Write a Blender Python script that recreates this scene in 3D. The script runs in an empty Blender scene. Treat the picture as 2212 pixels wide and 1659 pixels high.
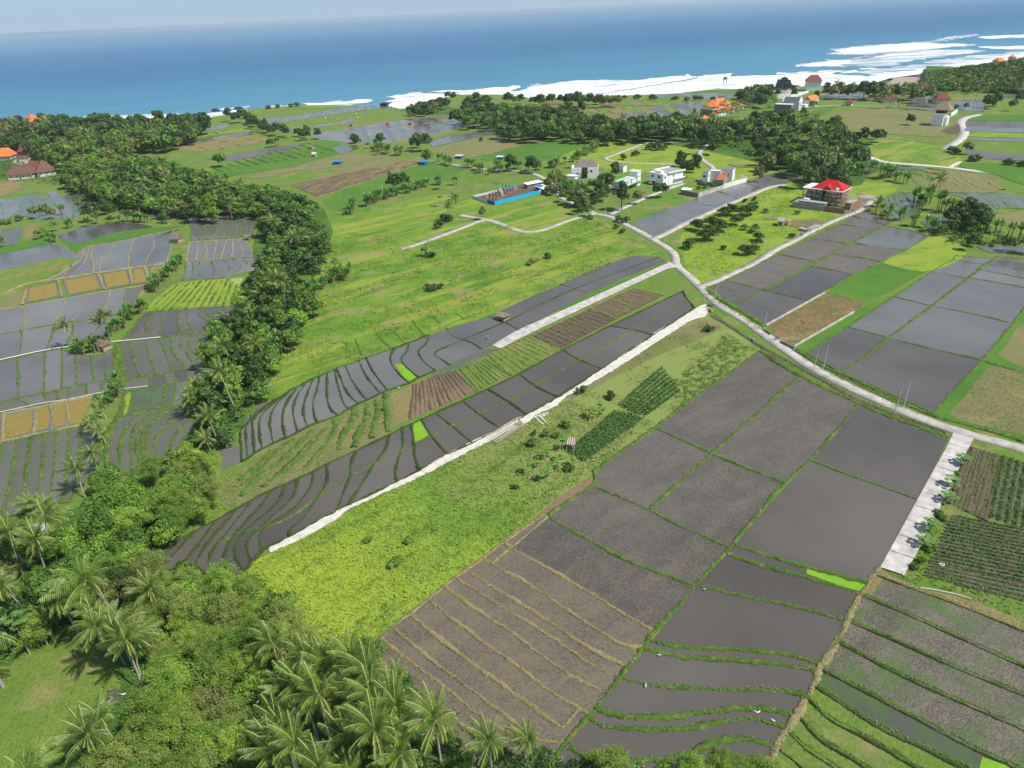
import bpy, math, random
import numpy as np
from mathutils import Vector, Matrix
R = math.radians
SC = bpy.context.scene
COL = SC.collection
rng = np.random.default_rng(7)
random.seed(7)

# ---------------------------------------------------------------- camera
CAM_H = 100.0
PITCH, ROLL, FPX = R(27.83), R(2.66), 1533.0     # FPX: focal length for a 2212 px wide picture
cam_d = bpy.data.cameras.new('camera'); cam = bpy.data.objects.new('camera', cam_d); COL.objects.link(cam)
cam_d.sensor_width = 36; cam_d.lens = FPX/2212*36; cam_d.clip_start = 1; cam_d.clip_end = 200000
_f = Vector((0, math.cos(PITCH), -math.sin(PITCH))); _u = Vector((0, math.sin(PITCH), math.cos(PITCH))); _x = Vector((1, 0, 0))
cx = _x*math.cos(ROLL) - _u*math.sin(ROLL); cy = _x*math.sin(ROLL) + _u*math.cos(ROLL)
cam.matrix_world = Matrix(((cx.x, cy.x, -_f.x, 0), (cx.y, cy.y, -_f.y, 0), (cx.z, cy.z, -_f.z, CAM_H), (0, 0, 0, 1)))
SC.camera = cam

# ---------------------------------------------------------------- light
SUN_EL, SUN_AZ = R(54), R(117)        # azimuth clockwise from +Y (the way the camera looks)
W = bpy.data.worlds.new('World'); SC.world = W; W.use_nodes = True
nt = W.node_tree; bg = nt.nodes['Background']
sky = nt.nodes.new('ShaderNodeTexSky'); sky.sky_type = 'NISHITA'; sky.sun_disc = False
sky.sun_elevation = SUN_EL; sky.sun_rotation = SUN_AZ; sky.altitude = 0; sky.air_density = 1.1; sky.dust_density = 0.3; sky.ozone_density = 2.2
tint = nt.nodes.new('ShaderNodeMix'); tint.data_type = 'RGBA'; tint.blend_type = 'MULTIPLY'; tint.inputs[0].default_value = 1; tint.inputs[7].default_value = (.95, .98, 1.03, 1)
nt.links.new(sky.outputs[0], tint.inputs[6]); tc = nt.nodes.new('ShaderNodeTexCoord'); sp = nt.nodes.new('ShaderNodeSeparateXYZ'); nt.links.new(tc.outputs['Generated'], sp.inputs[0])
hz = nt.nodes.new('ShaderNodeMapRange'); nt.links.new(sp.outputs[2], hz.inputs[0]); hz.inputs[1].default_value = 0.0; hz.inputs[2].default_value = 0.5; hz.inputs[3].default_value = .95; hz.inputs[4].default_value = 0.0
pale = nt.nodes.new('ShaderNodeMix'); pale.data_type = 'RGBA'; nt.links.new(hz.outputs[0], pale.inputs[0]); nt.links.new(tint.outputs[2], pale.inputs[6]); pale.inputs[7].default_value = (3.7, 5.3, 7.2, 1)     # pale maritime haze low in the sky
dv = nt.nodes.new('ShaderNodeVectorMath'); dv.operation = 'DIVIDE'; cb = nt.nodes.new('ShaderNodeCombineXYZ'); za = nt.nodes.new('ShaderNodeMath'); za.operation = 'ADD'; za.inputs[1].default_value = .12
nt.links.new(sp.outputs[2], za.inputs[0])
for i_ in range(3): nt.links.new(za.outputs[0], cb.inputs[i_])
nt.links.new(tc.outputs['Generated'], dv.inputs[0]); nt.links.new(cb.outputs[0], dv.inputs[1])
cn = nt.nodes.new('ShaderNodeTexNoise'); cn.inputs['Scale'].default_value = 1.5; cn.inputs['Detail'].default_value = 6; cn.inputs['Roughness'].default_value = .55; nt.links.new(dv.outputs[0], cn.inputs['Vector'])
cr = nt.nodes.new('ShaderNodeMapRange'); cr.interpolation_type = 'SMOOTHSTEP'; nt.links.new(cn.outputs['Fac'], cr.inputs[0]); cr.inputs[1].default_value = .50; cr.inputs[2].default_value = .68; cr.inputs[4].default_value = .75
ce = nt.nodes.new('ShaderNodeMapRange'); nt.links.new(sp.outputs[2], ce.inputs[0]); ce.inputs[1].default_value = .06; ce.inputs[2].default_value = .2
cf = nt.nodes.new('ShaderNodeMath'); cf.operation = 'MULTIPLY'; nt.links.new(cr.outputs[0], cf.inputs[0]); nt.links.new(ce.outputs[0], cf.inputs[1])
cl = nt.nodes.new('ShaderNodeMix'); cl.data_type = 'RGBA'; nt.links.new(cf.outputs[0], cl.inputs[0]); nt.links.new(pale.outputs[2], cl.inputs[6]); cl.inputs[7].default_value = (9.0, 9.3, 9.8, 1)     # broken high cloud, seen mirrored in the paddies
nt.links.new(cl.outputs[2], bg.inputs[0]); bg.inputs[1].default_value = 0.09
sl = bpy.data.lights.new('sun', 'SUN'); sl.energy = 4.9; sl.angle = R(0.55); sl.color = (1, 0.955, 0.88)
so = bpy.data.objects.new('sun', sl); COL.objects.link(so)
sd = Vector((math.sin(SUN_AZ)*math.cos(SUN_EL), math.cos(SUN_AZ)*math.cos(SUN_EL), math.sin(SUN_EL)))
so.rotation_euler = sd.to_track_quat('Z', 'Y').to_euler(); so.location = (0, 0, 300)
SC.view_settings.view_transform = 'Standard'; SC.view_settings.look = 'None'; SC.view_settings.exposure = 0.2; SC.view_settings.gamma = 1
SC.render.engine = 'CYCLES'
SC.render.resolution_x = 1024; SC.render.resolution_y = 768

# ---------------------------------------------------------------- picture -> ground
FR = {'Z': (0, 0, 1.0), 'S': (0, 0, 2212/4032)}
for i, k in enumerate('ABCDEFGHI'):
    FR[k] = (i % 3*2212/3, i//3*553, 1/3)
for k, (x, y, s) in {'a': (3080, 660, 400), 'b': (2380, 600, 400), 'c': (2160, 580, 320), 'd': (2700, 620, 320), 'e': (2720, 350, 560),
        'f': (3440, 260, 592), 'g': (1820, 660, 360), 'h': (0, 400, 480), 'i': (3420, 1680, 612*2212/2207), 'j': (1860, 1560, 540), 'k': (2660, 1100, 480),
        'l': (3020, 820, 320), 'm': (640, 1440, 400*2212/1659), 'n': (1060, 2500, 800), 'o': (1732, 1102, 2745)}.items():
    q = 2212/4032; FR[k] = (x*q, y*q, s/2212*q)
def pix(s):
    out = []; fr = None
    for t in s.replace(';', ' ').split():
        if t in FR: fr = FR[t]; continue
        u, v = t.split(','); out.append((fr[0]+float(u)*fr[2], fr[1]+float(v)*fr[2]))
    return out
def ray(X, Y):
    xc = (X-1106)/FPX; yc = (829.5-Y)/FPX
    return _f + cx*xc + cy*yc
def gp(X, Y, z=0.0):
    d = ray(X, Y); t = (z-CAM_H)/d.z
    return (d.x*t, d.y*t)
def P(s, z=0.0): return [gp(a, b, z) for a, b in pix(s)]
def P1(s, z=0.0): return P(s, z)[0]
def hgt(base, top):
    """height of an upright thing from the pixel of its foot and the pixel of its top"""
    b = gp(*pix(base)[0]); ty = pix(top)[0]
    lo, hi = 0.0, 60.0
    for _ in range(40):
        m = (lo+hi)/2
        v = Vector((b[0], b[1], m-CAM_H)); zc = v.dot(_f); Y = 829.5 - FPX*v.dot(cy)/zc
        if Y > ty[1]: lo = m
        else: hi = m
    return m

# ---------------------------------------------------------------- object helpers
def tag(o, label=None, cat=None, group=None, kind=None):
    if label: o['label'] = label
    if cat: o['category'] = cat
    if group: o['group'] = group
    if kind: o['kind'] = kind
    return o
def link(name, me, parent=None, mat=None, loc=None, rz=0):
    o = bpy.data.objects.new(name, me); COL.objects.link(o)
    if mat is not None:
        for m in (mat if isinstance(mat, (list, tuple)) else [mat]): me.materials.append(m)
    if parent: o.parent = parent
    if loc is not None: o.location = loc
    if rz: o.rotation_euler = (0, 0, rz)
    return o
def empty(name, loc, rz=0, label=None, cat=None, group=None):
    o = bpy.data.objects.new(name, None); COL.objects.link(o); o.empty_display_size = 0.5
    o.location = (loc[0], loc[1], loc[2] if len(loc) > 2 else 0); o.rotation_euler = (0, 0, rz)
    return tag(o, label, cat, group)
def npmesh(name, V, F, mi=None, smooth=False):
    """V (n,3); F list of arrays (m,k), one per face size"""
    me = bpy.data.meshes.new(name)
    if not isinstance(F, list): F = [F]
    F = [f for f in F if len(f)]
    me.vertices.add(len(V)); me.vertices.foreach_set('co', np.asarray(V, dtype=np.float32).ravel())
    li = np.concatenate([f.ravel() for f in F]).astype(np.int32)
    tot = np.concatenate([np.full(len(f), f.shape[1]) for f in F])
    st = np.concatenate([[0], np.cumsum(tot)[:-1]]).astype(np.int32)
    me.loops.add(len(li)); me.loops.foreach_set('vertex_index', li)
    me.polygons.add(len(tot)); me.polygons.foreach_set('loop_start', st)
    if mi is not None: me.polygons.foreach_set('material_index', np.asarray(mi, dtype=np.int32))
    me.update(calc_edges=True); me.validate()
    if smooth: me.polygons.foreach_set('use_smooth', np.ones(len(tot), dtype=bool))
    return me
class MB:
    def __init__(s): s.v = []; s.f = []
    def add(s, vs, fs):
        n = len(s.v); s.v += [tuple(v) for v in vs]; s.f += [tuple(i+n for i in f) for f in fs]; return s
    def box(s, x0, x1, y0, y1, z0, z1):
        return s.add([(x0, y0, z0), (x1, y0, z0), (x1, y1, z0), (x0, y1, z0), (x0, y0, z1), (x1, y0, z1), (x1, y1, z1), (x0, y1, z1)],
                     [(0, 3, 2, 1), (4, 5, 6, 7), (0, 1, 5, 4), (1, 2, 6, 5), (2, 3, 7, 6), (3, 0, 4, 7)])
    def hip(s, x0, x1, y0, y1, z, h, r=0.35, t=0.18, axis='x'):
        """hipped roof; r = inset of the ridge ends as a share of the length"""
        cxx, cyy = (x0+x1)/2, (y0+y1)/2
        if axis == 'x': a, b = (x0+(x1-x0)*r, cyy), (x1-(x1-x0)*r, cyy)
        else: a, b = (cxx, y0+(y1-y0)*r), (cxx, y1-(y1-y0)*r)
        vs = [(x0, y0, z), (x1, y0, z), (x1, y1, z), (x0, y1, z), (x0, y0, z+t), (x1, y0, z+t), (x1, y1, z+t), (x0, y1, z+t), (a[0], a[1], z+h), (b[0], b[1], z+h)]
        fs = [(0, 3, 2, 1), (0, 1, 5, 4), (1, 2, 6, 5), (2, 3, 7, 6), (3, 0, 4, 7)]
        fs += [(4, 5, 9, 8), (5, 6, 9), (6, 7, 8, 9), (7, 4, 8)] if axis == 'x' else [(4, 5, 8), (5, 6, 9, 8), (6, 7, 9), (7, 4, 8, 9)]
        return s.add(vs, fs)
    def gable(s, x0, x1, y0, y1, z, h, t=0.15, axis='x'):
        cxx, cyy = (x0+x1)/2, (y0+y1)/2
        if axis == 'x': vs = [(x0, y0, z), (x1, y0, z), (x1, y1, z), (x0, y1, z), (x0, cyy, z+h), (x1, cyy, z+h)]; fs = [(0, 1, 5, 4), (2, 3, 4, 5), (1, 2, 5), (3, 0, 4), (0, 3, 2, 1)]
        else: vs = [(x0, y0, z), (x1, y0, z), (x1, y1, z), (x0, y1, z), (cxx, y0, z+h), (cxx, y1, z+h)]; fs = [(1, 2, 5, 4), (3, 0, 4, 5), (0, 1, 4), (2, 3, 5), (0, 3, 2, 1)]
        return s.add(vs, fs)
    def slab(s, pts, t):
        """a sloping flat sheet through four 3-D points, thickness t downwards"""
        vs = [tuple(p) for p in pts]+[(p[0], p[1], p[2]-t) for p in pts]; n = len(pts)
        return s.add(vs, [tuple(range(n)), tuple(range(2*n-1, n-1, -1))]+[(i, i+n, (i+1) % n+n, (i+1) % n) for i in range(n)])
    def tube(s, pts, rad, n=6):
        pts = [Vector(p) for p in pts]; rad = rad if isinstance(rad, (list, tuple)) else [rad]*len(pts); vs = []; fs = []
        for i, p in enumerate(pts):
            d = (pts[min(i+1, len(pts)-1)]-pts[max(i-1, 0)]).normalized()
            a = d.orthogonal().normalized() if abs(d.z) < .95 else Vector((1, 0, 0)); a = (a-d*a.dot(d)).normalized(); b = d.cross(a)
            for k in range(n):
                t = 2*math.pi*k/n; vs.append(p+(a*math.cos(t)+b*math.sin(t))*rad[i])
        for i in range(len(pts)-1):
            for k in range(n): fs.append((i*n+k, i*n+(k+1) % n, (i+1)*n+(k+1) % n, (i+1)*n+k))
        fs.append(tuple(range(n-1, -1, -1))); fs.append(tuple(range((len(pts)-1)*n, len(pts)*n)))
        return s.add(vs, fs)
    def ball(s, c, r, n=8, m=5):
        r = r if isinstance(r, (tuple, list)) else (r, r, r)
        vs = [(c[0], c[1], c[2]-r[2])]; fs = []
        for j in range(1, m):
            a = -math.pi/2+math.pi*j/m
            for k in range(n): t = 2*math.pi*k/n; vs.append((c[0]+r[0]*math.cos(a)*math.cos(t), c[1]+r[1]*math.cos(a)*math.sin(t), c[2]+r[2]*math.sin(a)))
        vs.append((c[0], c[1], c[2]+r[2])); L = len(vs)-1
        for k in range(n):
            fs.append((0, 1+(k+1) % n, 1+k)); fs.append((L, L-n+k, L-n+(k+1) % n))
            for j in range(m-2): q = 1+j*n; fs.append((q+k, q+(k+1) % n, q+n+(k+1) % n, q+n+k))
        return s.add(vs, fs)
    def build(s, name, mat, parent=None, smooth=False):
        me = bpy.data.meshes.new(name); me.from_pydata(s.v, [], s.f); me.update()
        if smooth: me.polygons.foreach_set('use_smooth', [True]*len(me.polygons))
        return link(name, me, parent, mat)

# ---------------------------------------------------------------- materials
class NT:
    def __init__(s, name):
        s.m = bpy.data.materials.new(name); s.m.use_nodes = True; s.t = s.m.node_tree; s.b = s.t.nodes['Principled BSDF']; s.out = s.t.nodes['Material Output']
        s.pos = s.n('ShaderNodeNewGeometry').outputs['Position']
    def n(s, ty, **k):
        o = s.t.nodes.new(ty)
        for a, b in k.items(): setattr(o, a, b)
        return o
    def put(s, sock, v):
        if hasattr(v, 'is_linked') or isinstance(v, bpy.types.NodeSocket): s.t.links.new(v, sock)
        else:
            if isinstance(v, tuple) and len(v) == 3 and sock.type == 'RGBA': v = v+(1,)
            sock.default_value = v
    def noise(s, scale, detail=4, rough=.55, vec=None, stretch=None, rot=0):
        o = s.n('ShaderNodeTexNoise'); o.inputs['Scale'].default_value = scale; o.inputs['Detail'].default_value = detail; o.inputs['Roughness'].default_value = rough
        v = vec or s.pos
        if stretch:
            r0 = s.n('ShaderNodeMapping'); r0.inputs['Rotation'].default_value = (0, 0, -rot); s.put(r0.inputs[0], v)
            m = s.n('ShaderNodeMapping'); m.inputs['Scale'].default_value = stretch; s.put(m.inputs[0], r0.outputs[0]); v = m.outputs[0]
        s.put(o.inputs['Vector'], v); return o.outputs['Fac']
    def ramp(s, f, stops, mode='LINEAR'):
        o = s.n('ShaderNodeValToRGB'); e = o.color_ramp.elements; o.color_ramp.interpolation = mode
        while len(e) < len(stops): e.new(.5)
        for i, (p, c) in enumerate(stops):
            e[i].position = p; e[i].color = (c if isinstance(c, tuple) else (c, c, c))+(1,)
        s.put(o.inputs[0], f); return o.outputs[0]
    def mix(s, f, a, b, mode='MIX'):
        o = s.n('ShaderNodeMix', data_type='RGBA', blend_type=mode); s.put(o.inputs[0], f); s.put(o.inputs[6], a); s.put(o.inputs[7], b); return o.outputs[2]
    def math(s, op, a, b=0.0, c=0.0):
        o = s.n('ShaderNodeMath', operation=op); s.put(o.inputs[0], a); s.put(o.inputs[1], b); s.put(o.inputs[2], c); return o.outputs[0]
    def rand(s): return s.n('ShaderNodeObjectInfo').outputs['Random']
    def bump(s, h, strength=.5, dist=.1):
        o = s.n('ShaderNodeBump'); o.inputs['Strength'].default_value = strength; o.inputs['Distance'].default_value = dist; s.put(o.inputs['Height'], h); s.put(s.b.inputs['Normal'], o.outputs[0])
    def fin(s, col, rough=.9, spec=.2):
        s.put(s.b.inputs['Base Color'], col); s.put(s.b.inputs['Roughness'], rough); s.put(s.b.inputs['Specular IOR Level'], spec); return s.m
def hsvj(n, col, h=.0, v=.3):
    """per-object brightness change"""
    r = n.rand(); f = n.math('MULTIPLY_ADD', r, v, 1-v/2)
    o = n.n('ShaderNodeVectorMath', operation='SCALE'); n.put(o.inputs[0], col); n.put(o.inputs['Scale'], f); return o.outputs[0]
def m_meadow(name, cols, big=.035, fine=1.3, bump=1.0, tan=.0, band=0.0, rot=0.0, bcol=(.27, .30, .05)):
    n = NT(name); a = n.noise(big, 5, .6); b = n.noise(fine, 5, .7); c = n.noise(big*5, 4, .6)
    k = len(cols); base = n.ramp(n.math('MULTIPLY_ADD', c, .45, n.math('MULTIPLY', a, .6)), [(.36+.3*i/(k-1), cols[i]) for i in range(k)])
    base = n.mix(n.ramp(b, [(.35, 0.), (.65, .55)]), base, n.mix(1.0, base, (.42, .5, .4), 'MULTIPLY'))
    if band: base = n.mix(n.ramp(n.noise(.09, 5, .6, stretch=(.16, 1, 1), rot=rot), [(.56-.06*band, 0.), (.64-.05*band, .75)]), base, bcol); base = n.mix(n.ramp(n.noise(.13, 5, .6, stretch=(.2, 1, 1), rot=rot), [(.57, 0.), (.66, .7*band)]), base, (.06, .14, .025))
    if tan: base = n.mix(n.ramp(n.noise(big*2.3, 5, .65), [(.60-tan, 0.), (.72-tan, .8)]), base, (.27, .22, .10))
    n.bump(b, bump, .4); return n.fin(base, .95, .1)
def m_water(name, mud, clod=0.0, green=0.0, rot=0.0, rough=.12, straw=(.24, .205, .14), rows=None):
    n = NT(name); big = n.noise(.03, 4); med = n.noise(.25, 5, .6); fine = n.noise(5.5, 5, .75, stretch=(1.0, .30, 1), rot=rot)
    col = n.mix(n.ramp(big, [(.35, 0.), (.65, 1.)]), mud, tuple(c*.72 for c in mud))
    col = hsvj(n, col, v=.28)
    streak = n.noise(.22, 4, .55, stretch=(1, .18, 1), rot=rot)
    rg = n.math('MULTIPLY_ADD', n.ramp(streak, [(.3, 0.), (.75, 1.)]), .16, rough)
    if clod:
        msk = n.ramp(n.math('ADD', n.math('MULTIPLY', fine, .72), n.math('MULTIPLY', n.math('ADD', n.math('MULTIPLY', med, .5), n.math('MULTIPLY', streak, .5)), .28)), [(.53-.10*clod, 0.), (.64-.06*clod, 1.)])
        col = n.mix(n.math('MULTIPLY', msk, min(1, .30+.42*clod)), col, straw)
        rg = n.math('MULTIPLY_ADD', msk, .5, rg); n.bump(fine, .25+.5*clod, .14)
    if green: col = n.mix(n.ramp(n.noise(.12, 6, .7), [(.55-green*.3, 0.), (.70-green*.2, .9)]), col, (.07, .13, .03))
    n.b.inputs['IOR'].default_value = 1.36
    return n.fin(col, rg, .5)
def m_plain(name, col, rough=.8, spec=.3, var=.25, scale=1.2, bump=.15, metal=0, emis=0):
    n = NT(name); a = n.noise(scale, 5, .65)
    c = n.mix(n.ramp(a, [(.3, 0.), (.7, 1.)]), tuple(x*(1-var) for x in col), tuple(min(1, x*(1+var*.5)) for x in col))
    if bump: n.bump(a, bump, .05)
    n.b.inputs['Metallic'].default_value = metal
    return n.fin(c, rough, spec)
def m_leaf(name, c1, c2, var=.45, trans=.25, rough=.55, scale=.35):
    n = NT(name); gi = n.n('ShaderNodeNewGeometry').outputs['Random Per Island']; a = n.math('MULTIPLY_ADD', n.math('SUBTRACT', gi, .5), .22, n.noise(scale, 4, .6)); col = n.mix(n.ramp(a, [(.36, 0.), (.64, 1.)]), c1, c2); col = hsvj(n, col, v=var)
    tr = n.n('ShaderNodeBsdfTranslucent'); n.put(tr.inputs[0], n.mix(1.0, col, (1.0, 1.15, .45), 'MULTIPLY'))
    mx = n.n('ShaderNodeMixShader'); mx.inputs[0].default_value = trans; n.t.links.new(n.b.outputs[0], mx.inputs[1]); n.t.links.new(tr.outputs[0], mx.inputs[2]); n.t.links.new(mx.outputs[0], n.out.inputs[0])
    return n.fin(col, rough, .3)
M = {}
YG, LG, MG, DG = (.22, .34, .028), (.13, .25, .03), (.075, .165, .028), (.035, .085, .018)
M['ground'] = m_meadow('grass_ground', [MG, LG, (.17, .235, .055), (.13, .19, .045)], tan=.05)
M['meadow'] = m_meadow('bright_meadow', [MG, (.12, .24, .03), (.17, .29, .035), (.20, .30, .04)], big=.03, band=1.0, rot=R(38), tan=.075)
M['lime'] = m_meadow('lime_weeds', [(.14, .25, .03), (.19, .30, .035), (.26, .36, .04), (.25, .35, .035)], big=.05, band=.5, rot=R(15), tan=.03)
M['olive'] = m_meadow('olive_grass', [(.11, .20, .03), (.16, .24, .045), (.21, .26, .06)], tan=.04)
M['stubble'] = m_meadow('stubble', [(.16, .20, .05), (.22, .22, .09), (.25, .22, .10)], fine=2.2, tan=.05)
M['tan'] = m_meadow('dry_grass', [(.22, .20, .07), (.28, .23, .10), (.20, .17, .08)], fine=1.6)
M['rice'] = m_meadow('young_rice', [(.07, .17, .03), (.09, .20, .03), (.12, .225, .035)], big=.02, fine=2.5, bump=.4)
M['neon'] = m_meadow('rice_seedlings', [(.16, .34, .02), (.21, .41, .03), (.18, .38, .02)], fine=3, bump=.3)
M['ochre'] = m_meadow('ochre_stubble', [(.24, .19, .05), (.34, .24, .07), (.24, .24, .06)], big=.2, fine=2.)
M['dirt'] = m_meadow('bare_soil', [(.20, .135, .085), (.26, .18, .115), (.17, .12, .08)], fine=1.8, bump=.8)
M['brown'] = m_meadow('dug_soil', [(.13, .095, .07), (.17, .125, .09)], fine=2., bump=1.)
M['burnt'] = m_meadow('cleared_lot', [(.12, .075, .045), (.30, .19, .10), (.15, .15, .05), (.30, .22, .13)], big=.1, fine=1.2, bump=1.4, band=.6, bcol=(.33, .24, .14))
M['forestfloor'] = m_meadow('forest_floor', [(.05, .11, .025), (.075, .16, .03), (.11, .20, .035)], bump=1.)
M['mud'] = m_water('wet_mud', (.108, .097, .084), 0)
M['mudb'] = m_water('wet_mud_pale', (.155, .150, .140), 0, rough=.16)
M['clod'] = m_water('ploughed_wet_mud', (.102, .090, .076), .5, rot=R(-58))
M['clod2'] = m_water('ploughed_mud_rough', (.105, .089, .070), 1.0, rot=R(-58), straw=(.21, .175, .11))
M['clodg'] = m_water('weedy_ploughed_mud', (.095, .084, .068), .8, green=.25, rot=R(-58))
M['clodr'] = m_water('ploughed_mud_brown', (.115, .100, .082), .7, rot=R(40), straw=(.22, .18, .12))
M['paddyg'] = m_water('sprouting_paddy', (.10, .11, .08), 0, green=.4)
M['paddyr'] = m_water('planted_paddy', (.125, .118, .092), .4, green=.1, rot=R(5), straw=(.13, .15, .08))
M['bund'] = m_meadow('grassy_bund', [(.06, .115, .025), (.09, .17, .03), (.14, .225, .045)], big=.25, fine=2.4, bump=1., tan=.06)
M['bundt'] = m_meadow('dry_bund', [(.30, .24, .12), (.38, .30, .16), (.25, .24, .09)], big=.12, fine=2.4, bump=1.)
M['bundd'] = m_meadow('muddy_bund', [(.045, .06, .025), (.06, .085, .025), (.075, .11, .03)], big=.1, fine=2.4, bump=1.)
M['road'] = m_plain('worn_concrete_road', (.44, .41, .365), var=.38, scale=.3, bump=.1)
M['pad'] = m_plain('pale_concrete', (.50, .465, .43), var=.42, scale=.35, bump=.1)
M['chalk'] = m_plain('crushed_limestone', (.60, .56, .49), var=.3, scale=.6, bump=.4)
M['sand'] = m_plain('beach_sand', (.36, .29, .22), var=.15, scale=.1)
# ---------------------------------------------------------------- ground sheets
def smooth(pts, step=2.0, closed=False):
    """Catmull-Rom through ground points"""
    p = [np.array(q, float) for q in pts]
    if len(p) < 3: 
        n = max(2, int(np.linalg.norm(p[1]-p[0])/step)+1); return [p[0]+(p[1]-p[0])*i/(n-1) for i in range(n)]
    e = [2*p[0]-p[1]]+p+[2*p[-1]-p[-2]]; out = []
    for i in range(1, len(e)-2):
        a, b, c, d = e[i-1:i+3]; n = max(1, int(np.linalg.norm(c-b)/step)+1)
        for k in range(n):
            t = k/n; out.append(.5*((2*b)+(-a+c)*t+(2*a-5*b+4*c-d)*t*t+(-a+3*b-3*c+d)*t**3))
    out.append(p[-1]); return out
def resample(pts, n):
    p = np.array(pts, float); s = np.concatenate([[0], np.cumsum(np.linalg.norm(np.diff(p, axis=0), axis=1))])
    t = np.linspace(0, s[-1], n); return np.stack([np.interp(t, s, p[:, 0]), np.interp(t, s, p[:, 1])], 1)
NSH = [0]
def sheet(name, pts, z, mat, kind='structure', label=None, cat=None):
    if z >= 0: NSH[0] += 1; z += NSH[0]*.0004
    me = bpy.data.meshes.new(name); me.from_pydata([(a, b, z) for a, b in pts], [], [tuple(range(len(pts)))]); me.update()
    if me.polygons[0].normal.z < 0: me.flip_normals()
    return tag(link(name, me, None, mat), label, cat, None, kind)
def area(name, s, z, mat, sm=False):
    p = P(s)
    if sm: p = smooth(p+[p[0]], 3)[:-1]
    return sheet(name, p, z, M[mat])
def ribbon(name, pts, w, z, mat, thick=0.12, step=3):
    p = np.array(smooth(pts, step)); d = np.gradient(p, axis=0); d /= np.linalg.norm(d, axis=1)[:, None]+1e-9; nrm = np.stack([-d[:, 1], d[:, 0]], 1)
    wv = np.full(len(p), w/2)*(1+rng.normal(0, .05, len(p))); L = p+nrm*wv[:, None]; Rr = p-nrm*wv[:, None]; n = len(p)
    V = np.concatenate([np.c_[L, np.full(n, z)], np.c_[Rr, np.full(n, z)], np.c_[L, np.full(n, z-thick)], np.c_[Rr, np.full(n, z-thick)]])
    i = np.arange(n-1); F = np.concatenate([np.stack([i+n, i+n+1, i+1, i], 1), np.stack([i, i+1, i+1+2*n, i+2*n], 1), np.stack([i+3*n, i+3*n+1, i+1+n, i+n], 1)])
    return tag(link(name, npmesh(name, V, F), None, M[mat]), kind='structure')
FUZZ = []       # grass points along the nearer bunds: (x, y, z, dry?)
def bundmesh(lines, w, h, jit=.18):
    Vs = []; Fs = []; n0 = 0
    for ln in lines:
        p = np.array(ln); dist = max(60, float(np.linalg.norm(p.mean(0)))); st = max(.8, dist/260)
        L = np.linalg.norm(np.diff(p, axis=0), axis=1).sum(); n = max(2, int(L/st)); p = resample(p, n)
        d = np.gradient(p, axis=0); d /= np.linalg.norm(d, axis=1)[:, None]+1e-9; nr = np.stack([-d[:, 1], d[:, 0]], 1)
        p = p+nr*rng.normal(0, w*.10, n)[:, None]
        prof = [(-.5, -.3), (-.42, .55), (-.2, 1), (.2, 1), (.42, .55), (.5, -.3)]
        kk = max(3, int(6/st)); sl_ = np.convolve(np.pad(rng.normal(0, 1, n), kk, mode='edge'), np.ones(kk)/kk, 'same')[kk:-kk]; sl_ = np.clip(1+sl_*.8, .55, 1.5)
        for a, b in prof:
            j = sl_*(1+rng.normal(0, jit, n)); hh = (h*b*sl_*(1+rng.normal(0, jit*.8, n))) if b > 0 else np.full(n, h*b)
            Vs.append(np.c_[p+nr*(a*w*j)[:, None], hh])
        i = np.arange(n-1)
        for k in range(5): Fs.append(np.stack([n0+k*n+i, n0+k*n+i+1, n0+(k+1)*n+i+1, n0+(k+1)*n+i], 1)[:, ::-1])
        n0 += 6*n
    return np.concatenate(Vs), np.concatenate(Fs)
def bunds(lines, w=.8, h=.35, mat='bund', name='field_bund'):
    w *= .82; h *= .8
    lines = [l for l in lines if len(l) > 1]
    if not lines: return
    V, F = bundmesh(lines, w, h)
    tag(link(name, npmesh(name, V, F), None, M[mat]), kind='structure')
    for l in lines:
        p = np.array(l); dd = np.linalg.norm(p.mean(0))
        if dd < 330:
            L = np.linalg.norm(np.diff(p, axis=0), axis=1).sum(); n = int(L*(5 if dd < 200 else 2.5)*(w/.8)); q = resample(p, max(2, n))
            q = q+rng.normal(0, w*.25, q.shape); FUZZ.append((q, h*.8, mat))
def bline(s, w=.8, h=.35, mat='bund'): bunds([smooth(P(s), 2)], w, h, mat)
def strips(keys, counts, fields, bund='bund', w=.8, h=.35, z=.03, ends=True, skip_first=False, skip_last=False):
    """paddies between digitised curves. keys: list of strings; counts: how many paddies between two keys (1 = no extra bund between)
    fields: material key or list cycled"""
    ks = [resample(smooth(P(k), 2), 24) for k in keys]; cur = []
    if isinstance(counts, int): counts = [counts]*(len(keys)-1)
    for i, c in enumerate(counts):
        for j in range(c):
            t = j/c; cur.append(ks[i]*(1-t)+ks[i+1]*t)
    cur.append(ks[-1])
    if isinstance(fields, str): fields = [fields]
    for i in range(len(cur)-1):
        mt = fields[i % len(fields)]
        if mt: sheet('paddy_field', [tuple(q) for q in cur[i]]+[tuple(q) for q in cur[i+1][::-1]], z+.006*(i % 2), M[mt])
    if bund:
        ls = cur[(1 if skip_first else 0):(len(cur)-(1 if skip_last else 0))]
        ls = [np.array(l) for l in ls]
        if ends: ls += [np.array([c[0] for c in cur]), np.array([c[-1] for c in cur])]
        bunds(ls, w, h, bund)
    return cur

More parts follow.
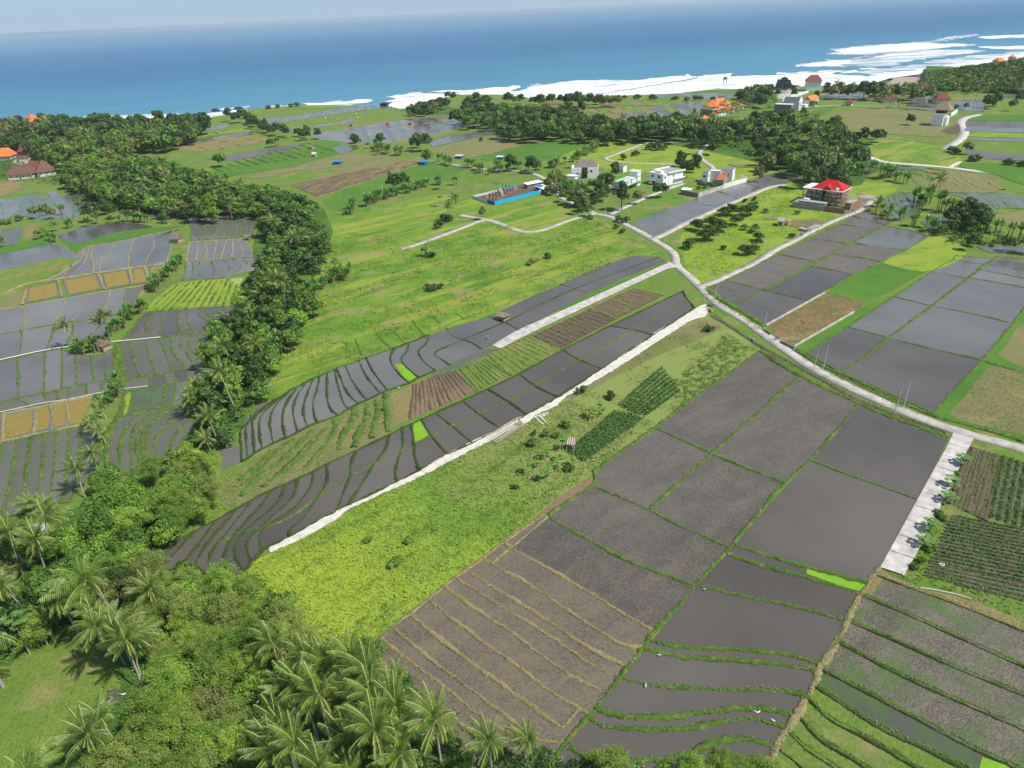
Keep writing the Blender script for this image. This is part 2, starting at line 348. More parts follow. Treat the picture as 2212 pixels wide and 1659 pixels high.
# land, bounded by the coast, and the sea
COAST = "Z -3000,420 -900,330 -300,290 0,266 140,266 360,266 400,262 447,254 500,246 530,237 567,233 640,228 737,227 817,231 877,234 937,219 970,208 1020,204 1104,206 1170,214 1270,209 1474,201 1560,197 1675,188 1760,186 1850,182 1925,176 2000,172 2100,160 2212,140 2500,105 3000,60"
SEA_Z = -5.0
coast = smooth(P(COAST), 12)
land = [tuple(p) for p in coast]+[(6000, -600), (-6000, -600)]
sheet('ground', land, 0, M['ground'])
n = len(coast); cc = np.array(coast); off = np.array(smooth([(a, b+9+4*math.sin(i*1.7)) for i, (a, b) in enumerate(coast)], 1e9)); off = cc+np.stack([np.zeros(n), 10+4*np.sin(np.arange(n)*.7)], 1)
V = np.concatenate([np.c_[cc, np.zeros(n)], np.c_[off, np.full(n, SEA_Z-1)]]); i = np.arange(n-1)
tag(link('shore_bank', npmesh('shore_bank', V, np.stack([i, i+1, i+1+n, i+n], 1)), None, M['sand']), kind='structure')
nS = NT('sea_water')
sx = nS.n('ShaderNodeSeparateXYZ'); nS.put(sx.inputs[0], nS.pos)
dist = nS.math('MULTIPLY_ADD', nS.noise(.0012, 4, .6, stretch=(.35, 1, 1)), 900., nS.math('ADD', sx.outputs[1], -450.))
dist = nS.math('MULTIPLY_ADD', sx.outputs[0], -.30, dist)
lg = nS.math('LOGARITHM', nS.math('MAXIMUM', nS.math('DIVIDE', dist, 700.), 1.), 10.)
colr = nS.ramp(lg, [(0., (.18, .31, .32)), (.08, (.11, .275, .33)), (.28, (.058, .215, .33)), (.50, (.024, .125, .255)), (.75, (.03, .14, .28)), (1., (.07, .20, .34))])
swell = nS.noise(.02, 4, .6, stretch=(.22, 1.6, 1), rot=R(8)); chop = nS.noise(.25, 3, .6)
colr = nS.mix(nS.ramp(swell, [(.4, 0.), (.7, .3)]), colr, (.02, .09, .16))
nS.bump(nS.math('ADD', swell, nS.math('MULTIPLY', chop, .06)), .5, 3.0)
nS.b.inputs['IOR'].default_value = 1.33
M['sea'] = nS.fin(colr, .42, .22)
sheet('sea', [(-90000, 300), (90000, 300), (90000, 90000), (-90000, 90000)], SEA_Z, M['sea'])
nF = NT('sea_foam'); fm = nF.noise(.03, 8, .72, stretch=(.35, 1.5, 1), rot=R(6)); al = nF.ramp(fm, [(.36, 0.), (.64, .95)])
nF.put(nF.b.inputs['Alpha'], al); M['foam'] = nF.fin((.86, .88, .89), .8, .2)
nF = NT('sea_foam_solid'); fm = nF.noise(.035, 8, .72, stretch=(.4, 1.4, 1)); al = nF.ramp(fm, [(.28, 0.), (.52, 1.)])
nF.put(nF.b.inputs['Alpha'], al); M['foam2'] = nF.fin((.80, .81, .82), .8, .2)
NFO = [0]
def foam(s, mt='foam', z=.25):
    p = smooth([gp(a, b, SEA_Z+z) for a, b in pix(s)+[pix(s)[0]]], 7)[:-1]; q_ = [rng.normal(0, 1, len(p)) for _ in (0, 1)]; k_ = np.ones(3)/3; p = [tuple(np.array(v)+[a*9, b*13]) for v, a, b in zip(p, np.convolve(q_[0], k_, 'same'), np.convolve(q_[1], k_, 'same'))]; NFO[0] += 1; sheet('surf', p, SEA_Z+z*.3+NFO[0]*.03, M[mt])
foam("C 95,492 200,483 320,474 350,492 560,488 700,470 800,462 1100,450 1112,462 1000,478 1200,492 1350,522 1200,570 900,580 600,600 300,640 100,640", 'foam2')
foam("C 715,425 850,400 1040,382 1100,390 1230,360 960,350 1010,330 970,318 1250,290 1500,275 1700,245 1900,220 1905,232 1600,285 1880,285 1870,298 1600,320 1940,330 1500,385 1400,420 1050,430 850,432")
foam("C 1000,322 1250,296 1500,281 1840,288 1500,322 1300,340 1080,345", 'foam2', .4)
foam("C 740,425 860,406 1030,388 1050,405 980,428 850,430", 'foam2', .4)
foam("C 1350,345 1900,334 1500,380 1250,395", 'foam', .4)
foam("C 1140,442 1220,432 1225,446 1150,452", 'foam2')
foam("C 1900,303 2212,295 2500,300 2500,312 2100,318", 'foam2'); foam("C 1920,238 2212,222 2500,218 2500,232 2212,244 1950,250", 'foam2')
foam("C 1100,470 1400,430 1700,385 1830,370 2212,330 2500,300 2500,340 2212,370 1900,400 1720,430 1550,470 1300,490")
foam("C 1200,495 1500,455 1700,425 1830,405 2212,350 2500,320 2500,390 2212,415 1900,440 1720,470 1550,515 1450,520 1380,508 1250,540", 'foam2', .4)
foam("B 300,630 400,612 560,590 740,585 900,575 1060,562 1170,550 1180,565 1100,590 1350,545 1480,525 1650,520 1900,520 2050,510 2212,492 2300,490 2300,640 1300,680 1100,640 700,660 600,680 420,730 330,690 310,650", 'foam2')
foam("B 1200,548 1290,540 1300,548 1220,556", 'foam2')
foam("A 1980,672 2212,655 2380,642 2390,662 2212,690 2080,690", 'foam2')
foam("A 1240,760 1330,740 1450,718 1650,708 1800,688 1960,684 1900,720 1700,730 1500,760 1350,790", 'foam2')
foam("A 1380,715 1480,690 1600,690 1560,705", 'foam')
foam("A 380,785 560,757 650,750 960,740 1150,735 1180,750 1120,830 800,840 540,840 400,830", 'foam2')
sheet('beach', P("C 1330,545 1370,505 1450,498 1545,500 1700,540 1600,600 1400,590"), .05, M['sand'])

# ---- broad cover
area('meadow', "B -620,1650 -200,1500 0,1410 300,1330 600,1260 850,1290 990,1340 1280,1270 1350,1290 1600,1380 1900,1560 2120,1659 ; E 1890,0 1420,185 950,385 680,470 240,635 0,715 ; D 2212,720 1880,870 1830,900 1640,1090 1560,1180 1560,1000 1700,880 1800,720 1850,500 1880,400 ; B -330,1700", .004, 'meadow', True)
nL = NT('lower_meadow'); sx = nL.n('ShaderNodeSeparateXYZ'); nL.put(sx.inputs[0], nL.pos)
_a, _b = np.array(P1("Z 560,1250")), np.array(P1("Z 1040,960")); _d = (_b-_a)/np.dot(_b-_a, _b-_a)
tt = nL.math('ADD', nL.math('MULTIPLY', sx.outputs[0], float(_d[0])), nL.math('MULTIPLY_ADD', sx.outputs[1], float(_d[1]), float(-np.dot(_a, _d))))
tt = nL.math('MULTIPLY_ADD', nL.noise(.05, 6, .65), 1.6, nL.math('ADD', tt, -.8))
colL = nL.ramp(tt, [(.15, (.27, .36, .04)), (.40, (.22, .32, .04)), (.62, (.14, .25, .035)), (.85, (.17, .26, .045)), (1., (.21, .26, .07))])
colL = nL.mix(nL.ramp(nL.noise(.16, 6, .65, stretch=(.35, 1, 1), rot=R(40)), [(.55, 0.), (.68, .75)]), colL, (.075, .16, .025))
colL = nL.mix(nL.ramp(nL.noise(.09, 6, .7), [(.60, 0.), (.70, .6)]), colL, (.26, .22, .11)); nL.bump(nL.noise(1.1, 5, .7), 1.0, .5); M['low'] = nL.fin(colL, .95, .1)
def _low(n):
    sx = n.n('ShaderNodeSeparateXYZ'); n.put(sx.inputs[0], n.pos)
    t_ = n.math('ADD', n.math('MULTIPLY', sx.outputs[0], float(_d[0])), n.math('MULTIPLY_ADD', sx.outputs[1], float(_d[1]), float(-np.dot(_a, _d))))
    t_ = n.math('MULTIPLY_ADD', n.noise(.09, 6, .65), 1.6, n.math('ADD', t_, -.8))
    c_ = n.ramp(t_, [(.15, (.35, .42, .045)), (.40, (.28, .38, .04)), (.62, (.17, .30, .035)), (.85, (.20, .30, .05)), (1., (.25, .30, .09))])
    c_ = n.mix(n.ramp(n.noise(.16, 6, .65, stretch=(.35, 1, 1), rot=R(40)), [(.53, 0.), (.64, .85)]), c_, (.085, .18, .028))
    c_ = n.mix(n.ramp(n.noise(.09, 6, .7), [(.58, 0.), (.68, .8)]), c_, (.28, .25, .12))
    g_ = n.n('ShaderNodeNewGeometry').outputs['Random Per Island']; return n.mix(n.math('MULTIPLY', g_, .45), c_, (.09, .17, .02))
_low_w = NT('lower_meadow_leaves'); M['weedlow'] = _low_w.fin(_low(_low_w), .7, .2)
area('meadow', "E 2212,470 ; F 60,425 150,400 500,610 0,965 ; E 2212,980 1640,1400 1300,1659 ; H 1290,10 1060,180 740,415 440,640 190,860 -20,900 -300,780 -680,500 ; G 1560,500 1640,330 1750,270 ; E 30,1659 540,1420 1250,1040 1560,860", .004, 'low', True)
area('dry_grass', "E 1450,930 1700,770 2212,470 ; F 150,410 250,460 60,560 -100,620 -400,760 -650,900", .008, 'stubble', True)
area('meadow', "C -600,880 -300,930 -50,920 150,960 300,1000 640,1080 720,1120 600,1140 400,1180 -700,1060 -900,980", .004, 'lime', True)
area('lime_meadow', "C 660,1195 880,1160 1180,1180 1400,1200 1300,1290 1180,1360 1070,1400 900,1470 560,1625 350,1740 110,1830 20,1720 0,1500 200,1380", .004, 'lime', True)
area('meadow', "C 1100,920 1350,880 1700,970 1830,1050 1780,1080 1500,1060 1300,1040 1180,1000", .004, 'meadow', True)
area('rice_field', "B 930,1010 1100,960 1300,920 1450,880 1720,872 1640,920 1400,1020 1200,1070 1000,1060", .006, 'rice')
area('rice_field', "A 2212,1290 ; B 0,1210 300,1110 540,1050 820,1090 700,1170 400,1230 100,1330 0,1370 ; A 2120,1350 2080,1290", .004, 'rice')
area('olive_meadow', "B 0,1100 300,1020 540,1035 0,1205 ; A 1900,1200", .005, 'stubble')
area('olive_meadow', "B 0,1000 250,985 300,1015 0,1095 ; A 1560,1150 1900,1060", .005, 'stubble')
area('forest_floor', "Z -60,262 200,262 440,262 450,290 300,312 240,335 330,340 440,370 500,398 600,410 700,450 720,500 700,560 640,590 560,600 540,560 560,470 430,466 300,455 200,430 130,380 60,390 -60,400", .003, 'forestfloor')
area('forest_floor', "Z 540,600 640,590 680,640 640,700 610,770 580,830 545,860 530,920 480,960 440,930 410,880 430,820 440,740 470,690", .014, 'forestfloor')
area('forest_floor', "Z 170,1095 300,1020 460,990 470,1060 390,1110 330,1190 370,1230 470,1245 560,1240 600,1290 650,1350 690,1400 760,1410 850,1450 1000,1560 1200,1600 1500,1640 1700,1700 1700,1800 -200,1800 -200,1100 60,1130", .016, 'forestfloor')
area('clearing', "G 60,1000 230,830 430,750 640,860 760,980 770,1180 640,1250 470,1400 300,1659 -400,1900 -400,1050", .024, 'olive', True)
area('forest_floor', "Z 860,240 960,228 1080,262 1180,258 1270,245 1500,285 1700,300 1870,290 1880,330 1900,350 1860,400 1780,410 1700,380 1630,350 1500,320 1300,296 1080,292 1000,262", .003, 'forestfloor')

# ---- roads and paths
RD = [("F 2700,1420 2400,1312 2200,1250 2000,1195 1880,1165 1700,1110 1500,1035 1300,950 1130,875 980,800 800,700 640,590 500,490 380,405 260,335 160,250 60,150 -40,60 ; B 2150,1640 2000,1540 1850,1460 1740,1405 1640,1385", 3.7),
      ("F 100,200 200,168 330,110 480,40 ; C 590,1625 720,1560 850,1490 980,1430 1080,1390 1160,1355 1230,1290", 3.7),
      ("B 2020,1550 2130,1500 2212,1455 ; C 200,1365 400,1280 560,1215 660,1197", 4.4),
      ("B 1640,1385 1560,1402 1440,1440 1320,1485 1200,1505 1100,1480 980,1435 880,1415 770,1396", 3.7),
      ("B 940,1425 880,1437 800,1470 640,1530 500,1580 390,1612", 3.8),
      ("B 1640,1385 1520,1330 1440,1290 1400,1250 1380,1210 1350,1180 1250,1130 1110,1105 950,1100 780,1075 600,1055", 3.8),
      ("B 2400,930 2212,922 1990,925 1880,960 1760,1005 1710,1030 1780,1048 1900,1058 2212,1066 2300,1064", 3.7),
      ("C 200,1100 185,1080 120,1030 110,985 150,945 170,930", 3.7),
      ("B 1740,1390 1800,1360 1950,1290 2100,1230 2212,1190", 4.0),
      ("C 870,690 980,685 1200,688 1500,700 1700,720", 3.2)]
for k, (s, w) in enumerate(RD): ribbon('road', P(s), w, .16+.006*k, 'road')
area('forecourt', "C 1030,1390 1060,1350 1140,1300 1130,1250 1270,1280 1240,1330 1150,1385 1080,1410", .15, 'dirt')
ribbon('concrete_path', P("C 1065,975 1180,1010 1300,1050 1500,1068 1700,1085 1900,1110 2050,1128"), 5.5, .2, 'chalk')
ribbon('concrete_path', P("C 1730,1082 1795,1048"), 3, .21, 'chalk')
ribbon('concrete_path', P("C 1925,742 1830,765 1800,800 1825,850 1800,900 1700,968"), 7, .2, 'pad')
sheet('concrete_path', P("E 2130,40 2185,72 2110,86 1750,254 1300,466 1030,602 978,580 1130,489 1600,280"), .17, M['pad'])
lu = P("F 145,312 60,352 0,388 ; E 2000,520 1690,735 1400,925 1200,1030 1000,1130 680,1290 500,1392 360,1468 200,1550 0,1640 ; G 2110,30 1980,110 1850,180 1735,235")
ll = P("G 1755,268 1900,205 2100,100 2212,30 ; E 30,1659 230,1560 380,1495 540,1420 750,1310 960,1205 1200,1085 1250,1040 1400,970 1440,925 1560,860 1800,720 2000,590 2212,455 ; F 60,420 140,395 165,365 175,335")
lj = lambda q: [tuple(np.array(v)+rng.normal(0, .16, 2)) for v in smooth(q, 1.2)]
sheet('limestone_track', lj(lu)+lj(ll), .18, M['chalk'])
sheet('limestone_track', P("E 1250,1040 1340,1012 1345,1030 1300,1050 1290,1042 1265,1052"), .10, M['chalk'])
pd = [P("F 1755,1150 1880,1185 1843,1275 1705,1222"), P("F 1703,1226 1842,1279 1803,1368 1662,1310")]
L = smooth(P("F 1755,1150 1700,1260 1600,1440 1480,1659 ; I 1280,365"), 4); Rr = smooth(P("F 1880,1185 1800,1345 1722,1520 ; I 1640,10 1530,235 1428,415"), 4)
L = resample(L, 11); Rr = resample(Rr, 11)
for i in range(10):
    g = .012; a0, a1 = L[i]*(1-g)+L[i+1]*g, L[i+1]*(1-g)+L[i]*g; b0, b1 = Rr[i]*(1-g)+Rr[i+1]*g, Rr[i+1]*(1-g)+Rr[i]*g
    sheet('concrete_slab', [tuple(a0), tuple(b0), tuple(b1), tuple(a1)], .28+.01*(i % 3), M['pad'])
mb = MB()
for q in (L, Rr):
    for i in range(10): a, b = q[i], q[i+1]; mb.tube([(a[0], a[1], .1), (b[0], b[1], .1)], .16, 4)
tag(mb.build('slab_edge', M['pad']), kind='structure')
# ---------------------------------------------------------------- paddies (right of the limestone track, near)
b1 = "E 2035,1118 ; F 0,1195 190,1280 400,1368 660,1470"
c1 = "F 750,780 520,990 190,1280 0,1450 ; E 2000,1640"
c2 = "F 1135,962 1000,1130 820,1325 660,1475 500,1659 ; I 320,215 200,345 90,470 0,580 ; H 2030,770 1960,870 1810,1070 1640,1280 1450,1500 1370,1620 1300,1720"
b2 = "E 1625,1487 1800,1560 1990,1645 ; H 2212,100 ; I 290,225"
F_ = [("F 495,620 745,778 520,990 190,1278 0,1195 ; E 2035,1115 2212,980", 'clod'), ("F 755,782 1130,962 1000,1130 820,1325 660,1470 400,1368 195,1282 520,995", 'clod'),
      ("E 2030,1120 ; F 0,1200 185,1283 0,1450 ; E 1995,1643 1800,1560 1628,1485 1645,1440 1640,1400", 'clod'), ("F 195,1284 400,1370 655,1475 500,1659 ; I 310,215 290,223 ; H 2212,100 ; E 2000,1643 ; F 0,1455", 'clod'),
      ("F 1140,962 1330,1050 1720,1190 1520,1578 830,1328 1000,1130", 'mud'), ("F 820,1330 1515,1582 1470,1690 ; I 1270,365 1215,450 1190,462 810,362 325,213", 'mud')]
F_.append(("E 1628,1490 1800,1562 1990,1647 ; H 2212,102 ; I 290,226 200,345 90,470 60,470 0,453 ; H 2212,450 1850,310 1600,180 1345,28", 'clod'))
for s, m in F_: area('paddy_field', s, .03, m)
bunds([smooth(P(q), 2) for q in (b1, c1, c2, b2, "F 830,1325 1160,1450 1520,1577")], 1.0, .3)
bunds([smooth(P(q), 2) for q in ("F 500,612 750,770 1135,955 1400,1060 1725,1180", "F 1480,590 1480,590")[:1]], 2.2, .4)
bunds([smooth(P("E 2212,968 2040,1105 1640,1392"), 2), smooth(P("F 500,612 250,795 0,968"), 2)], 1.3, .3)
bline("E 1640,1395 1645,1440 1622,1488 1400,1640 ; H 1345,28", .9)
area('dry_strip', "E 1605,1430 1638,1440 1600,1490 1390,1655 ; H 1290,10 1310,-10 1400,-90", .035, 'dirt')
c3 = "I 1270,362 1180,500 1060,710 1010,845 890,1010 850,1120 740,1330 660,1420 600,1550 540,1700"
strips(["I 325,213 560,285 810,360 1190,462", "I 290,272 520,350 860,440 1160,540", "I 90,475 360,540 620,590 860,650 1052,705", "H 2010,840 2212,878 ; I 300,890 600,915 900,980",
        "H 1965,888 2212,940 ; I 300,958 600,985 870,1030", "H 1810,1075 2000,1125 2212,1138 ; I 300,1155 600,1155 800,1190", "H 1650,1270 1800,1320 2000,1330 2212,1322 ; I 300,1280 500,1275 715,1318",
        "H 1610,1335 1700,1390 1900,1410 2212,1408 ; I 250,1362 500,1348 662,1408", "H 1460,1515 1600,1590 1850,1620 2212,1585 ; I 200,1488 450,1478 605,1530", "H 1340,1700 1600,1780 2212,1740 ; I 300,1620 560,1600"],
       1, 'mud', w=1.15, h=.42, ends=False)
bunds([smooth(P(c3), 2)], 1.3, .35, 'bundt')
area('seedling_bed', "I 803,372 1000,420 1182,468 1165,522 1000,474 800,402", .10, 'neon')
g = ["E 1400,1640 ; H 1345,30 1600,180 1850,312 2212,452 ; I 60,472", "H 1100,235 1400,400 1700,580 2015,770", "H 970,335 1200,460 1500,660 1800,850 1870,875 1950,868", "H 810,370 1000,500 1300,680 1600,880 1830,1000",
     "H 745,425 1000,590 1300,770 1600,975 1785,1070", "H 665,480 900,650 1080,765 1300,930 1500,1060 1700,1170", "H 565,565 850,790 1100,970 1350,1160 1600,1310", "H 440,660 700,870 1000,1090 1250,1270 1430,1400",
     "H 335,750 600,970 900,1190 1150,1390 1270,1470 1450,1490", "H 260,820 420,950 650,1120 900,1320 1100,1450 1220,1560 1380,1620", "H 190,880 260,970 430,1100 700,1320 950,1500 1100,1600 1250,1720", "H 60,960 150,1080 500,1400 900,1700"]
area('paddy_field', "H 1310,20 1345,30 1600,170 1850,305 2212,445 ; I 70,470 0,580 ; H 1960,870 1640,1280 1300,1720 800,1720 60,960 440,655 1060,190", .03, 'clod2')
area('paddy_field', "H 1345,35 1600,183 1850,315 2212,455 ; I 60,475 0,575 ; H 2020,770 1700,575 1400,395 1110,230", .045, 'clod')
bunds([smooth(P(q), 2) for q in g[:1]], 1.0, .35)
bunds([smooth(P(q), 2) for q in g[1:]]+[smooth(P("H 1430,1400 1480,1345 1540,1280"), 2)], .95, .32, 'bundt')
bunds([smooth(P("H 1335,30 1210,140 1095,235 970,335"), 2), smooth(P("H 1310,15 1060,190 910,305 740,422 560,568 330,750 190,880"), 2), smooth(P("H 1060,190 1095,235"), 1), smooth(P("H 910,300 970,335"), 1)], .9, .25, 'bundt')
hh = ["I 1260,415 1520,512 1850,630 2212,780 2500,900", "I 1165,545 1500,690 1900,870 2212,1010 2500,1140", "I 1065,710 1400,850 1800,1030 2212,1195 2500,1320", "I 1010,850 1400,1060 1800,1240 2212,1420 2500,1560",
      "I 905,1030 1100,1130 1500,1340 1900,1550 2140,1659 2400,1800", "I 865,1140 1000,1230 1300,1420 1600,1560 1800,1659 2100,1800", "I 810,1210 950,1350 1200,1480 1400,1600 1500,1659 1750,1800", "I 750,1330 900,1490 1100,1610 1200,1680 1400,1800",
      "I 680,1420 780,1530 950,1640 1100,1750", "I 610,1530 750,1640 900,1800"]
strips(hh, 1, ['clodg', 'clodg', 'clodg', 'clodg', 'paddyg', 'olive', 'ground', 'ground', 'ground'], 'bundd', w=.55, h=.35, ends=False)
for q in hh[:9]:
    l = np.array(smooth(P(q), 2)); l = l+np.array([.2, .9]); bunds([l], .7, .12, 'bundt' if q in hh[:1] else 'bund')
area('verge', "I 1165,535 1260,400 1300,430 1210,560", .05, 'tan')
area('dry_strip', "I 1280,375 1520,480 1870,570 2212,720 2212,775 1850,628 1520,508 1250,405", .05, 'tan', True)
area('seedling_bed', "I 1940,1590 2150,1660 2300,1760 1900,1760", .06, 'neon')
# right of the pad: vegetable plots
area('verge', "F 1880,1190 2212,1290 2500,1370 ; I 2500,800 2212,715 1870,560 1500,430 1430,418 1530,235 1640,10 ; F 1800,1350", .02, 'ground')
def rows(sa, sb, n, ridge=None, rw=.5, rh=.22, rm='brown', crop=None, cs=.35, ch=.45, dens=3.0, soil=None, name='crop_row'):
    """furrow ridges running between two edge lines; crop = material of the plants on them"""
    A = resample(smooth(P(sa), 2), n); B = resample(smooth(P(sb), 2), n)
    if soil: sheet('vegetable_plot', [tuple(q) for q in A]+[tuple(q) for q in B[::-1]], .035, M[soil])
    if ridge:
        V, F = bundmesh([np.array([a, b]) for a, b in zip(A, B)], rw, rh); tag(link('soil_ridge', npmesh('soil_ridge', V, F), None, M[rm]), kind='structure')
    if crop:
        pts = []
        for a, b in zip(A, B):
            L = np.linalg.norm(b-a); k = int(L*dens); t = rng.random(k); pts.append(a+(b-a)*t[:, None]+rng.normal(0, rw*.22, (k, 2)))
        CROPS.append((name, np.concatenate(pts), cs, ch, crop))
CROPS = []
rows("F 1862,1240 1925,1258 2000,1275 2060,1300", "F 1735,1610 1800,1640 1880,1680 1960,1720", 9, True, .9, .25, 'brown', 'cropl', .26, .3, 7, 'clodg')
rows("F 2080,1300 2212,1340 2420,1400", "F 1990,1700 2120,1740 2380,1820", 8, None, .8, .2, 'brown', 'cropm', .4, .5, 10, 'clodg')
rows("I 1745,25 1690,140 1640,240 1600,320", "I 2450,165 2450,280 2450,400 2450,500", 15, True, .5, .22, 'brown', 'cropm', .34, .45, 11, 'clodg')
rows("I 1600,330 1560,410", "I 2450,510 2450,640", 5, True, .5, .22, 'brown', 'cropm', .3, .35, 8.0, 'clodg')
# ---------------------------------------------------------------- beyond the road, right
area('paddy_field', "F 180,205 290,155 535,222 330,325", .03, 'clod'); area('paddy_field', "F 335,328 535,225 810,290 700,350 540,445 480,420", .03, 'mud')
strips(["F 285,158 410,190 530,222", "C 617,1648 740,1672 856,1697", "C 815,1547 940,1560 1068,1582", "C 1009,1452 1130,1470 1255,1492", "C 1105,1402 1210,1430 1320,1462", "C 1190,1375 1260,1400 1350,1440"], 1, ['clodr', 'clodr', 'clodr', 'clod', 'mud'], w=.8)
strips(["F 535,225 670,255 812,290", "F 830,68 970,90 1110,122", "C 966,1645 1120,1665 1290,1699", "C 1100,1575 1270,1600 1450,1620", "C 1320,1465 1450,1490 1590,1530"], 1, ['mud', 'clodr', 'clodr', 'mudb'], w=.8)
bline("F 330,327 440,270 535,223", .9); bline("F 175,208 290,155 420,90 560,15", 1.1)
bunds([smooth(P("F 150,215 250,285 400,370 530,455"), 2)], 2.6, .6); bunds([smooth(P("F 735,610 900,710 1035,765 1300,890 1620,1035 1900,1110 2212,1200"), 2)], 1.8, .45)
area('rice_field', "F 930,240 1110,125 1290,45 1400,70 1600,90 1400,200 1200,300 1050,270", .03, 'rice')
area('lime_meadow', "F 1290,42 1350,5 ; C 1500,1590 1640,1530 1740,1560 1840,1610 1800,1680 ; F 1600,100 1400,75", .04, 'lime', True)
area('cleared_lot', "F 545,452 920,243 1050,270 1190,305 1110,365 900,490 725,590 640,560", .05, 'burnt')
area('lot_apron', "F 540,520 580,520 650,560 600,575", .2, 'road')
area('verge', "F 725,592 1110,368 1200,305 1340,260 1370,268 1060,465 800,628", .035, 'rice')
strips(["F 800,630 920,700 1035,755", "F 1070,460 1200,495 1335,530", "F 1370,265 1490,295 1612,325", "F 1612,103 1730,125 1842,145", "F 1750,25 1850,40 1955,55", "C 1770,1659 1900,1668 2020,1680"], 1, ['mud', 'mudb', 'mudb', 'mudb', 'mudb'], w=.9, h=.3)
strips(["F 1040,755 1300,875 1622,1020", "F 1338,533 1650,610 1940,676", "F 1618,325 1900,380 2140,438", "F 1855,143 2040,172 2300,222", "F 1930,90 2080,120 2350,175", "F 1965,55 2100,75 2350,130", "C 2010,1685 2150,1700 2350,1730", "C 2040,1665 2212,1680 2350,1690"], 1, ['mud', 'mudb', 'mudb', 'mudb', 'mudb', 'mudb', 'mudb'], w=1.0, h=.3)
area('verge', "F 1625,1025 1940,678 2145,440 2300,280 2500,300 2500,1000 2212,1180 1800,1090", .02, 'rice')
area('stubble_field', "F 2000,690 2212,750 2500,820 2500,1250 2212,1165 1980,1110 1740,1035 1820,920", .04, 'stubble', True)
area('stubble_field', "F 2040,640 2110,560 2212,440 2500,480 2500,760 2212,725", .04, 'stubble', True)
bunds([smooth(P("F 1940,680 2212,758 2500,830"), 2)], 1.6, .4)
# water ditch beside the road
ribbon('ditch', P("F 185,385 300,455 440,545 480,575 700,690 ; F 700,690 900,800 1100,915 1400,1040 1700,1140"), 1.5, .045, 'mud')
ribbon('ditch', P("F 1890,1225 2050,1262 2212,1305 2500,1395"), 1.3, .045, 'mud')
ribbon('ditch', P("F 620,565 720,615 850,690 1050,790 1400,960"), .9, .045, 'mud')
# upper paddies by the white houses
area('paddy_field', "B 1880,1445 2060,1370 2212,1325 ; C 180,1240 410,1180 540,1195 560,1200 200,1360 0,1450 ; B 2100,1505 2010,1525", .03, 'mudb')
bunds([smooth(P(q), 2) for q in ("B 2060,1370 2130,1395 2212,1430", "C 65,1310 150,1330 245,1330", "C 190,1235 260,1250 360,1290", "C 320,1190 420,1190 490,1215")], .6, .25, 'bundd')
area('paddy_field', "C 470,1150 600,1120 720,1125 790,1150 660,1190 560,1200 430,1190", .03, 'mudb')
bunds([smooth(P(q), 2) for q in ("C 430,1165 560,1175 690,1175", "C 520,1130 640,1150 740,1160")], .6, .25, 'bundd')
# ---------------------------------------------------------------- strip one (pale mud) left of the road
area('paddy_field', "E 1890,-2 2060,8 2105,32 1850,135 1600,243 1500,212 1420,183 1700,60", .03, 'mud')
area('paddy_field', "E 1420,186 1510,215 1600,245 1410,345 1165,485 1060,430 960,392 1240,260", .03, 'mud')
area('paddy_field', "E 955,396 1060,432 1160,487 980,578 910,607 790,542 685,472", .03, 'mudb')
area('paddy_field', "E 680,473 790,543 910,607 780,680 705,708 610,748 540,690 500,620 550,570 572,515", .033, 'mudb')
bunds([smooth(P(q), 2) for q in ("E 2060,8 1510,215 1060,430 790,542", "E 1420,185 1600,245", "E 955,395 1000,408 1060,430 1160,487", "E 680,472 720,520 790,545 850,565 910,607", "E 790,545 610,625 640,665 705,708")], .65, .28, 'bundd')
area('verge', "E 1410,345 1600,247 2105,36 2125,48 1600,270 1430,350", .04, 'rice')
strips(["E 572,513 550,570 500,620 540,690 612,745", "E 437,565 425,620 390,660 410,710 500,790", "E 345,600 320,650 330,710 400,790 440,825", "E 160,660 200,740 250,810 300,875", "E 115,680 150,760 200,830 255,895",
        "E 25,710 60,790 110,870 165,935", "E -30,725 10,830 50,900 110,960", "D 2170,740 2190,840 2230,960 2262,990", "D 2120,760 2120,900 2140,990 2190,1035", "D 2070,780 2060,850 2030,950 2040,1040 2060,1082",
        "D 2030,795 1990,900 1965,1000 1990,1110", "D 1985,820 1920,920 1900,1020 1930,1145", "D 1930,850 1860,950 1830,1050 1850,1185", "D 1885,870 1780,980 1750,1080 1770,1215", "D 1840,900 1700,1030 1680,1120 1700,1250",
        "D 1790,930 1650,1050 1640,1130 1650,1280", "D 1740,960 1610,1080 1595,1180 1605,1315", "D 1700,985 1575,1110 1560,1200 1570,1335"], 1, 'mudb', 'bundd', w=.8, h=.42)
area('paddy_field', "D 1440,1250 1540,1225 1565,1290 1560,1340 1440,1385 1430,1320", .03, 'mudb'); area('paddy_field', "D 1570,1090 1680,960 1740,945 1690,1010 1600,1110", .03, 'mudb')
area('seedling_bed', "E 345,705 388,698 495,792 442,813 400,785", .09, 'neon'); area('seedling_bed', "E 460,1078 508,1065 566,1165 480,1212", .09, 'neon')
# small green terraces above strip one
for q in ("E 460,415 490,460 540,515", "E 560,375 600,400 640,440", "E 225,500 270,550 325,600", "E 340,490 370,520 405,560", "E 90,540 110,590 135,640", "E 740,370 770,390 800,410", "E 30,560 35,600"): bline(q, .9, .22, 'bund')
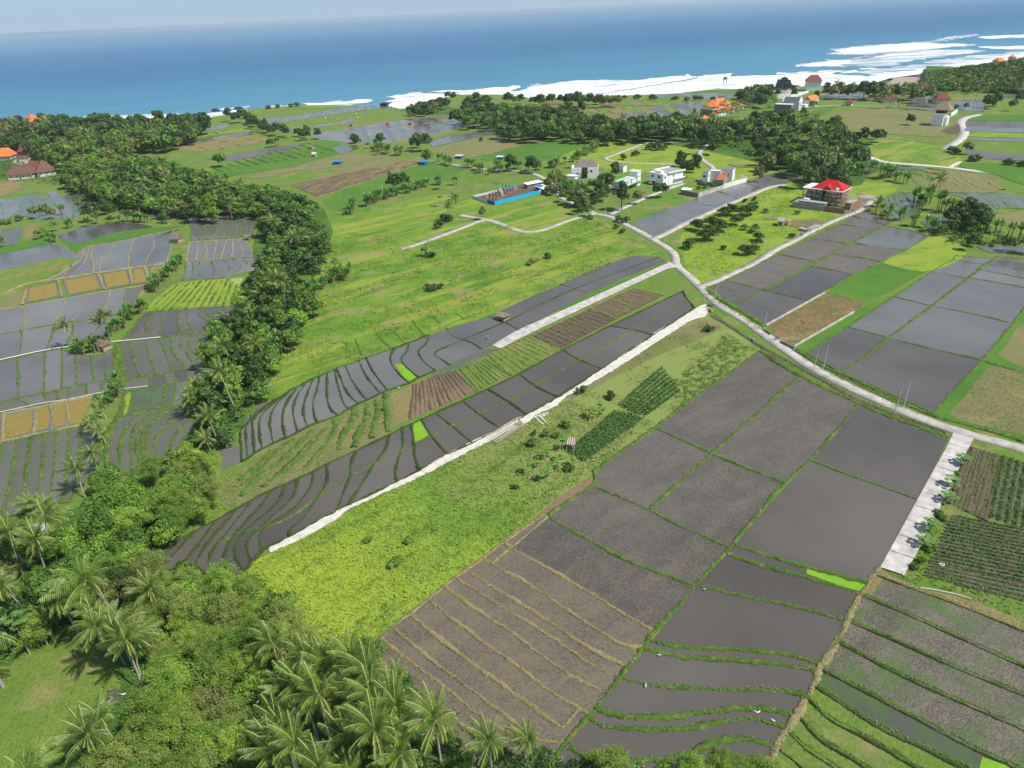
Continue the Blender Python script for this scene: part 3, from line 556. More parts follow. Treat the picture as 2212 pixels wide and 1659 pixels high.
# ---------------------------------------------------------------- strip two: vegetable plots
area('vegetable_plot', "E 2110,90 2190,190 2090,252 1890,208", .03, 'olive')
area('vegetable_plot', "E 740,745 870,880 440,1065 330,1115 300,900 460,840 600,770", .028, 'tan')
rows("E 1890,212 1750,275 1612,340", "E 2085,258 1940,330 1790,405", 15, True, .8, .3, 'tan', None, soil='brown')
rows("E 1600,350 1420,435 1240,515", "E 1780,412 1600,505 1430,600", 12, True, .8, .25, 'dirt', 'cropm', .35, .6, 4.5, 'brown')
rows("E 1215,530 1100,575 950,642", "E 1420,608 1260,685 1100,770", 10, True, .8, .25, 'bundt', 'cropl', .35, .6, 4.5, 'olive')
rows("E 930,670 850,700 772,732", "E 1095,778 990,820 885,870", 9, True, .8, .2, 'bund', 'cropl', .3, .35, 3, 'olive')
rows("E 740,748 600,785 470,835", "E 868,880 640,975 445,1060", 14, True, .7, .25, 'brown', None, soil='dirt')
area('vegetable_plot', "E 905,610 1030,600 900,665 770,725 610,750 700,705", .04, 'clodg')
area('vegetable_plot', "E 600,760 760,735 600,795 590,770", .04, 'clodg')
# terraces between the strips, with long grassy ridges
area('terrace_slope', "D 1590,1370 1770,1225 1990,1120 2212,1035 ; E 290,890 330,1118 0,1295 ; D 2030,1400 1760,1520 1500,1630 1430,1500", .025, 'stubble', True)
for q in ("E 295,885 285,970 300,1060 300,1140", "E 220,925 240,1000 210,1100 195,1185", "E 165,955 165,1050 110,1150 85,1245", "E 90,990 70,1080 20,1150 -20,1260 ", "D 2120,1110 2050,1180 1950,1290 1850,1380 1700,1500", "D 2030,1130 1960,1200 1820,1330 1640,1470 1560,1560", "D 2180,1060 2160,1150 2080,1260 1980,1370", "D 1900,1190 1800,1260 1680,1390 1560,1490", "D 1760,1260 1700,1330 1560,1460"):
    bline(q, 1.9, .55, 'bund')
# ---------------------------------------------------------------- strip three: dark mud beside the limestone track
cr = ["E 2212,230 2240,280 2290,340", "E 1740,455 1890,480 2020,515", "E 1435,610 1545,675 1690,732", "E 1155,765 1250,840 1400,917", "E 950,865 1075,940 1205,1030", "E 785,940 890,1025 1030,1120", "E 610,1020 720,1105 850,1215", "E 520,1060 580,1160 690,1288",
      "E 455,1093 470,1220 480,1330 510,1390", "E 395,1113 400,1210 375,1300 350,1400 362,1466", "E 310,1163 290,1250 220,1340 165,1430 100,1530 50,1618", "E 95,1263 60,1360 60,1430 20,1520 -40,1660 ; G 2110,30", "D 2120,1350 2120,1460 2060,1560 ; G 1950,60 1875,110 1880,160",
      "D 2030,1400 2010,1500 1890,1650 ; G 1720,100 1680,180 1700,248", "D 1930,1445 1900,1560 ; G 1780,20 1610,180 1605,250 1632,330", "D 1850,1480 1800,1600 ; G 1600,110 1530,200 1530,300 1580,385", "D 1760,1520 ; G 1680,-30 1540,130 1470,240 1460,330 1520,425",
      "D 1640,1580 ; G 1560,20 1460,150 1370,260 1360,350 1400,440", "D 1540,1640 ; G 1430,110 1330,230 1260,350", "G 1400,55 1280,220 1160,370", "G 1260,130 1180,220 1080,330 1050,380", "G 1130,200 1060,280 960,370", "G 1000,260 900,320 840,390"]
strips(cr, 1, 'mud', 'bundd', w=.85, h=.4)
bunds([smooth(P("E 2290,275 2212,310 1890,480 1545,675 1250,840 1075,940 890,1025 715,1105 580,1165 470,1220 380,1265 220,1340 60,1430 0,1470"), 2), smooth(P("D 2212,1470 2060,1560 ; G 1890,30 1720,100 1560,130 1400,220"), 2)], .7, .25)
# ---------------------------------------------------------------- left valley
L1 = "D -300,405 0,350 145,325 410,272 670,230 980,188"
strips(["D -200,380 -190,470 -180,540", "D 148,325 165,420 140,482", "D 425,273 400,370 360,442", "D 575,248 530,340 470,425", "D 712,228 690,310 650,398", "D 805,212 790,300 770,376", "D 940,190 890,290 840,350"], [2, 1, 1, 1, 1, 1], ['mudb', 'mudb', 'mudb', 'mudb', 'mudb', 'mudb', 'paddyr'], 'bundt', w=.8, h=.3)
strips(["D -200,545 -200,640 -190,730", "D 140,484 140,560 120,655", "D 355,445 330,540 290,618", "D 470,428 470,500 420,590", "D 660,400 640,460 560,540", "D 770,378 740,440 690,510"], [2, 1, 1, 1, 1], 'mudb', 'bund', w=.8, h=.3)
strips(["D -200,730 -200,850 -180,990", "D 110,662 120,780 115,917", "D 290,622 290,750 285,887", "D 400,603 405,730 400,862", "D 485,640 495,740 495,845", "D 590,650 600,730 610,820", "D 665,640 690,720 690,805", "D 728,600 740,700 750,792"], [2, 1, 1, 1, 1, 1, 1], 'mudb', 'bund', w=.9, h=.3)
strips(["D -200,1000 -200,1060", "D 110,925 200,970", "D 280,890 300,955", "D 370,870 380,945", "D 440,850 445,935", "D 560,830 560,912", "D 655,815 660,895", "D 720,805 725,880"], 1, ['paddyr', 'mudb', 'paddyr', 'paddyr'], 'bund', w=.8, h=.3)
strips(["D -200,1070 -200,1240", "D 25,1022 15,1200", "D 222,985 232,1070 212,1158", "D 322,965 345,1050 330,1140", "D 432,940 442,1030 432,1115", "D 620,905 610,1000 570,1090"], 1, ['mudb'], 'bundt', w=1.2, h=.4)
for q in ("D 45,1035 210,1000 205,1130 160,1155 30,1185", "D 240,985 310,975 325,1050 310,1120 235,1135", "D 345,960 425,950 425,1030 420,1095 350,1115", "D 455,940 610,915 595,1010 560,1080 450,1095"): area('stubble_field', q, .06, 'ochre')
strips(["D -200,1240 -220,1500 -260,1800", "D 112,1195 90,1350 60,1500 10,1700", "D 200,1172 180,1330 160,1500 120,1700", "D 290,1150 280,1300 260,1450 230,1600", "D 365,1138 355,1300 340,1450 320,1600", "D 445,1122 440,1280 430,1420 395,1600", "D 525,1100 520,1250 510,1400 450,1600", "D 600,1090 640,1200 660,1320"], [3, 1, 1, 1, 1, 1, 1], 'paddyr', 'bund', w=.95, h=.35)
area('stubble_field', "D 5,290 170,212 140,322 0,350 -300,400 -300,360", .06, 'stubble')
for q in ("D 180,205 370,165 392,265 160,310", "D 402,158 630,118 665,215 440,262", "D 655,115 825,88 850,188 690,218", "D 862,82 930,75 955,175 865,188", "D 965,72 1075,55 1090,110 975,172"):
    p = P(q); c = np.mean(p, axis=0); area('paddy_field', q, .04, 'clodr'); sheet('stubble_field', [tuple(c+(np.array(v)-c)*.86) for v in p], .07, M['ochre'])
bunds([smooth(P(q), 2) for q in ("D 175,208 140,322", "D 380,158 400,268", "D 640,112 678,222", "D 838,82 860,190", "D 940,72 968,178", "D -50,275 30,240 180,180 380,150 640,108 840,80 1080,48")], 1.5, .5, 'bundt')
# upper valley, first column
strips(["D 270,172 420,90 520,20 ; A 540,1610 520,1600", "D 405,150 430,100 445,85", "D 605,115 605,50 ; A 560,1650", "D 645,108 655,20 ; A 640,1640"], 1, 'mudb', 'bundt', w=.6, h=.3, ends=False)
strips(["D 280,170 420,100 530,20 ; A 560,1600", "D 600,112 608,40 ; A 590,1665 600,1595", "D 645,106 652,30 ; A 690,1660 750,1570", "D 830,78 835,0 ; A 850,1600 870,1545", "D 940,66 960,0 ; A 1000,1590 980,1520", "D 1080,45 1090,0 ; A 1110,1600 1120,1500 1180,1480"], [2, 1, 1, 1, 1], 'mudb', 'bundt', w=.7, h=.3)
area('paddy_field', "A 370,1525 560,1470 760,1440 900,1450 1000,1470 800,1510 500,1580 400,1560", .03, 'mud'); area('paddy_field', "D 0,95 -200,120 -200,0 ; A 0,1650 330,1580 400,1590 480,1640 500,1680 ; D 380,10 250,45", .03, 'mudb')
area('verge', "A 500,1580 800,1500 1180,1465 1100,1500 870,1540 540,1612 500,1640 400,1560", .035, 'rice', True)
area('meadow', "D 0,95 250,45 380,10 470,20 520,25 400,95 200,190 0,290 -300,360 -300,120", .03, 'olive', True)
for q in ("D 80,130 300,45 330,40 120,140", "D 290,95 420,25 450,22 340,100", "D 0,150 90,120 60,150 0,170"): area('stubble_field', q, .05, 'tan')
# second column
strips(["A 1235,1560 1240,1500 1230,1430", "A 1290,1556 1330,1500 1260,1425", "A 1340,1552 1400,1490 1330,1415", "A 1500,1545 1530,1470 1490,1395", "A 1640,1530 1650,1460 1625,1390"], [1, 2, 4, 4], 'mudb', 'bund', w=.9, h=.35)
strips(["A 1230,1570 1215,1640 ; D 1205,42", "A 1330,1565 1340,1620 ; D 1330,28", "A 1470,1555 1440,1640 ; D 1430,20", "A 1580,1548 1640,1650 ; D 1600,8 1700,0"], [2, 2, 3], 'mudb', 'bundt', w=.9, h=.35)
strips(["D 1205,45 1200,100 1165,160", "D 1290,35 1300,90 1290,152", "D 1370,30 1390,90 1380,148", "D 1440,22 1490,80 1440,145", "D 1510,18 1560,70 1510,130", "D 1570,12 1610,60 1580,110", "D 1640,8 1690,40 1700,90"], [2, 1, 1, 1, 1, 1], 'mudb', 'bund', w=.8, h=.3)
area('field', "D 930,362 1030,260 1130,185 1250,165 1590,140 1560,318 1330,336 1080,352", .04, 'lime')
rows("D 1150,190 1350,160 1580,150", "D 960,355 1200,345 1540,325", 13, True, 1.0, .25, 'bund', None)
strips(["D 935,368 870,450 790,550", "D 930,370 880,450 830,545", "D 1000,362 960,440 940,538", "D 1087,355 1052,440 1030,528", "D 1172,350 1148,420 1180,510", "D 1217,345 1212,410 1250,498", "D 1290,338 1290,390 1400,445 1400,490", "D 1345,335 1345,385 1410,430 1440,470", "D 1455,330 1445,400 1500,440", "D 1535,325 1522,400 1530,450", "D 1600,320 1600,440"], 1, ['clod', 'mud'], 'bund', w=.8, h=.35)
strips(["D 745,565 765,690 785,812", "D 838,555 870,680 907,786", "D 943,543 970,660 1012,768", "D 1030,532 1080,650 1117,750", "D 1115,520 1110,600 1180,700 1200,742", "D 1182,510 1170,580 1230,660 1255,738", "D 1243,503 1220,590 1290,670 1330,732", "D 1320,495 1275,560 1290,600 1340,640", "D 1365,490 1350,560 1410,610"], 1, 'paddyr', 'bund', w=.95, h=.35)
strips(["D 790,820 800,882", "D 970,782 980,850", "D 1070,765 1085,832", "D 1120,752 1145,820", "D 1215,738 1225,808", "D 1320,735 1310,790"], 1, ['paddyr', 'mud'], 'bund', w=.8, h=.3)
strips(["D 810,888 795,980 765,1045", "D 855,880 850,950 820,1035", "D 1000,852 990,930 950,1005", "D 1075,838 1060,940 1020,995", "D 1142,825 1130,930 1090,980", "D 1222,812 1215,900 1180,965"], 1, ['lime', 'paddyg', 'paddyg', 'paddyg', 'mudb'], 'bund', w=.9, h=.35)
strips(["D 770,1052 700,1150 690,1300 700,1420", "D 920,1015 830,1100 780,1220 785,1400", "D 1010,1000 900,1080 850,1200 860,1430", "D 1080,985 930,1090 885,1230 910,1340", "D 1130,978 960,1090 920,1200 935,1320", "D 1180,972 1000,1080 955,1200 955,1320", "D 1200,1020 1100,1080 1010,1200 1000,1320", "D 1240,1060 1160,1130 1110,1220 1080,1320", "D 1280,1080 1220,1160 1160,1240 1140,1320"], 1, 'paddyr', 'bund', w=1.1, h=.4)
bunds([smooth(P("D 760,570 785,690 800,810 805,900 780,1030 710,1130 690,1260"), 2)], 2.4, .4)
# white irrigation pipes on the terrace edges
def pipe(s, r=.16):
    mb = MB(); p = smooth(P(s), 4); mb.tube([(a, b, .45) for a, b in p], r, 5); return mb
PW = m_plain('white_pvc', (.75, .75, .72), .5, var=.1)
tag(pipe("D -60,692 0,680 300,615 480,590").build('irrigation_pipe', PW), 'long thin white irrigation pipe on the terrace edge left of the shrubby palm hut', 'pipe')
tag(pipe("D 725,562 830,552 930,543 1040,532").build('irrigation_pipe', PW), 'short white irrigation pipe on the terrace edge right of the palm hut', 'pipe')
tag(pipe("D -40,1030 0,1020 300,957 440,937 720,880 960,850", .1).build('irrigation_pipe', PW), 'thin pale pipe running along the terrace above the brown stubble boxes', 'pipe')
# ---------------------------------------------------------------- far fields, left
strips(["A -200,1420 -200,1300", "A 30,1430 0,1290 ", "A 95,1390 130,1330 60,1290", "A 240,1420 300,1330 230,1250", "A 470,1420 470,1330 440,1230", "A 700,1310 690,1270 660,1250"], [1, 1, 2, 3, 4], ['mudb', 'mudb', 'paddyg', 'paddyg', 'paddyg'], 'bund', w=.9, h=.2)
area('terrace_slope', "A 200,1250 420,1205 640,1215 690,1250 300,1275", .03, 'olive'); area('terrace_slope', "A -200,1180 100,1165 150,1230 0,1275 -200,1290", .03, 'tan')
bunds([smooth(P(q), 3) for q in ("A -100,1210 60,1195 150,1180", "A -100,1240 60,1225 150,1205")], 1.4, .3, 'bundt')
area('paddy_field', "A 0,1490 140,1470 150,1510 120,1580 0,1600 -200,1600 -200,1500", .03, 'paddyr')
area('clearing', "A 150,1480 260,1440 250,1500 180,1560", .03, 'tan')
area('verge', "A 0,1610 300,1530 380,1560 300,1590 0,1650 -200,1690", .04, 'rice')
area('terrace_slope', "A 760,1370 960,1340 1060,1370 1400,1350 1650,1330 1640,1385 1240,1420 900,1400", .02, 'paddyr')
area('terrace_slope', "A 690,1300 860,1350 740,1365", .03, 'paddyg')
strips(["A 865,1015 900,995 940,990", "A 1030,975 1100,930 1160,925", "A 1300,925 1350,890 1420,885", "A 1640,870 1640,852 1630,850"], [2, 3, 4], 'mudb', 'bundd', w=.9, h=.2)
area('stubble_field', "A 1090,970 1240,925 1400,900 1640,880 1760,900 1700,925 1500,960 1300,985", .03, 'tan')
bunds([smooth(P(q), 3) for q in ("A 1270,930 1400,950 1450,965", "A 1380,905 1500,930 1570,948", "A 1540,890 1640,905 1700,920", "A 1250,945 1330,965 1350,980")], 1.2, .3, 'bundd')
area('meadow', "A 660,975 900,930 1100,880 1400,850 1620,830 1640,850 1300,890 1100,925 1000,975 860,1010 700,1000", .025, 'meadow', True)
strips(["A 980,895 1040,850", "A 1190,880 1190,835", "A 1350,850 1380,815", "A 1490,825 1480,805"], [2, 3, 3], ['mudb', 'paddyg'], 'bund', w=.9, h=.2)
area('stubble_field', "A 950,910 1200,880 1380,865 1300,880 1100,905 960,930", .03, 'tan')
bunds([smooth(P(q), 3) for q in tuple("A %d,%d %d,%d" % (700+60*i, 965-6*i, 740+60*i, 985-6*i) for i in range(5))+tuple("A %d,%d %d,%d" % (1000+55*i, 915-8*i, 1040+55*i, 930-8*i) for i in range(9))], 1.1, .4, 'bundd')
area('rice_field', "A 1350,1140 1420,1090 1600,1050 1900,960 2100,905 2212,900 2212,990 1900,1080 1500,1140", .03, 'rice')
bunds([smooth(P("A %d,%d %d,%d" % (1370+52*i, 1085-13*i, 1440+60*i, 1115-11*i)), 3) for i in range(13)], 1.0, .5, 'bundd')
area('terrace_slope', "A 1310,1035 1500,1000 1800,950 2000,925 1850,985 1500,1045", .035, 'clodg')
area('stubble_field', "A 1570,1150 1800,1110 2100,1060 2212,1050 ; B 0,1020 240,990 300,1015 0,1080 ; A 1900,1110 1700,1160", .035, 'stubble')
rows("A 1890,1200 1960,1235 2060,1275", "B 430,1036 480,1044 530,1056", 10, True, 1.3, .3, 'tan', None, soil='brown')
strips(["A 1650,800 1700,770", "A 1850,790 1900,755", "A 2212,735 2212,700", "B 150,715 150,690", "B 320,700 330,690"], [3, 5, 3, 3], ['mudb', 'mudb', 'paddyg'], 'bundd', w=.9, h=.2)
strips(["A 1780,850 1900,825", "A 2000,830 2060,812", "A 2212,810 2212,785", "B 80,790 80,765"], [2, 3, 2], ['mudb', 'tan', 'mudb'], 'bundd', w=.9, h=.2)
strips(["A 1500,740 1600,720", "A 2000,700 2000,690", "B 150,690 150,682"], 1, 'meadow', None)
strips(["A 2050,900 1990,855", "B 60,925 0,850", "B 330,925 230,800", "B 500,890 420,775", "B 810,830 560,760", "B 930,800 790,755"], [2, 5, 4, 4, 2], ['mudb', 'mudb', 'mud', 'mudb', 'paddyg'], 'bundt', w=.9, h=.3)
for t in (.3, .6): 
    a = P("A 2050,900 ; B 60,925 330,925 500,890 810,830 930,800"); b = P("A 1990,855 ; B 0,850 230,800 420,775 560,760 790,755"); bunds([smooth([tuple(np.array(p)*(1-t)+np.array(q)*t) for p, q in zip(a, b)], 3)], .9, .3, 'bundt')
area('verge', "B 350,940 600,880 900,820 990,808 1000,825 800,855 590,905 400,950", .035, 'ground'); area('stubble_field', "B 0,830 200,790 400,765 700,745 720,752 420,772 200,800 0,850", .03, 'tan')
area('paddy_field', "B 0,940 120,960 0,1000 ; A 2150,960", .03, 'mud')
strips(["B 590,955 570,915", "B 700,930 660,895", "B 850,895 810,865", "B 1000,870 960,838"], [2, 2, 2], 'mudb', 'bundd', w=.8, h=.2)
area('stubble_field', "B 620,960 850,900 1000,885 1300,895 1240,925 1000,990 800,1030 640,1010", .02, 'stubble', True)
# far fields, middle and right
strips(["B 960,640 1000,618", "B 1300,665 1260,645", "B 1700,680 1640,655", "B 2100,690 2020,650"], [2, 4, 4], ['stubble', 'olive', 'tan', 'ground'], 'bundd', w=1., h=.3)
strips(["B 1330,700 1280,668", "B 1560,730 1500,690", "B 1900,740 1800,690", "B 2212,740 2150,690"], [3, 5, 4], ['stubble', 'tan', 'olive'], 'bundd', w=1., h=.3)
area('stubble_field', "B 1560,770 1800,740 1900,745 1860,770 1700,800", .02, 'tan')
strips(["B 1780,790 1830,745", "B 2050,775 1950,720", "B 2300,740 2100,680", "C 130,730 120,660"], [2, 3, 2], ['mudb', 'clod'], 'bundt', w=.9, h=.3)
strips(["B 2010,640 2030,615", "B 2212,625 2212,605", "C 130,640 120,605", "C 330,640 330,600"], [2, 2, 2], ['mudb', 'clod'], 'bund', w=.9, h=.2)
area('rice_field', "C 0,600 200,580 500,575 530,590 300,605 0,620", .02, 'rice'); area('rice_field', "C 410,760 470,705 590,690 590,730 480,760", .02, 'rice')
area('terrace_slope', "C 0,740 0,665 110,660 110,740", .02, 'clodg')
area('rice_field', "C 770,760 880,700 1010,690 900,750 850,770", .02, 'rice')
area('stubble_field', "C 930,800 960,745 1150,700 1290,705 1480,720 1640,735 1610,810 1750,860 1680,890 1330,870 1200,890 1060,850", .02, 'stubble')
bunds([smooth(P(q), 3) for q in ("C 1220,770 1280,735 1290,705", "C 960,745 1210,770", "C 1330,870 1420,862 1480,850 1490,820 1440,805", "C 1280,850 1380,845 1430,810", "C 1540,870 1620,850 1680,835", "C 1060,800 1220,830 1330,870", "C 1440,815 1520,800 1610,810")], 1.0, .35, 'bundt')
strips(["C 890,640 960,595", "C 1050,640 1060,600", "C 1190,640 1200,600"], [3, 3], ['mudb', 'paddyg'], 'bund', w=.8, h=.2)
area('stubble_field', "C 820,630 930,598 1010,595 930,640", .02, 'tan'); area('meadow', "C 1150,620 1500,590 1600,600 1400,640 1200,650", .02, 'stubble')
strips(["C 1430,700 1500,640", "C 1560,715 1560,635", "C 1640,720 1650,620"], [2, 1], 'mudb', 'bundd', w=.9, h=.2); strips(["C 1740,700 1760,655", "C 1850,725 1850,650", "C 1950,725 1955,650"], [2, 2], 'mudb', 'bundd', w=.9, h=.2)
area('paddy_field', "C 1980,635 2100,615 2180,615 2160,635", .02, 'mudb'); area('stubble_field', "C 1740,640 1850,625 1960,645 1740,652", .02, 'tan')
strips(["C 1830,820 1850,785", "C 1960,825 1980,785", "C 2120,830 2140,788", "C 2400,850 2400,795"], [1, 2, 1], ['clod', 'paddyr', 'clod'], 'bundt', w=1., h=.2)
strips(["C 1820,850 1840,822", "C 1880,855 1890,825", "C 2212,862 2212,832", "C 2400,865 2400,840"], 1, 'mudb', 'bund', w=.9, h=.2)
strips(["C 1840,905 1880,892", "C 2000,915 2010,895", "C 2400,930 2400,905"], 1, 'mudb', 'bund', w=.9, h=.2)
area('verge', "C 1840,885 1900,858 2212,868 2400,870 2400,900 2000,892", .02, 'lime'); area('meadow', "C 1840,780 1940,745 2212,745 2400,750 2400,790 2000,782", .02, 'rice')
area('paddy_field', "C 1840,972 2000,985 2212,1005 2400,1020 2400,1055 2212,1045 1960,1030 1830,1000", .02, 'clod'); area('soil', "C 1670,850 1790,800 1800,840 1780,870 1700,870", .02, 'brown')
ribbon('channel', P("C 1170,888 1400,905 1600,925 1720,930"), 2.0, .1, 'mudb')
area('meadow', "C 1800,1060 2212,1060 2500,1090 2500,1240 2212,1200 2050,1140 1790,1080", .02, 'rice')
strips(["C 1100,1080 1200,1065 1500,1085 1700,1110", "C 1080,1110 1250,1110 1500,1140 1650,1170"], 4, ['paddyg', 'rice'], 'bundd', w=1.5, h=.5, ends=False)
area('terrace_slope', "C 1480,1100 1700,1105 1900,1130 2040,1145 2040,1240 1900,1250 1650,1240 1500,1180", .03, 'stubble', True)
for i in range(7): bline("C %d,%d %d,%d %d,%d" % (1520+70*i, 1110+4*i, 1580+70*i, 1160+6*i, 1660+70*i, 1195+6*i), 1.5, .5, 'bundt')
strips(["C 1290,1310 1300,1360 1340,1430", "C 1330,1270 1350,1330 1420,1420", "C 1400,1250 1420,1310 1500,1400", "C 1470,1250 1520,1310 1540,1380"], [2, 2, 2], 'paddyg', 'bund', w=1.1, h=.4)
strips(["C 1690,1260 1800,1280 1960,1380", "C 1900,1250 1980,1270 2060,1350", "C 2400,1280 2400,1290 2400,1360"], [4, 6], 'paddyg', 'bund', w=1., h=.3)
area('terrace_slope', "C 2000,1400 2212,1370 2400,1380 2400,1490 2212,1480 2050,1450", .03, 'tan', True)
area('paddy_field', "C 1900,1600 1990,1590 2212,1600 2400,1605 2400,1650 2212,1640 1990,1640", .03, 'mudb')
area('paddy_field', "C 1540,1440 1680,1400 1760,1450 1700,1480 1600,1490", .03, 'paddyg')
# ================================================================ vegetation
M['leafd'] = m_leaf('dark_foliage', (0.047, 0.101, 0.024), (0.093, 0.169, 0.034))
M['leafm'] = m_leaf('mid_foliage', (0.083, 0.173, 0.029), (0.155, 0.274, 0.041))
M['leafb'] = m_leaf('fresh_foliage', (0.131, 0.256, 0.034), (0.223, 0.381, 0.046))
M['leafo'] = m_leaf('olive_foliage', (0.121, 0.157, 0.044), (0.212, 0.229, 0.066))
M['bamboo'] = m_leaf('bamboo_leaves', (0.132, 0.276, 0.036), (0.311, 0.408, 0.066), var=.4, trans=.35, scale=.13)
M['palm'] = m_leaf('palm_leaflets', (.065, .14, .024), (.185, .26, .04), var=.45, rough=.38)
M['palmy'] = m_leaf('yellowed_fronds', (0.184, 0.218, 0.035), (0.391, 0.287, 0.06), var=.3, rough=.5)
M['banana'] = m_leaf('banana_leaves', (0.098, 0.215, 0.046), (0.195, 0.338, 0.078), var=.3, rough=.38)
M['papaya'] = m_leaf('papaya_leaves', (.15, .30, .04), (.23, .40, .06), var=.2, trans=.3)
M['papayad'] = m_leaf('papaya_leaves_dark', (.11, .24, .05), (.18, .34, .07), var=.2, trans=.3)
M['cropd'] = m_leaf('dark_crop', (0.061, 0.15, 0.033), (0.108, 0.215, 0.044), var=.0)
M['cropm'] = m_leaf('mid_crop', (.065, .150, .025), (.120, .230, .040), var=.0)
M['cropl'] = m_leaf('light_crop', (.12, .25, .03), (.19, .34, .045), var=.0)
M['weed'] = m_leaf('weeds', (.17, .30, .03), (.27, .40, .04), var=.0, scale=.12)
M['weedg'] = m_leaf('green_weeds', (.12, .235, .03), (.20, .33, .04), var=.0, scale=.1)
M['weedt'] = m_leaf('dry_weeds', (.15, .20, .045), (.27, .25, .11), var=.0, scale=.1)
M['weedy'] = m_leaf('straw_on_bunds', (.24, .20, .09), (.36, .29, .15), var=.0, scale=.2)
M['midrib'] = m_plain('frond_midrib', (.30, .37, .10), .5, bump=0)
M['bark'] = m_plain('bark', (.17, .14, .11), .9, scale=3); M['barkp'] = m_plain('palm_bark', (.36, .33, .28), .9, scale=3)
M['nut'] = m_plain('coconut_husk', (.42, .17, .05), .6)

def quads(C, Nn, size, aspect=.6, rg=rng):
    """little leaf faces centred at C with normals about Nn"""
    n = len(C); Nn = Nn/(np.linalg.norm(Nn, axis=1)[:, None]+1e-9)
    a = rg.normal(0, 1, (n, 3)); a -= Nn*(a*Nn).sum(1)[:, None]; a /= np.linalg.norm(a, axis=1)[:, None]+1e-9; b = np.cross(Nn, a)
    s = (size*(.6+.8*rg.random(n)) if np.isscalar(size) else size)[:, None]; a = a*s*.5; b = b*s*.5*aspect
    V = np.stack([C-a-b*.35, C+b-a*.1, C+a+b*.1, C-b+a*.15], 1).reshape(-1, 3)
    return V, np.arange(n*4).reshape(n, 4)
def crown_pts(rg, Rr, H, z0, lobes, per, flat=.75):
    C = []; N = []
    for i in range(lobes):
        u = rg.random()*2*math.pi; q = math.sqrt(rg.random())*.68; zz = rg.random()
        lr = Rr*(.30+.24*rg.random()); c = np.array([math.cos(u)*q*Rr, math.sin(u)*q*Rr, z0+lr*.7+(H-z0-lr*1.3)*(zz*(1-q*.75)+.12)])
        d = rg.normal(0, 1, (per, 3)); d[:, 2] = np.abs(d[:, 2])*.9-.35; d /= np.linalg.norm(d, axis=1)[:, None]
        rad = lr*(.72+.38*rg.random(per))
        C.append(c+d*rad[:, None]*[1, 1, flat]); N.append(d+rg.normal(0, .42, (per, 3)))
    return np.concatenate(C), np.concatenate(N)
class Kind: pass
def trunk_mb(pts, rad, n=6): return MB().tube(pts, rad, n)
def mesh_of(mb, name, mats, smooth=False):
    me = bpy.data.meshes.new(name); me.from_pydata(mb.v, [], mb.f); me.update()
    for m in mats: me.materials.append(m)
    return me
def tree_meshes(rg, leaf, lod, Rr=3.6, H=8.5, dense=1.0):
    per = {0: 210, 1: 60, 2: 26}[lod]; sz = {0: .48, 1: .95, 2: 1.5}[lod]; lobes = int(15*dense)
    C, N = crown_pts(rg, Rr, H, H*.26, lobes, per)
    V, F = quads(C, N, sz*(Rr/3.6), .62, rg); cm = npmesh('crown', V, F); cm.materials.append(leaf)
    t = MB(); t.tube([(0, 0, -.2), (.15, .05, H*.3), (.1, .2, H*.62)], [.30, .22, .10], 7)
    for k in range(5 if lod < 2 else 3):
        a = rg.random()*6.28; h = H*(.28+.07*k); t.tube([(.12, .1, h), (math.cos(a)*Rr*.35, math.sin(a)*Rr*.35, h+H*.16), (math.cos(a)*Rr*.6, math.sin(a)*Rr*.6, h+H*.25)], [.13, .09, .04], 5)
    return cm, mesh_of(t, 'trunk', [M['bark']])
def frond(rg, az, el, L, droop, nl, w, folded=.5):
    """one feather leaf: rachis and leaflets; returns V, F(quads)"""
    V = []; F = []; d = np.array([math.cos(az), math.sin(az)]); side = np.array([-d[1], d[0], 0]); p = np.array([0., 0., 0.]); pts = [p.copy()]; tl = []; e = el; ns = 12
    for i in range(ns):
        e2 = e-droop*(i/ns)**1.3; stp = L/ns; v = np.array([d[0]*math.cos(e2), d[1]*math.cos(e2), math.sin(e2)]); p = p+v*stp; pts.append(p.copy()); tl.append(v)
    pts = np.array(pts); tl.append(tl[-1]); tl = np.array(tl)
    up = np.cross(side[None, :], tl)*-1; rw = .07
    n0 = 0
    for i in range(ns):      # rachis strip
        a, b = pts[i], pts[i+1]; V += [a-side*rw, a+side*rw, b+side*rw*.7, b-side*rw*.7]; F.append([n0, n0+1, n0+2, n0+3]); n0 += 4
    for k in range(nl):
        t = .14+.86*(k+.5)/nl; x = t*ns; i = min(ns-1, int(x)); q = pts[i]+(pts[i+1]-pts[i])*(x-i); tg = tl[i]; u = up[i]
        ll = L*.235*math.sin(math.pi*(.12+.80*t))*(.9+.2*rg.random()); sag = folded*(.7+.6*rg.random())
        for s in (-1, 1):
            o = side*s; dirn = o*math.cos(sag)+tg*.45-np.array([0, 0, 1])*math.sin(sag); dirn /= np.linalg.norm(dirn)
            m = q+dirn*ll*.55; e_ = q+dirn*ll-np.array([0, 0, ll*.22]); ww = tg*w
            V += [q-ww*.5, q+ww*.5, m+ww*.5, m-ww*.5, e_+ww*.12, e_-ww*.12]; F.append([n0, n0+1, n0+2, n0+3]); F.append([n0+3, n0+2, n0+4, n0+5]); n0 += 6
    return np.array(V), np.array(F)
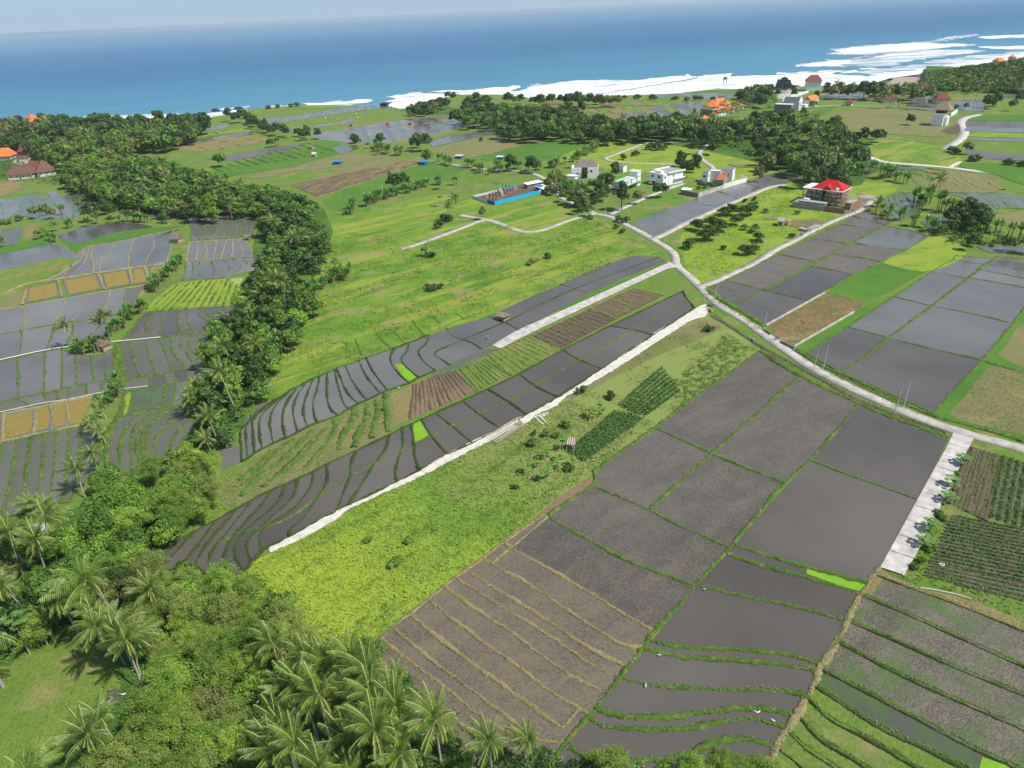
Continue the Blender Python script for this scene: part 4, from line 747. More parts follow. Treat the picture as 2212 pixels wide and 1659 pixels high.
def palm_meshes(rg, lod, H=10.5, lean=(0, 0), wind=.0, sp=1.0):
    nf = {0: 28, 1: 20, 2: 15}[lod]; nl = {0: 22, 1: 12, 2: 7}[lod]; w = {0: .10, 1: .22, 2: .42}[lod]
    top = np.array([lean[0], lean[1], H]); VV = []; FF = []; mi = []; n0 = 0
    for i in range(nf):
        az = i*2.39996+rg.normal(0, .32); f = i/nf; el = R(76)-f*R(98)+rg.normal(0, .20); L = (3.5+1.5*math.sin(math.pi*min(1, .25+f*.8)))*(.9+.2*rg.random())*sp
        V, F = frond(rg, az, el, L, R(48)+f*R(38)+rg.normal(0, .2), nl, w, .42+.55*f)
        if wind: V = V+np.array([-1, .25, 0])*(wind*(np.linalg.norm(V[:, :2], axis=1)/4)**1.5)[:, None]
        VV.append(V+top); FF.append(F+n0); n0 += len(V); y = 1 if (f > .74 and rg.random() < .6) else 0; mi += [2]*12+[y]*(len(F)-12)
    cm = npmesh('crown', np.concatenate(VV), np.concatenate(FF), mi); cm.materials.append(M['palm']); cm.materials.append(M['palmy']); cm.materials.append(M['midrib'])
    t = MB(); t.tube([(0, 0, -.3), (lean[0]*.12, lean[1]*.12, H*.3), (lean[0]*.5, lean[1]*.5, H*.68), (lean[0], lean[1], H+.25)], [.30, .19, .15, .13], 7)
    nb = MB()
    if lod < 2:
        for k in range(8): a = k*.8; nb.ball((top[0]+math.cos(a)*.30, top[1]+math.sin(a)*.30, H-.25-.18*(k % 3)), .17, 6, 4)
    return cm, mesh_of(t, 'trunk', [M['barkp']]), (mesh_of(nb, 'coconut_bunch', [M['nut']]) if lod < 2 else None)
def bamboo_meshes(rg, lod, Rr=4.2, H=10.5, bm='bamboo'):
    nc = {0: 15, 1: 12, 2: 10}[lod]; per = {0: 560, 1: 110, 2: 34}[lod]; sz = {0: .36, 1: .8, 2: 1.5}[lod]; C = []; N = []; t = MB()
    for i in range(nc):
        a = i*2.4+rg.normal(0, .2); q = math.sqrt((i+.6)/nc); rr = Rr*q*.95; h = H*(1.02-.42*q*q)*(.9+.2*rg.random()); dx, dy = math.cos(a), math.sin(a)
        pts = [np.array([dx*.5, dy*.5, 0]), np.array([dx*rr*.3, dy*rr*.3, h*.55]), np.array([dx*rr*.72, dy*rr*.72, h*.95]), np.array([dx*rr*1.1, dy*rr*1.1, h*.86])]
        t.tube(pts, [.07, .06, .04, .015], 4); tt = rg.random(per)**.75*2.3+.7; k = np.minimum(tt.astype(int), 2); f = tt-k; pp = np.array(pts); base = pp[k]*(1-f)[:, None]+pp[k+1]*f[:, None]
        o = rg.normal(0, 1, (per, 3))*np.array([.46, .46, .34])*(Rr/4.2)*1.05; o[:, 2] -= .2; C.append(base+o); nn = rg.normal(0, .7, (per, 3)); nn[:, 2] += .9; nn[:, :2] += np.array([dx, dy])*.4; N.append(nn)
    V, F = quads(np.concatenate(C), np.concatenate(N), sz, .34 if lod == 0 else .5, rg); cm = npmesh('leaves', V, F); cm.materials.append(M[bm])
    return cm, mesh_of(t, 'culms', [m_b])
m_b = m_plain('bamboo_culm', (.30, .27, .12), .6)
def blade(V, F, base, d, el, L, w, droop, ns=5, n0=0):
    """a broad arching leaf with a folded midrib"""
    side = np.array([-d[1], d[0], 0]); p = np.array(base, float); rows_ = []
    for i in range(ns+1):
        t = i/ns; e = el-droop*t*t; ww = w*math.sin(math.pi*min(1, .10+.88*t))**.6*(1 if i < ns else .12)
        rows_.append((p.copy(), ww)); p = p+np.array([d[0]*math.cos(e), d[1]*math.cos(e), math.sin(e)])*L/ns
    for q, ww in rows_: V += [q-side*ww*.5-np.array([0, 0, ww*.16]), q, q+side*ww*.5-np.array([0, 0, ww*.16])]
    for i in range(ns): a = n0+3*i; F += [[a, a+1, a+4, a+3], [a+1, a+2, a+5, a+4]]
    return n0+3*(ns+1)
def banana_meshes(rg, lod, H=2.6, stems=3):
    V = []; F = []; n0 = 0; t = MB()
    for s in range(stems):
        a0 = rg.random()*6.28; ox, oy = (math.cos(a0)*.75*s/2*1.4, math.sin(a0)*.75*s/2*1.4); h = H*(.75+.35*rg.random()); t.tube([(ox, oy, -.1), (ox, oy, h)], [.16, .09], 6)
        for k in range(8):
            a = k*2.4+rg.normal(0, .2); f = k/8; n0 = blade(V, F, (ox, oy, h-.1), (math.cos(a), math.sin(a)), R(82)-f*R(55), 2.3*(.8+.3*rg.random()), .55, R(40)+f*R(60), 5, n0)
    cm = npmesh('leaves', np.array(V), np.array(F)); cm.materials.append(M['banana']); return cm, mesh_of(t, 'stem', [m_b])
def papaya_meshes(rg, leaf, H=2.2, n=13):
    V = []; F = []; n0 = 0; t = MB(); t.tube([(0, 0, -.1), (.05, 0, H)], [.09, .05], 6)
    for k in range(n):
        a = k*2.4; f = k/n; el = R(70)-f*R(85); L = (.75+.35*rg.random())*(.3 if k % 3 == 0 else 1); e = np.array([math.cos(a)*math.cos(el)*L, math.sin(a)*math.cos(el)*L, H+math.sin(el)*L]); t.tube([(0, 0, H-.05), tuple(e)], [.025, .018], 3)
        for j in range(6): b = a-1.9+j*.76; n0 = blade(V, F, e, (math.cos(b), math.sin(b)), R(8)-f*.5, .52, .26, .6, 2, n0)
    cm = npmesh('leaves', np.array(V), np.array(F)); cm.materials.append(leaf); return cm, mesh_of(t, 'stem', [M['barkp']])
def shrub_meshes(rg, leaf, lod, Rr=1.5, H=1.9):
    per = {0: 120, 1: 40, 2: 20}[lod]; C, N = crown_pts(rg, Rr, H, .1, 8, per, .9); V, F = quads(C, N, {0: .36, 1: .6, 2: .9}[lod], .6, rg); cm = npmesh('foliage', V, F); cm.materials.append(leaf)
    t = MB()
    for k in range(4): a = k*1.57; t.tube([(0, 0, -.05), (math.cos(a)*Rr*.4, math.sin(a)*Rr*.4, H*.6)], [.05, .02], 4)
    return cm, mesh_of(t, 'stem', [M['bark']])

KINDS = {}
def rg_(i): return np.random.default_rng(100+i)
def reg(key, name, cat, parts, fn, nvar, r0):
    """three levels of detail, nvar variants each"""
    k = Kind(); k.name, k.cat, k.parts, k.r0 = name, cat, parts, r0; k.m = {l: [fn(rg_(31*l+v), l, v) for v in range(nvar)] for l in (0, 1, 2)}; KINDS[key] = k
reg('treed', 'broadleaf_tree', 'tree', ('crown', 'trunk'), lambda g, l, v: tree_meshes(g, M['leafd'], l, 3.6, 8.5+v), 3, 3.6)
reg('treem', 'broadleaf_tree', 'tree', ('crown', 'trunk'), lambda g, l, v: tree_meshes(g, M['leafm'], l, 3.6, 8+v), 3, 3.6)
reg('treeb', 'broadleaf_tree', 'tree', ('crown', 'trunk'), lambda g, l, v: tree_meshes(g, M['leafb'], l, 3.6, 7+v), 2, 3.6)
reg('treeo', 'broadleaf_tree', 'tree', ('crown', 'trunk'), lambda g, l, v: tree_meshes(g, M['leafo'], l, 3.6, 8+v), 2, 3.6)
reg('palm', 'coconut_palm', 'palm tree', ('crown', 'trunk', 'coconut_bunch'), lambda g, l, v: palm_meshes(g, l, 9.5+v*1.1, [(0, 0), (-1.6, .8), (-1.0, 2.2), (.9, .6), (-2.4, 1.4)][v], 1.1, 1), 5, 4.6)
reg('bamboo', 'bamboo_clump', 'bamboo', ('leaves', 'culms'), lambda g, l, v: bamboo_meshes(g, l, 4.2, 9+v*1.3), 4, 4.2)
M['bambooy'] = m_leaf('bamboo_leaves_yellow', (.18, .28, .05), (.31, .36, .085), var=.3, trans=.3, scale=.2)
reg('bambooy', 'bamboo_clump', 'bamboo', ('leaves', 'culms'), lambda g, l, v: bamboo_meshes(g, l, 4.2, 9+v*1.3, 'bambooy'), 2, 4.2)
reg('banana', 'banana_plant', 'banana plant', ('leaves', 'stem'), lambda g, l, v: banana_meshes(g, l, 2.3+.3*v, 3 if l < 2 else 4), 3, 1.8)
reg('papaya', 'papaya_plant', 'papaya plant', ('leaves', 'stem'), lambda g, l, v: papaya_meshes(g, M['papaya'], 1.6+.5*v), 3, 1.0)
reg('papayad', 'papaya_plant', 'papaya plant', ('leaves', 'stem'), lambda g, l, v: papaya_meshes(g, M['papayad'], 1.9+.4*v, 15), 3, 1.0)
reg('shrub', 'leafy_shrub', 'shrub', ('foliage', 'stem'), lambda g, l, v: shrub_meshes(g, M['leafm'], l), 3, 1.5)
reg('shrubd', 'leafy_shrub', 'shrub', ('foliage', 'stem'), lambda g, l, v: shrub_meshes(g, M['leafd'], l), 2, 1.5)
reg('shrubo', 'leafy_shrub', 'shrub', ('foliage', 'stem'), lambda g, l, v: shrub_meshes(g, M['leafo'], l), 2, 1.5)
reg('shrubb', 'leafy_shrub', 'shrub', ('foliage', 'stem'), lambda g, l, v: shrub_meshes(g, M['leafb'], l), 2, 1.5)

REQ = []        # (kind, x, y, scale, zscale, label, group)
def put(kind, s, r=None, label=None, group=None, zs=1.0, var=None):
    """one plant per listed foot pixel; r = crown radius in metres"""
    for x, y in P(s): REQ.append((kind, x, y, (r or KINDS[kind].r0)/KINDS[kind].r0, zs, label, group, var))
def inside(poly, X, Y):
    p = np.array(poly); n = len(p); r = np.zeros(len(X), bool); j = n-1
    for i in range(n):
        xi, yi, xj, yj = p[i, 0], p[i, 1], p[j, 0], p[j, 1]
        c = ((yi > Y) != (yj > Y)) & (X < (xj-xi)*(Y-yi)/(yj-yi+1e-12)+xi); r ^= c; j = i
    return r
def randin(s, n=None, dens=None, pts=None):
    p = np.array(pts if pts is not None else P(s)); lo, hi = p.min(0), p.max(0); A = np.prod(hi-lo); out = []
    if n is None: n = int(max(1, .5*abs(np.dot(p[:, 0], np.roll(p[:, 1], 1))-np.dot(p[:, 1], np.roll(p[:, 0], 1)))*dens))
    got = 0
    while got < n:
        q = lo+(hi-lo)*rng.random((max(64, n*2), 2)); q = q[inside(p, q[:, 0], q[:, 1])]; out.append(q); got += len(q)
    return np.concatenate(out)[:n]
def spaced(s, d, jitter=.35):
    p = np.array(P(s)); lo, hi = p.min(0), p.max(0); gx, gy = np.meshgrid(np.arange(lo[0], hi[0]+d, d), np.arange(lo[1], hi[1]+d, d*.87)); gx[1::2] += d/2
    q = np.stack([gx.ravel(), gy.ravel()], 1); q += rng.normal(0, d*jitter*.6, q.shape); return q[inside(p, q[:, 0], q[:, 1])]
EX = [P(q) for q in ('Z -40,320 45,320 60,330 130,352 132,384 60,392 -40,392', 'Z 48,242 92,242 92,280 48,280', 'Z 1503,200 1605,205 1605,268 1500,268', 'Z 1660,200 1780,196 1780,255 1660,255', 'Z 1665,155 1795,155 1795,210 1665,210', 'Z 100,300 122,300 122,332 100,332')]
def wood(s, d, kinds, r, label, group, zs=1.0):
    """kinds: dict key -> share"""
    ks = list(kinds); pr = np.array([kinds[k] for k in ks], float); pr /= pr.sum()
    for x, y in spaced(s, d):
        if any(inside(e_, np.array([x]), np.array([y]))[0] for e_ in EX): continue
        k = ks[rng.choice(len(ks), p=pr)]; base = KINDS[k]
        rr = (r if base.r0 > 3 and k[:4] in ('tree', 'bamb') else base.r0)*(.78+.45*rng.random())
        hh_ = {'tree': 8.5*rr/3.6, 'palm': 12, 'bamb': 10*rr/4.2, 'bana': 3, 'papa': 3, 'shru': 2}[k[:4]]*zs; q_ = 1-.55*hh_/CAM_H      # the outline is that of the crowns seen from the air
        lb_ = label.get(k[:4]) if isinstance(label, dict) else label
        lb_ = lb_.replace('leafy broadleaf', {'treed': 'dark green leafy', 'treem': 'mid green leafy', 'treeb': 'bright green leafy', 'treeo': 'olive grey leafy'}.get(k, 'leafy broadleaf'))
        if k == 'bambooy': lb_ = lb_.replace('yellow-green', 'straw yellow')
        REQ.append((k, x*q_, y*q_, rr/base.r0, zs, lb_, group, None))
def putc(kind, s, r, label, group=None, zs=1.0, var=None, H=10.0):
    """placed by its crown: the crown centre, at height H, is seen at the pixel"""
    for x, y in P(s, H): REQ.append((kind, x, y, r/KINDS[kind].r0, zs, label, group, var))
def row(kind, s, d, r, label, group, wob=1.0, zs=1.0):
    p = smooth(P(s), 1.5); a = np.array(p); L = np.linalg.norm(np.diff(a, axis=0), axis=1).sum()
    for q in resample(p, max(2, int(L/d))): q = q+rng.normal(0, wob, 2); REQ.append((kind, q[0], q[1], r*(.8+.4*rng.random())/KINDS[kind].r0, zs, label, group, None))

def LB(where):
    return {'tree': 'leafy broadleaf tree growing '+where, 'palm': 'tall coconut palm with feathery crown standing '+where, 'bamb': 'feathery yellow-green bamboo clump '+where,
            'bana': 'broad-leaved banana plant growing '+where, 'shru': 'low leafy shrub growing '+where, 'papa': 'papaya plant growing '+where}
# --- woods (far to near)
wood("Z -40,285 0,268 60,262 150,262 200,262 300,262 350,262 345,278 240,300 160,300 60,310 -40,320", 13, {'treed': 5, 'treeo': 4, 'palm': 1}, 7.0, LB('by the shore on the far left'), 'trees along the shore at the far left', 1.0)
wood("Z 366,262 440,256 450,272 420,284 370,280", 10, {'treed': 1}, 6, LB('in the clump at the bend of the shore on the left'), 'trees at the bend of the shore')
wood("Z 120,300 345,280 430,290 400,304 300,314 240,332 170,350 150,362 110,340 60,322", 10, {'treed': 3, 'treem': 4, 'treeo': 2, 'bamboo': 2, 'treeb': 1}, 6.0, LB('in the wood around the temple village'), 'trees of the wood around the temple village')
wood("Z -40,300 40,312 90,318 100,330 20,330 -40,325", 10, {'treed': 3, 'treem': 1}, 6.0, LB('in front of the orange roofs of the village'), 'trees beside the village houses')
wood("Z 130,372 150,352 250,342 340,347 345,362 440,380 500,404 590,418 660,440 690,458 640,470 560,462 430,464 330,448 240,442 210,425 150,400", 8.6, {'treed': 5, 'treem': 5, 'bamboo': 2, 'treeo': 1.5, 'palm': .8, 'treeb': 1}, 5.0, LB('in the long wood right of the village'), 'trees of the long wood right of the village', .85)
wood("Z 555,478 640,462 692,486 705,540 712,566 680,592 640,612 600,628 560,640 535,620 560,575 545,540 585,545 575,510", 7.6, {'treed': 6, 'treem': 3, 'banana': 2.5, 'palm': 1.4, 'bamboo': 1}, 4.4, LB('in the gully wood beside the curved paddies'), 'trees of the gully wood', .85)
wood("Z 520,655 560,645 640,622 680,650 650,700 610,765 590,830 560,850 520,880 490,905 470,950 440,925 430,880 420,850 445,800 440,745 470,700", 6.6, {'treed': 4, 'treem': 4, 'banana': 3, 'bamboo': 1.5, 'treeb': 2}, 3.3, LB('in the narrow gully below the grass slope'), 'plants of the narrow gully')
wood("B 1030,880 1010,820 1100,790 1500,740 1700,800 1900,790 2212,780 ; C 300,770 420,790 480,760 760,720 800,740 700,780 640,830 620,870 400,860 150,900 0,870 ; B 1850,880 1600,885 1400,870 1150,885", 9, {'treed': 6, 'treem': 5, 'palm': .6, 'banana': 1.5, 'treeo': .8}, 5.2, LB('in the long wood behind the bright rice field'), 'trees of the wood behind the rice field')
wood("B 720,760 800,690 950,700 1300,720 1500,740 1400,790 1100,800 950,800 790,790", 10, {'treed': 5, 'treem': 4, 'banana': 1}, 5.0, LB('in the wood between the paddies and the shore'), 'trees between the far paddies and the shore')
wood("B 400,740 480,690 600,665 720,670 600,700 520,730", 10, {'treed': 3, 'treeo': 1}, 4.6, LB('in the belt at the surf edge'), 'bushy trees at the surf edge')
wood("B 790,690 830,650 950,640 960,675 850,695", 10, {'treed': 1}, 5.0, LB('in the small clump on the coastal terraces'), 'trees of the small coastal clump')
wood("B 1060,625 1200,640 1330,640 1700,640 1850,650 1790,655 1400,655 1060,640", 11, {'treed': 1, 'treeo': .5}, 5.0, LB('along the cliff edge in front of the white surf'), 'trees along the cliff edge')
wood("C 640,1000 630,870 720,830 850,790 1000,810 1080,830 1050,900 1080,960 1170,1000 1180,1030 1100,1090 1130,1140 1020,1180 880,1160 760,1140 720,1090 560,1040 430,1010", 8.5, {'treed': 6, 'treem': 4, 'palm': 1.5, 'banana': 1, 'treeo': 1.2, 'treeb': .6}, 4.8, LB('in the big wood behind the red roofed house'), 'trees of the big wood behind the red roofed house')
wood("C 370,590 600,570 640,600 580,650 400,665 330,650", 10, {'treed': 3, 'treeo': 1, 'palm': .5}, 5.0, LB('in the wood behind the orange roofed houses'), 'trees behind the orange roofed houses')
wood("C 920,585 1350,570 1540,590 1700,600 1500,612 1200,600 940,600", 10, {'treed': 3, 'palm': 1, 'treeo': 1}, 5.6, LB('between the beach and the hipped houses'), 'trees between the beach and the hipped houses')
wood("C 1090,880 1290,860 1300,880 1110,900", 8, {'treed': 2, 'banana': 1}, 4.0, LB('in the clump left of the terraced stubble field'), 'trees left of the terraced stubble field')
wood("C 1690,1380 1800,1340 1960,1370 2000,1430 1880,1480 1760,1440", 6.5, {'treed': 1}, 4.0, LB('in the dark clump on the right above the paddies'), 'trees of the dark clump on the right')
wood("C 1660,1500 1800,1480 2212,1570 2300,1600 2212,1600 1960,1590 1750,1570", 6.0, {'treed': 2, 'banana': 3, 'shrub': 2}, 3.0, LB('in the thicket above the paddies at the right edge'), 'plants of the thicket at the right edge')
row('banana', "C 1050,1130 1200,1130 1350,1150 1480,1190", 4.0, 3.2, LB('')['bana']+'in the line right of the big wood', 'banana plants right of the big wood', 3)
row('banana', "C 1520,1300 1580,1340 1700,1380", 3.2, 3.2, 'silvery banana plant in the thicket below the straw heaps', 'banana plants below the straw heaps', 3)
row('banana', "C 1420,1440 1560,1480 1660,1510", 3.4, 2.6, 'banana plant on the bank right of the grassy brow', 'banana plants right of the paddies', 2)
row('banana', "C 1800,1460 1960,1500 2100,1540 2212,1560", 3.4, 3.2, 'large banana plant in the thicket at the right edge', 'banana plants at the right edge', 3)
row('banana', "B 60,1390 200,1320 400,1260 560,1210 640,1200", 3.2, 2.6, 'banana plant in the hedge along the foot of the green field', 'banana plants of the field hedge', 1.6)
row('banana', "B 640,1060 780,1075 880,1100 960,1130 1100,1100 1250,1110 1330,1090 1500,1040 1750,920", 4.2, 2.6, 'banana plant beside the gravel path under the rice field', 'banana plants along the gravel path', 2.2)
row('banana', "B 180,960 280,1000 400,1010", 4, 2.8, 'banana plant at the corner of the far flooded paddies', 'banana plants by the far paddies', 3)
row('banana', "B 1000,830 1350,880 1600,885 1750,900", 6, 3.0, 'banana plant at the foot of the wood behind the rice field', 'banana plants at the foot of the wood', 4)
row('banana', "D 1180,40 1130,100 1060,160 990,240", 2.4, 2.2, 'banana plant in the hedge between the two upper paddy blocks', 'banana plants between the upper paddy blocks', 1.4)
row('banana', "D 930,340 880,400 800,460 730,520", 2.0, 2.0, 'banana plant in the hedge beside the palm hut', 'banana plants beside the palm hut', 1.3)
row('banana', "D 500,620 560,640 610,610", 1.6, 2.0, 'banana plant in the clump left of the rusty palm hut', 'banana plants left of the palm hut', 1.2)
row('banana', "D 1990,250 2060,230 2160,180 2212,130 ; E 0,160 60,130", 2.4, 2.6, 'silvery banana plant on the slope right of the gully', 'banana plants on the slope right of the gully', 3)
row('banana', "D 1660,830 1740,740 1800,660 1830,560", 1.8, 2.2, 'glossy banana plant on the right side of the gully palms', 'banana plants right of the gully palms', 2)
row('banana', "D 1420,540 1440,600", 1.6, 2.2, 'banana plant at the gully end of the pipe terrace', 'banana plants at the gully end of the pipe terrace', 1)
row('banana', "D 720,890 760,910 740,850", 1.8, 1.6, 'small banana plant on the terrace corner', 'banana plants on the terrace corner', 1)
row('banana', "D 650,1000 700,960 750,940", 2, 1.8, 'banana plant at the top of the column of leaning palms', 'banana plants above the leaning palms', 1)
row('banana', "A 1270,1370 1360,1370 1600,1340 1700,1310", 5, 3, 'banana plant along the foot of the long wood', 'banana plants at the foot of the long wood', 3)
row('banana', "A 440,1480 600,1460 760,1440 880,1440 960,1450 1080,1450", 4.5, 2.4, 'banana plant in the hedge above the upper left paddies', 'banana plants above the upper left paddies', 2)
for s, k, r in (("A 230,1420 300,1400 340,1420", 'treeo', 3.2), ("A 130,1430 60,1450 10,1455", 'shrub', 2.5), ("A 590,1440 650,1400 700,1390 740,1420", 'treed', 3.6), ("A 400,1395 520,1370", 'banana', 2.8), ("A 300,1530 360,1500 260,1550", 'treeb', 2.6), ("A 20,1600", 'treem', 2.6)):
    put(k, s, r, {'tree': 'small tree on the path between the far left paddies', 'shru': 'low bush on the path between the far left paddies', 'bana': 'banana plant on the path between the far left paddies'}[k[:4]], 'bushes between the far left paddies')
put('banana', "A 330,1560 360,1570", 2.2, 'banana plant at the head of the curved bund on the left', 'banana plants at the curved bund')
# casuarinas and clumps by the coast, lone trees
put('treed', "A 1490,790 1530,800 1570,795", 5.5, 'dark tree in the clump at the left end of the coastal hill', 'trees at the left end of the coastal hill')
put('treed', "A 1590,770 1620,800", 4.2, 'dark tree right of the coastal clump', 'trees right of the coastal clump')
row('treed', "A 1600,800 1700,850 1800,885 1880,890 2000,905 2080,900", 8, 4.0, 'bushy tree in the hedge between the far left paddies', 'trees of the hedge between the far left paddies', 3)
put('treed', "A 1175,860", 3.2, 'small round tree at the left of two on the far paddy edge'); put('treed', "A 1235,850", 3.2, 'small round tree at the right of two on the far paddy edge')
put('treed', "A 1310,835", 3.5, 'round tree just left of the coastal clump')
put('treed', "A 1755,955", 3.6, 'dark round tree at the corner of the tan stubble field'); put('banana', "A 1795,950", 3.4, 'tall banana plant beside the round tree at the stubble corner')
put('treem', "A 1420,1080 1445,1085", 4.2, 'tree at the left end of the dark striped rice field', 'trees at the left end of the striped rice field')
put('shrubd', "A 1925,690 1890,695 1800,705 1740,710", 4.0, 'dark bush on the crest of the coastal hill', 'bushes on the crest of the coastal hill')
put('treed', "B 480,980 520,985 555,980 500,960", 5.0, 'dark tree in the clump by the bright flooded strip', 'trees by the bright flooded strip'); put('treeo', "B 555,1060", 4.8, 'olive tree beside the blue tarp shed')
put('shrubd', "B 905,915", 2.6, 'dark bush on the edge of the bright flooded strip')
put('treed', "B 100,950 90,930 260,940 250,960", 4.2, 'tree on the bank below the far paddies', 'trees on the bank below the far paddies')
put('treed', "B 690,645 725,660", 4.5, 'round bush on the coastal grass terrace', 'round bushes on the coastal grass terrace'); put('treed', "B 1295,700 1460,770 1470,750 1555,750", 5.5, 'large dark tree on the far stubble terraces', 'large trees on the far stubble terraces')
put('treed', "B 350,1240 400,1230", 5.2, 'big dark tree at the middle of the banana hedge', 'big trees in the banana hedge')
put('palm', "B 690,1440 740,1430", 4.0, 'short palm in the thicket left of the road fork', 'palms left of the road fork'); put('shrubd', "B 670,1430 710,1435 630,1480", 3.0, 'dark bush in the thicket left of the road fork', 'bushes left of the road fork')
put('treeo', "B 917,1425", 2.4, 'thin young tree at the road fork', zs=1.3); put('papayad', "B 643,1340", 1.8, 'thin lone papaya on the grass slope', zs=1.4)
put('banana', "B 745,1200 640,1230", 2.6, 'lone banana plant on the upper grass slope', 'lone banana plants on the upper slope')
for s, k, r in (("B 1230,1120 1245,1125 1100,1110", 'treed', 4.8), ("B 1395,1090 1500,1090 1590,1050", 'papayad', 2.6), ("B 1370,1190 1400,1170 1440,1210", 'treeo', 3.6), ("B 1580,1155", 'treed', 2.4), ("B 1680,1200 1710,1190 1740,1210 1650,1240 1690,1250 1730,1230", 'treed', 3.0), ("B 1780,1150 1770,1130", 'treed', 3.2)):
    put(k, s, r, {'tree': 'leafy tree in the garden around the grey roofed villa', 'papa': 'slim papaya near the grey roofed villa'}[k[:4]], 'trees around the grey roofed villa')
wood("B 1430,1240 1500,1190 1620,1180 1720,1180 1740,1240 1690,1290 1640,1370 1560,1380 1490,1320", 6.5, {'treed': 2, 'treem': 2, 'shrub': 3, 'banana': 1}, 2.9, LB('in the thicket between the junction and the villa'), 'plants of the thicket above the junction')
wood("B 1330,1150 1420,1130 1440,1180 1400,1250 1340,1240", 6, {'treeo': 2, 'treem': 1, 'shrub': 1}, 2.8, LB('at the gate of the fenced building site'), 'plants at the gate of the building site')
put('banana', "B 1430,1240 1460,1230 1490,1240 1470,1260", 2.8, 'banana plant at the bend below the villa wall', 'banana plants below the villa wall')
put('treem', "B 1440,1310", 3.0, 'slim young tree on the verge below the villa'); put('treeo', "B 1510,1330 1540,1345", 4.4, 'brownish roadside tree above the junction', 'brownish roadside trees above the junction')
put('treeo', "B 1575,1375", 3.6, 'olive tree right at the road junction'); put('palm', "B 1578,1330", 4.0, 'slender yellow palm above the road junction'); put('treed', "B 1600,1355 1625,1340", 3.0, 'dark small tree right of the yellow palm', 'dark small trees right of the yellow palm')
put('treed', "B 1815,1365", 4.6, 'tall dark columnar tree in front of the green framed house', zs=1.35); put('treeo', "B 1915,1325", 3.0, 'small olive tree by the soil heap')
put('treed', "B 2040,1285 2080,1280", 3.3, 'dark tree in front of the white flat roofed house', 'dark trees in front of the flat roofed house')
put('shrubd', "B 1835,1445 1815,1440", 2.8, 'dark bush at the corner of the grey paddy', 'dark bushes at the corner of the grey paddy'); put('shrub', "B 1790,1480 1820,1510 1610,1420", 2.0, 'roadside bush below the junction', 'roadside bushes below the junction')
put('shrubd', "B 2000,970 2040,975 2080,970", 4.0, 'dark bush in the ring road meadow', 'dark bushes in the ring road meadow'); put('shrubd', "B 1830,1035 1905,1010", 3.0, 'bush at the tip of the ring road', 'bushes at the tip of the ring road')
put('treed', "C 40,1150 70,1120 90,1100 10,1130 -30,1110 -10,1080", 3.9, 'dark tree left of the white terracotta lean-to house', 'dark trees left of the white lean-to house')
put('treeo', "C 485,1180", 3.4, 'open tree on the bund between the shiny paddies', zs=1.2); put('treed', "C 180,1000 200,1010 170,970", 2.8, 'slim dark tree beside the winding lane', 'slim dark trees beside the winding lane', zs=1.3)
put('treed', "C 70,1000 90,960 60,950", 3.6, 'tree on the left of the winding lane', 'trees left of the winding lane'); put('treem', "C 0,860 60,870 140,930 180,900 300,930 360,950 260,950", 4.0, 'tree between the lane and the wood', 'trees between the lane and the wood')
put('treed', "C 490,1000 520,1010 470,980 560,1040", 5.0, 'rounded tree at the left tip of the big wood', 'rounded trees at the left tip of the big wood')
for s, k, r in (("C 270,1400 300,1390 330,1400 420,1400 440,1390 390,1400", 'treed', 3.7), ("C 180,1470 210,1480 230,1490 260,1500 340,1460", 'treed', 3.7), ("C 100,1500 90,1490 150,1560 190,1555 130,1560", 'treed', 3.7), ("C 50,1600 30,1610", 'treed', 2.6), ("C 400,1490 470,1500 460,1510", 'treem', 2.2), ("C 390,1650 420,1655 460,1640 480,1600 490,1560", 'treed', 2.8)):
    put(k, s, r, 'bushy dark tree in the meadow between the two lanes', 'bushy trees in the meadow between the lanes', zs=.6)
put('shrubd', "C 540,1380 470,1330 460,1300 400,1310 710,1540 265,1615 30,1620 740,1390", 1.8, 'small dark bush in the meadow between the two lanes', 'small bushes between the lanes')
put('banana', "C 1250,1370 1280,1390 1320,1420 1340,1400 1270,1340", 2.6, 'banana plant on the bank right of the parked motorbikes', 'banana plants right of the parked motorbikes')
put('treed', "C 1475,812", 4.2, 'lone dark tree in the terraced stubble field'); put('treed', "C 1965,700 1990,705 2030,690", 5.0, 'dark tree at the right end of the far flooded paddies', 'dark trees right of the far flooded paddies')
put('treeo', "C 1840,1000", 4.0, 'lone bushy tree by the end of the concrete path', zs=.9); put('shrubd', "C 1770,1000 1750,990 1730,985", 3.0, 'bush at the foot of the concrete path', 'bushes at the foot of the concrete path'); put('shrubd', "C 1880,1045 1900,1040 2110,1070 2200,1080", 3.2, 'dark bush in the right hand green field', 'dark bushes in the right hand field')
put('palm', "C 1290,700 1350,705 1395,700 1430,690", 5.2, 'coconut palm left of the flooded paddies by the hipped houses', 'palms left of the far flooded paddies', zs=1.1)
put('palm', "C 1490,700", 5.2, 'tall slim palm on the far field edge left of centre', zs=1.3); put('palm', "C 1540,715", 5.6, 'star shaped palm in front of the bright flooded paddy'); put('palm', "C 1620,710", 5.0, 'palm just left of the thatched white house')
put('palm', "C 1800,700 1880,700", 5.0, 'tall palm right of the thatched white house', 'palms right of the thatched white house', zs=1.3); put('palm', "C 1650,1270", 5.0, 'lone palm above the silvery bananas')
put('treem', "C 1770,720 1830,710 1600,690", 2.8, 'small tree on the far field edge', 'small trees on the far field edge'); put('treed', "C 2175,670", 4.0, 'lone tree on the meadow at the far right'); put('treem', "C 2130,720 1990,590", 4.0, 'tree at the foot of the wooded hill', 'trees at the foot of the wooded hill')
put('treem', "C 700,760 830,720 850,700 780,760", 3.6, 'tree beside the white orange roofed house', 'trees beside the white orange roofed house'); put('treed', "C 650,580 680,600", 5.0, 'dark tree below the black roofed house', 'dark trees below the black roofed house')
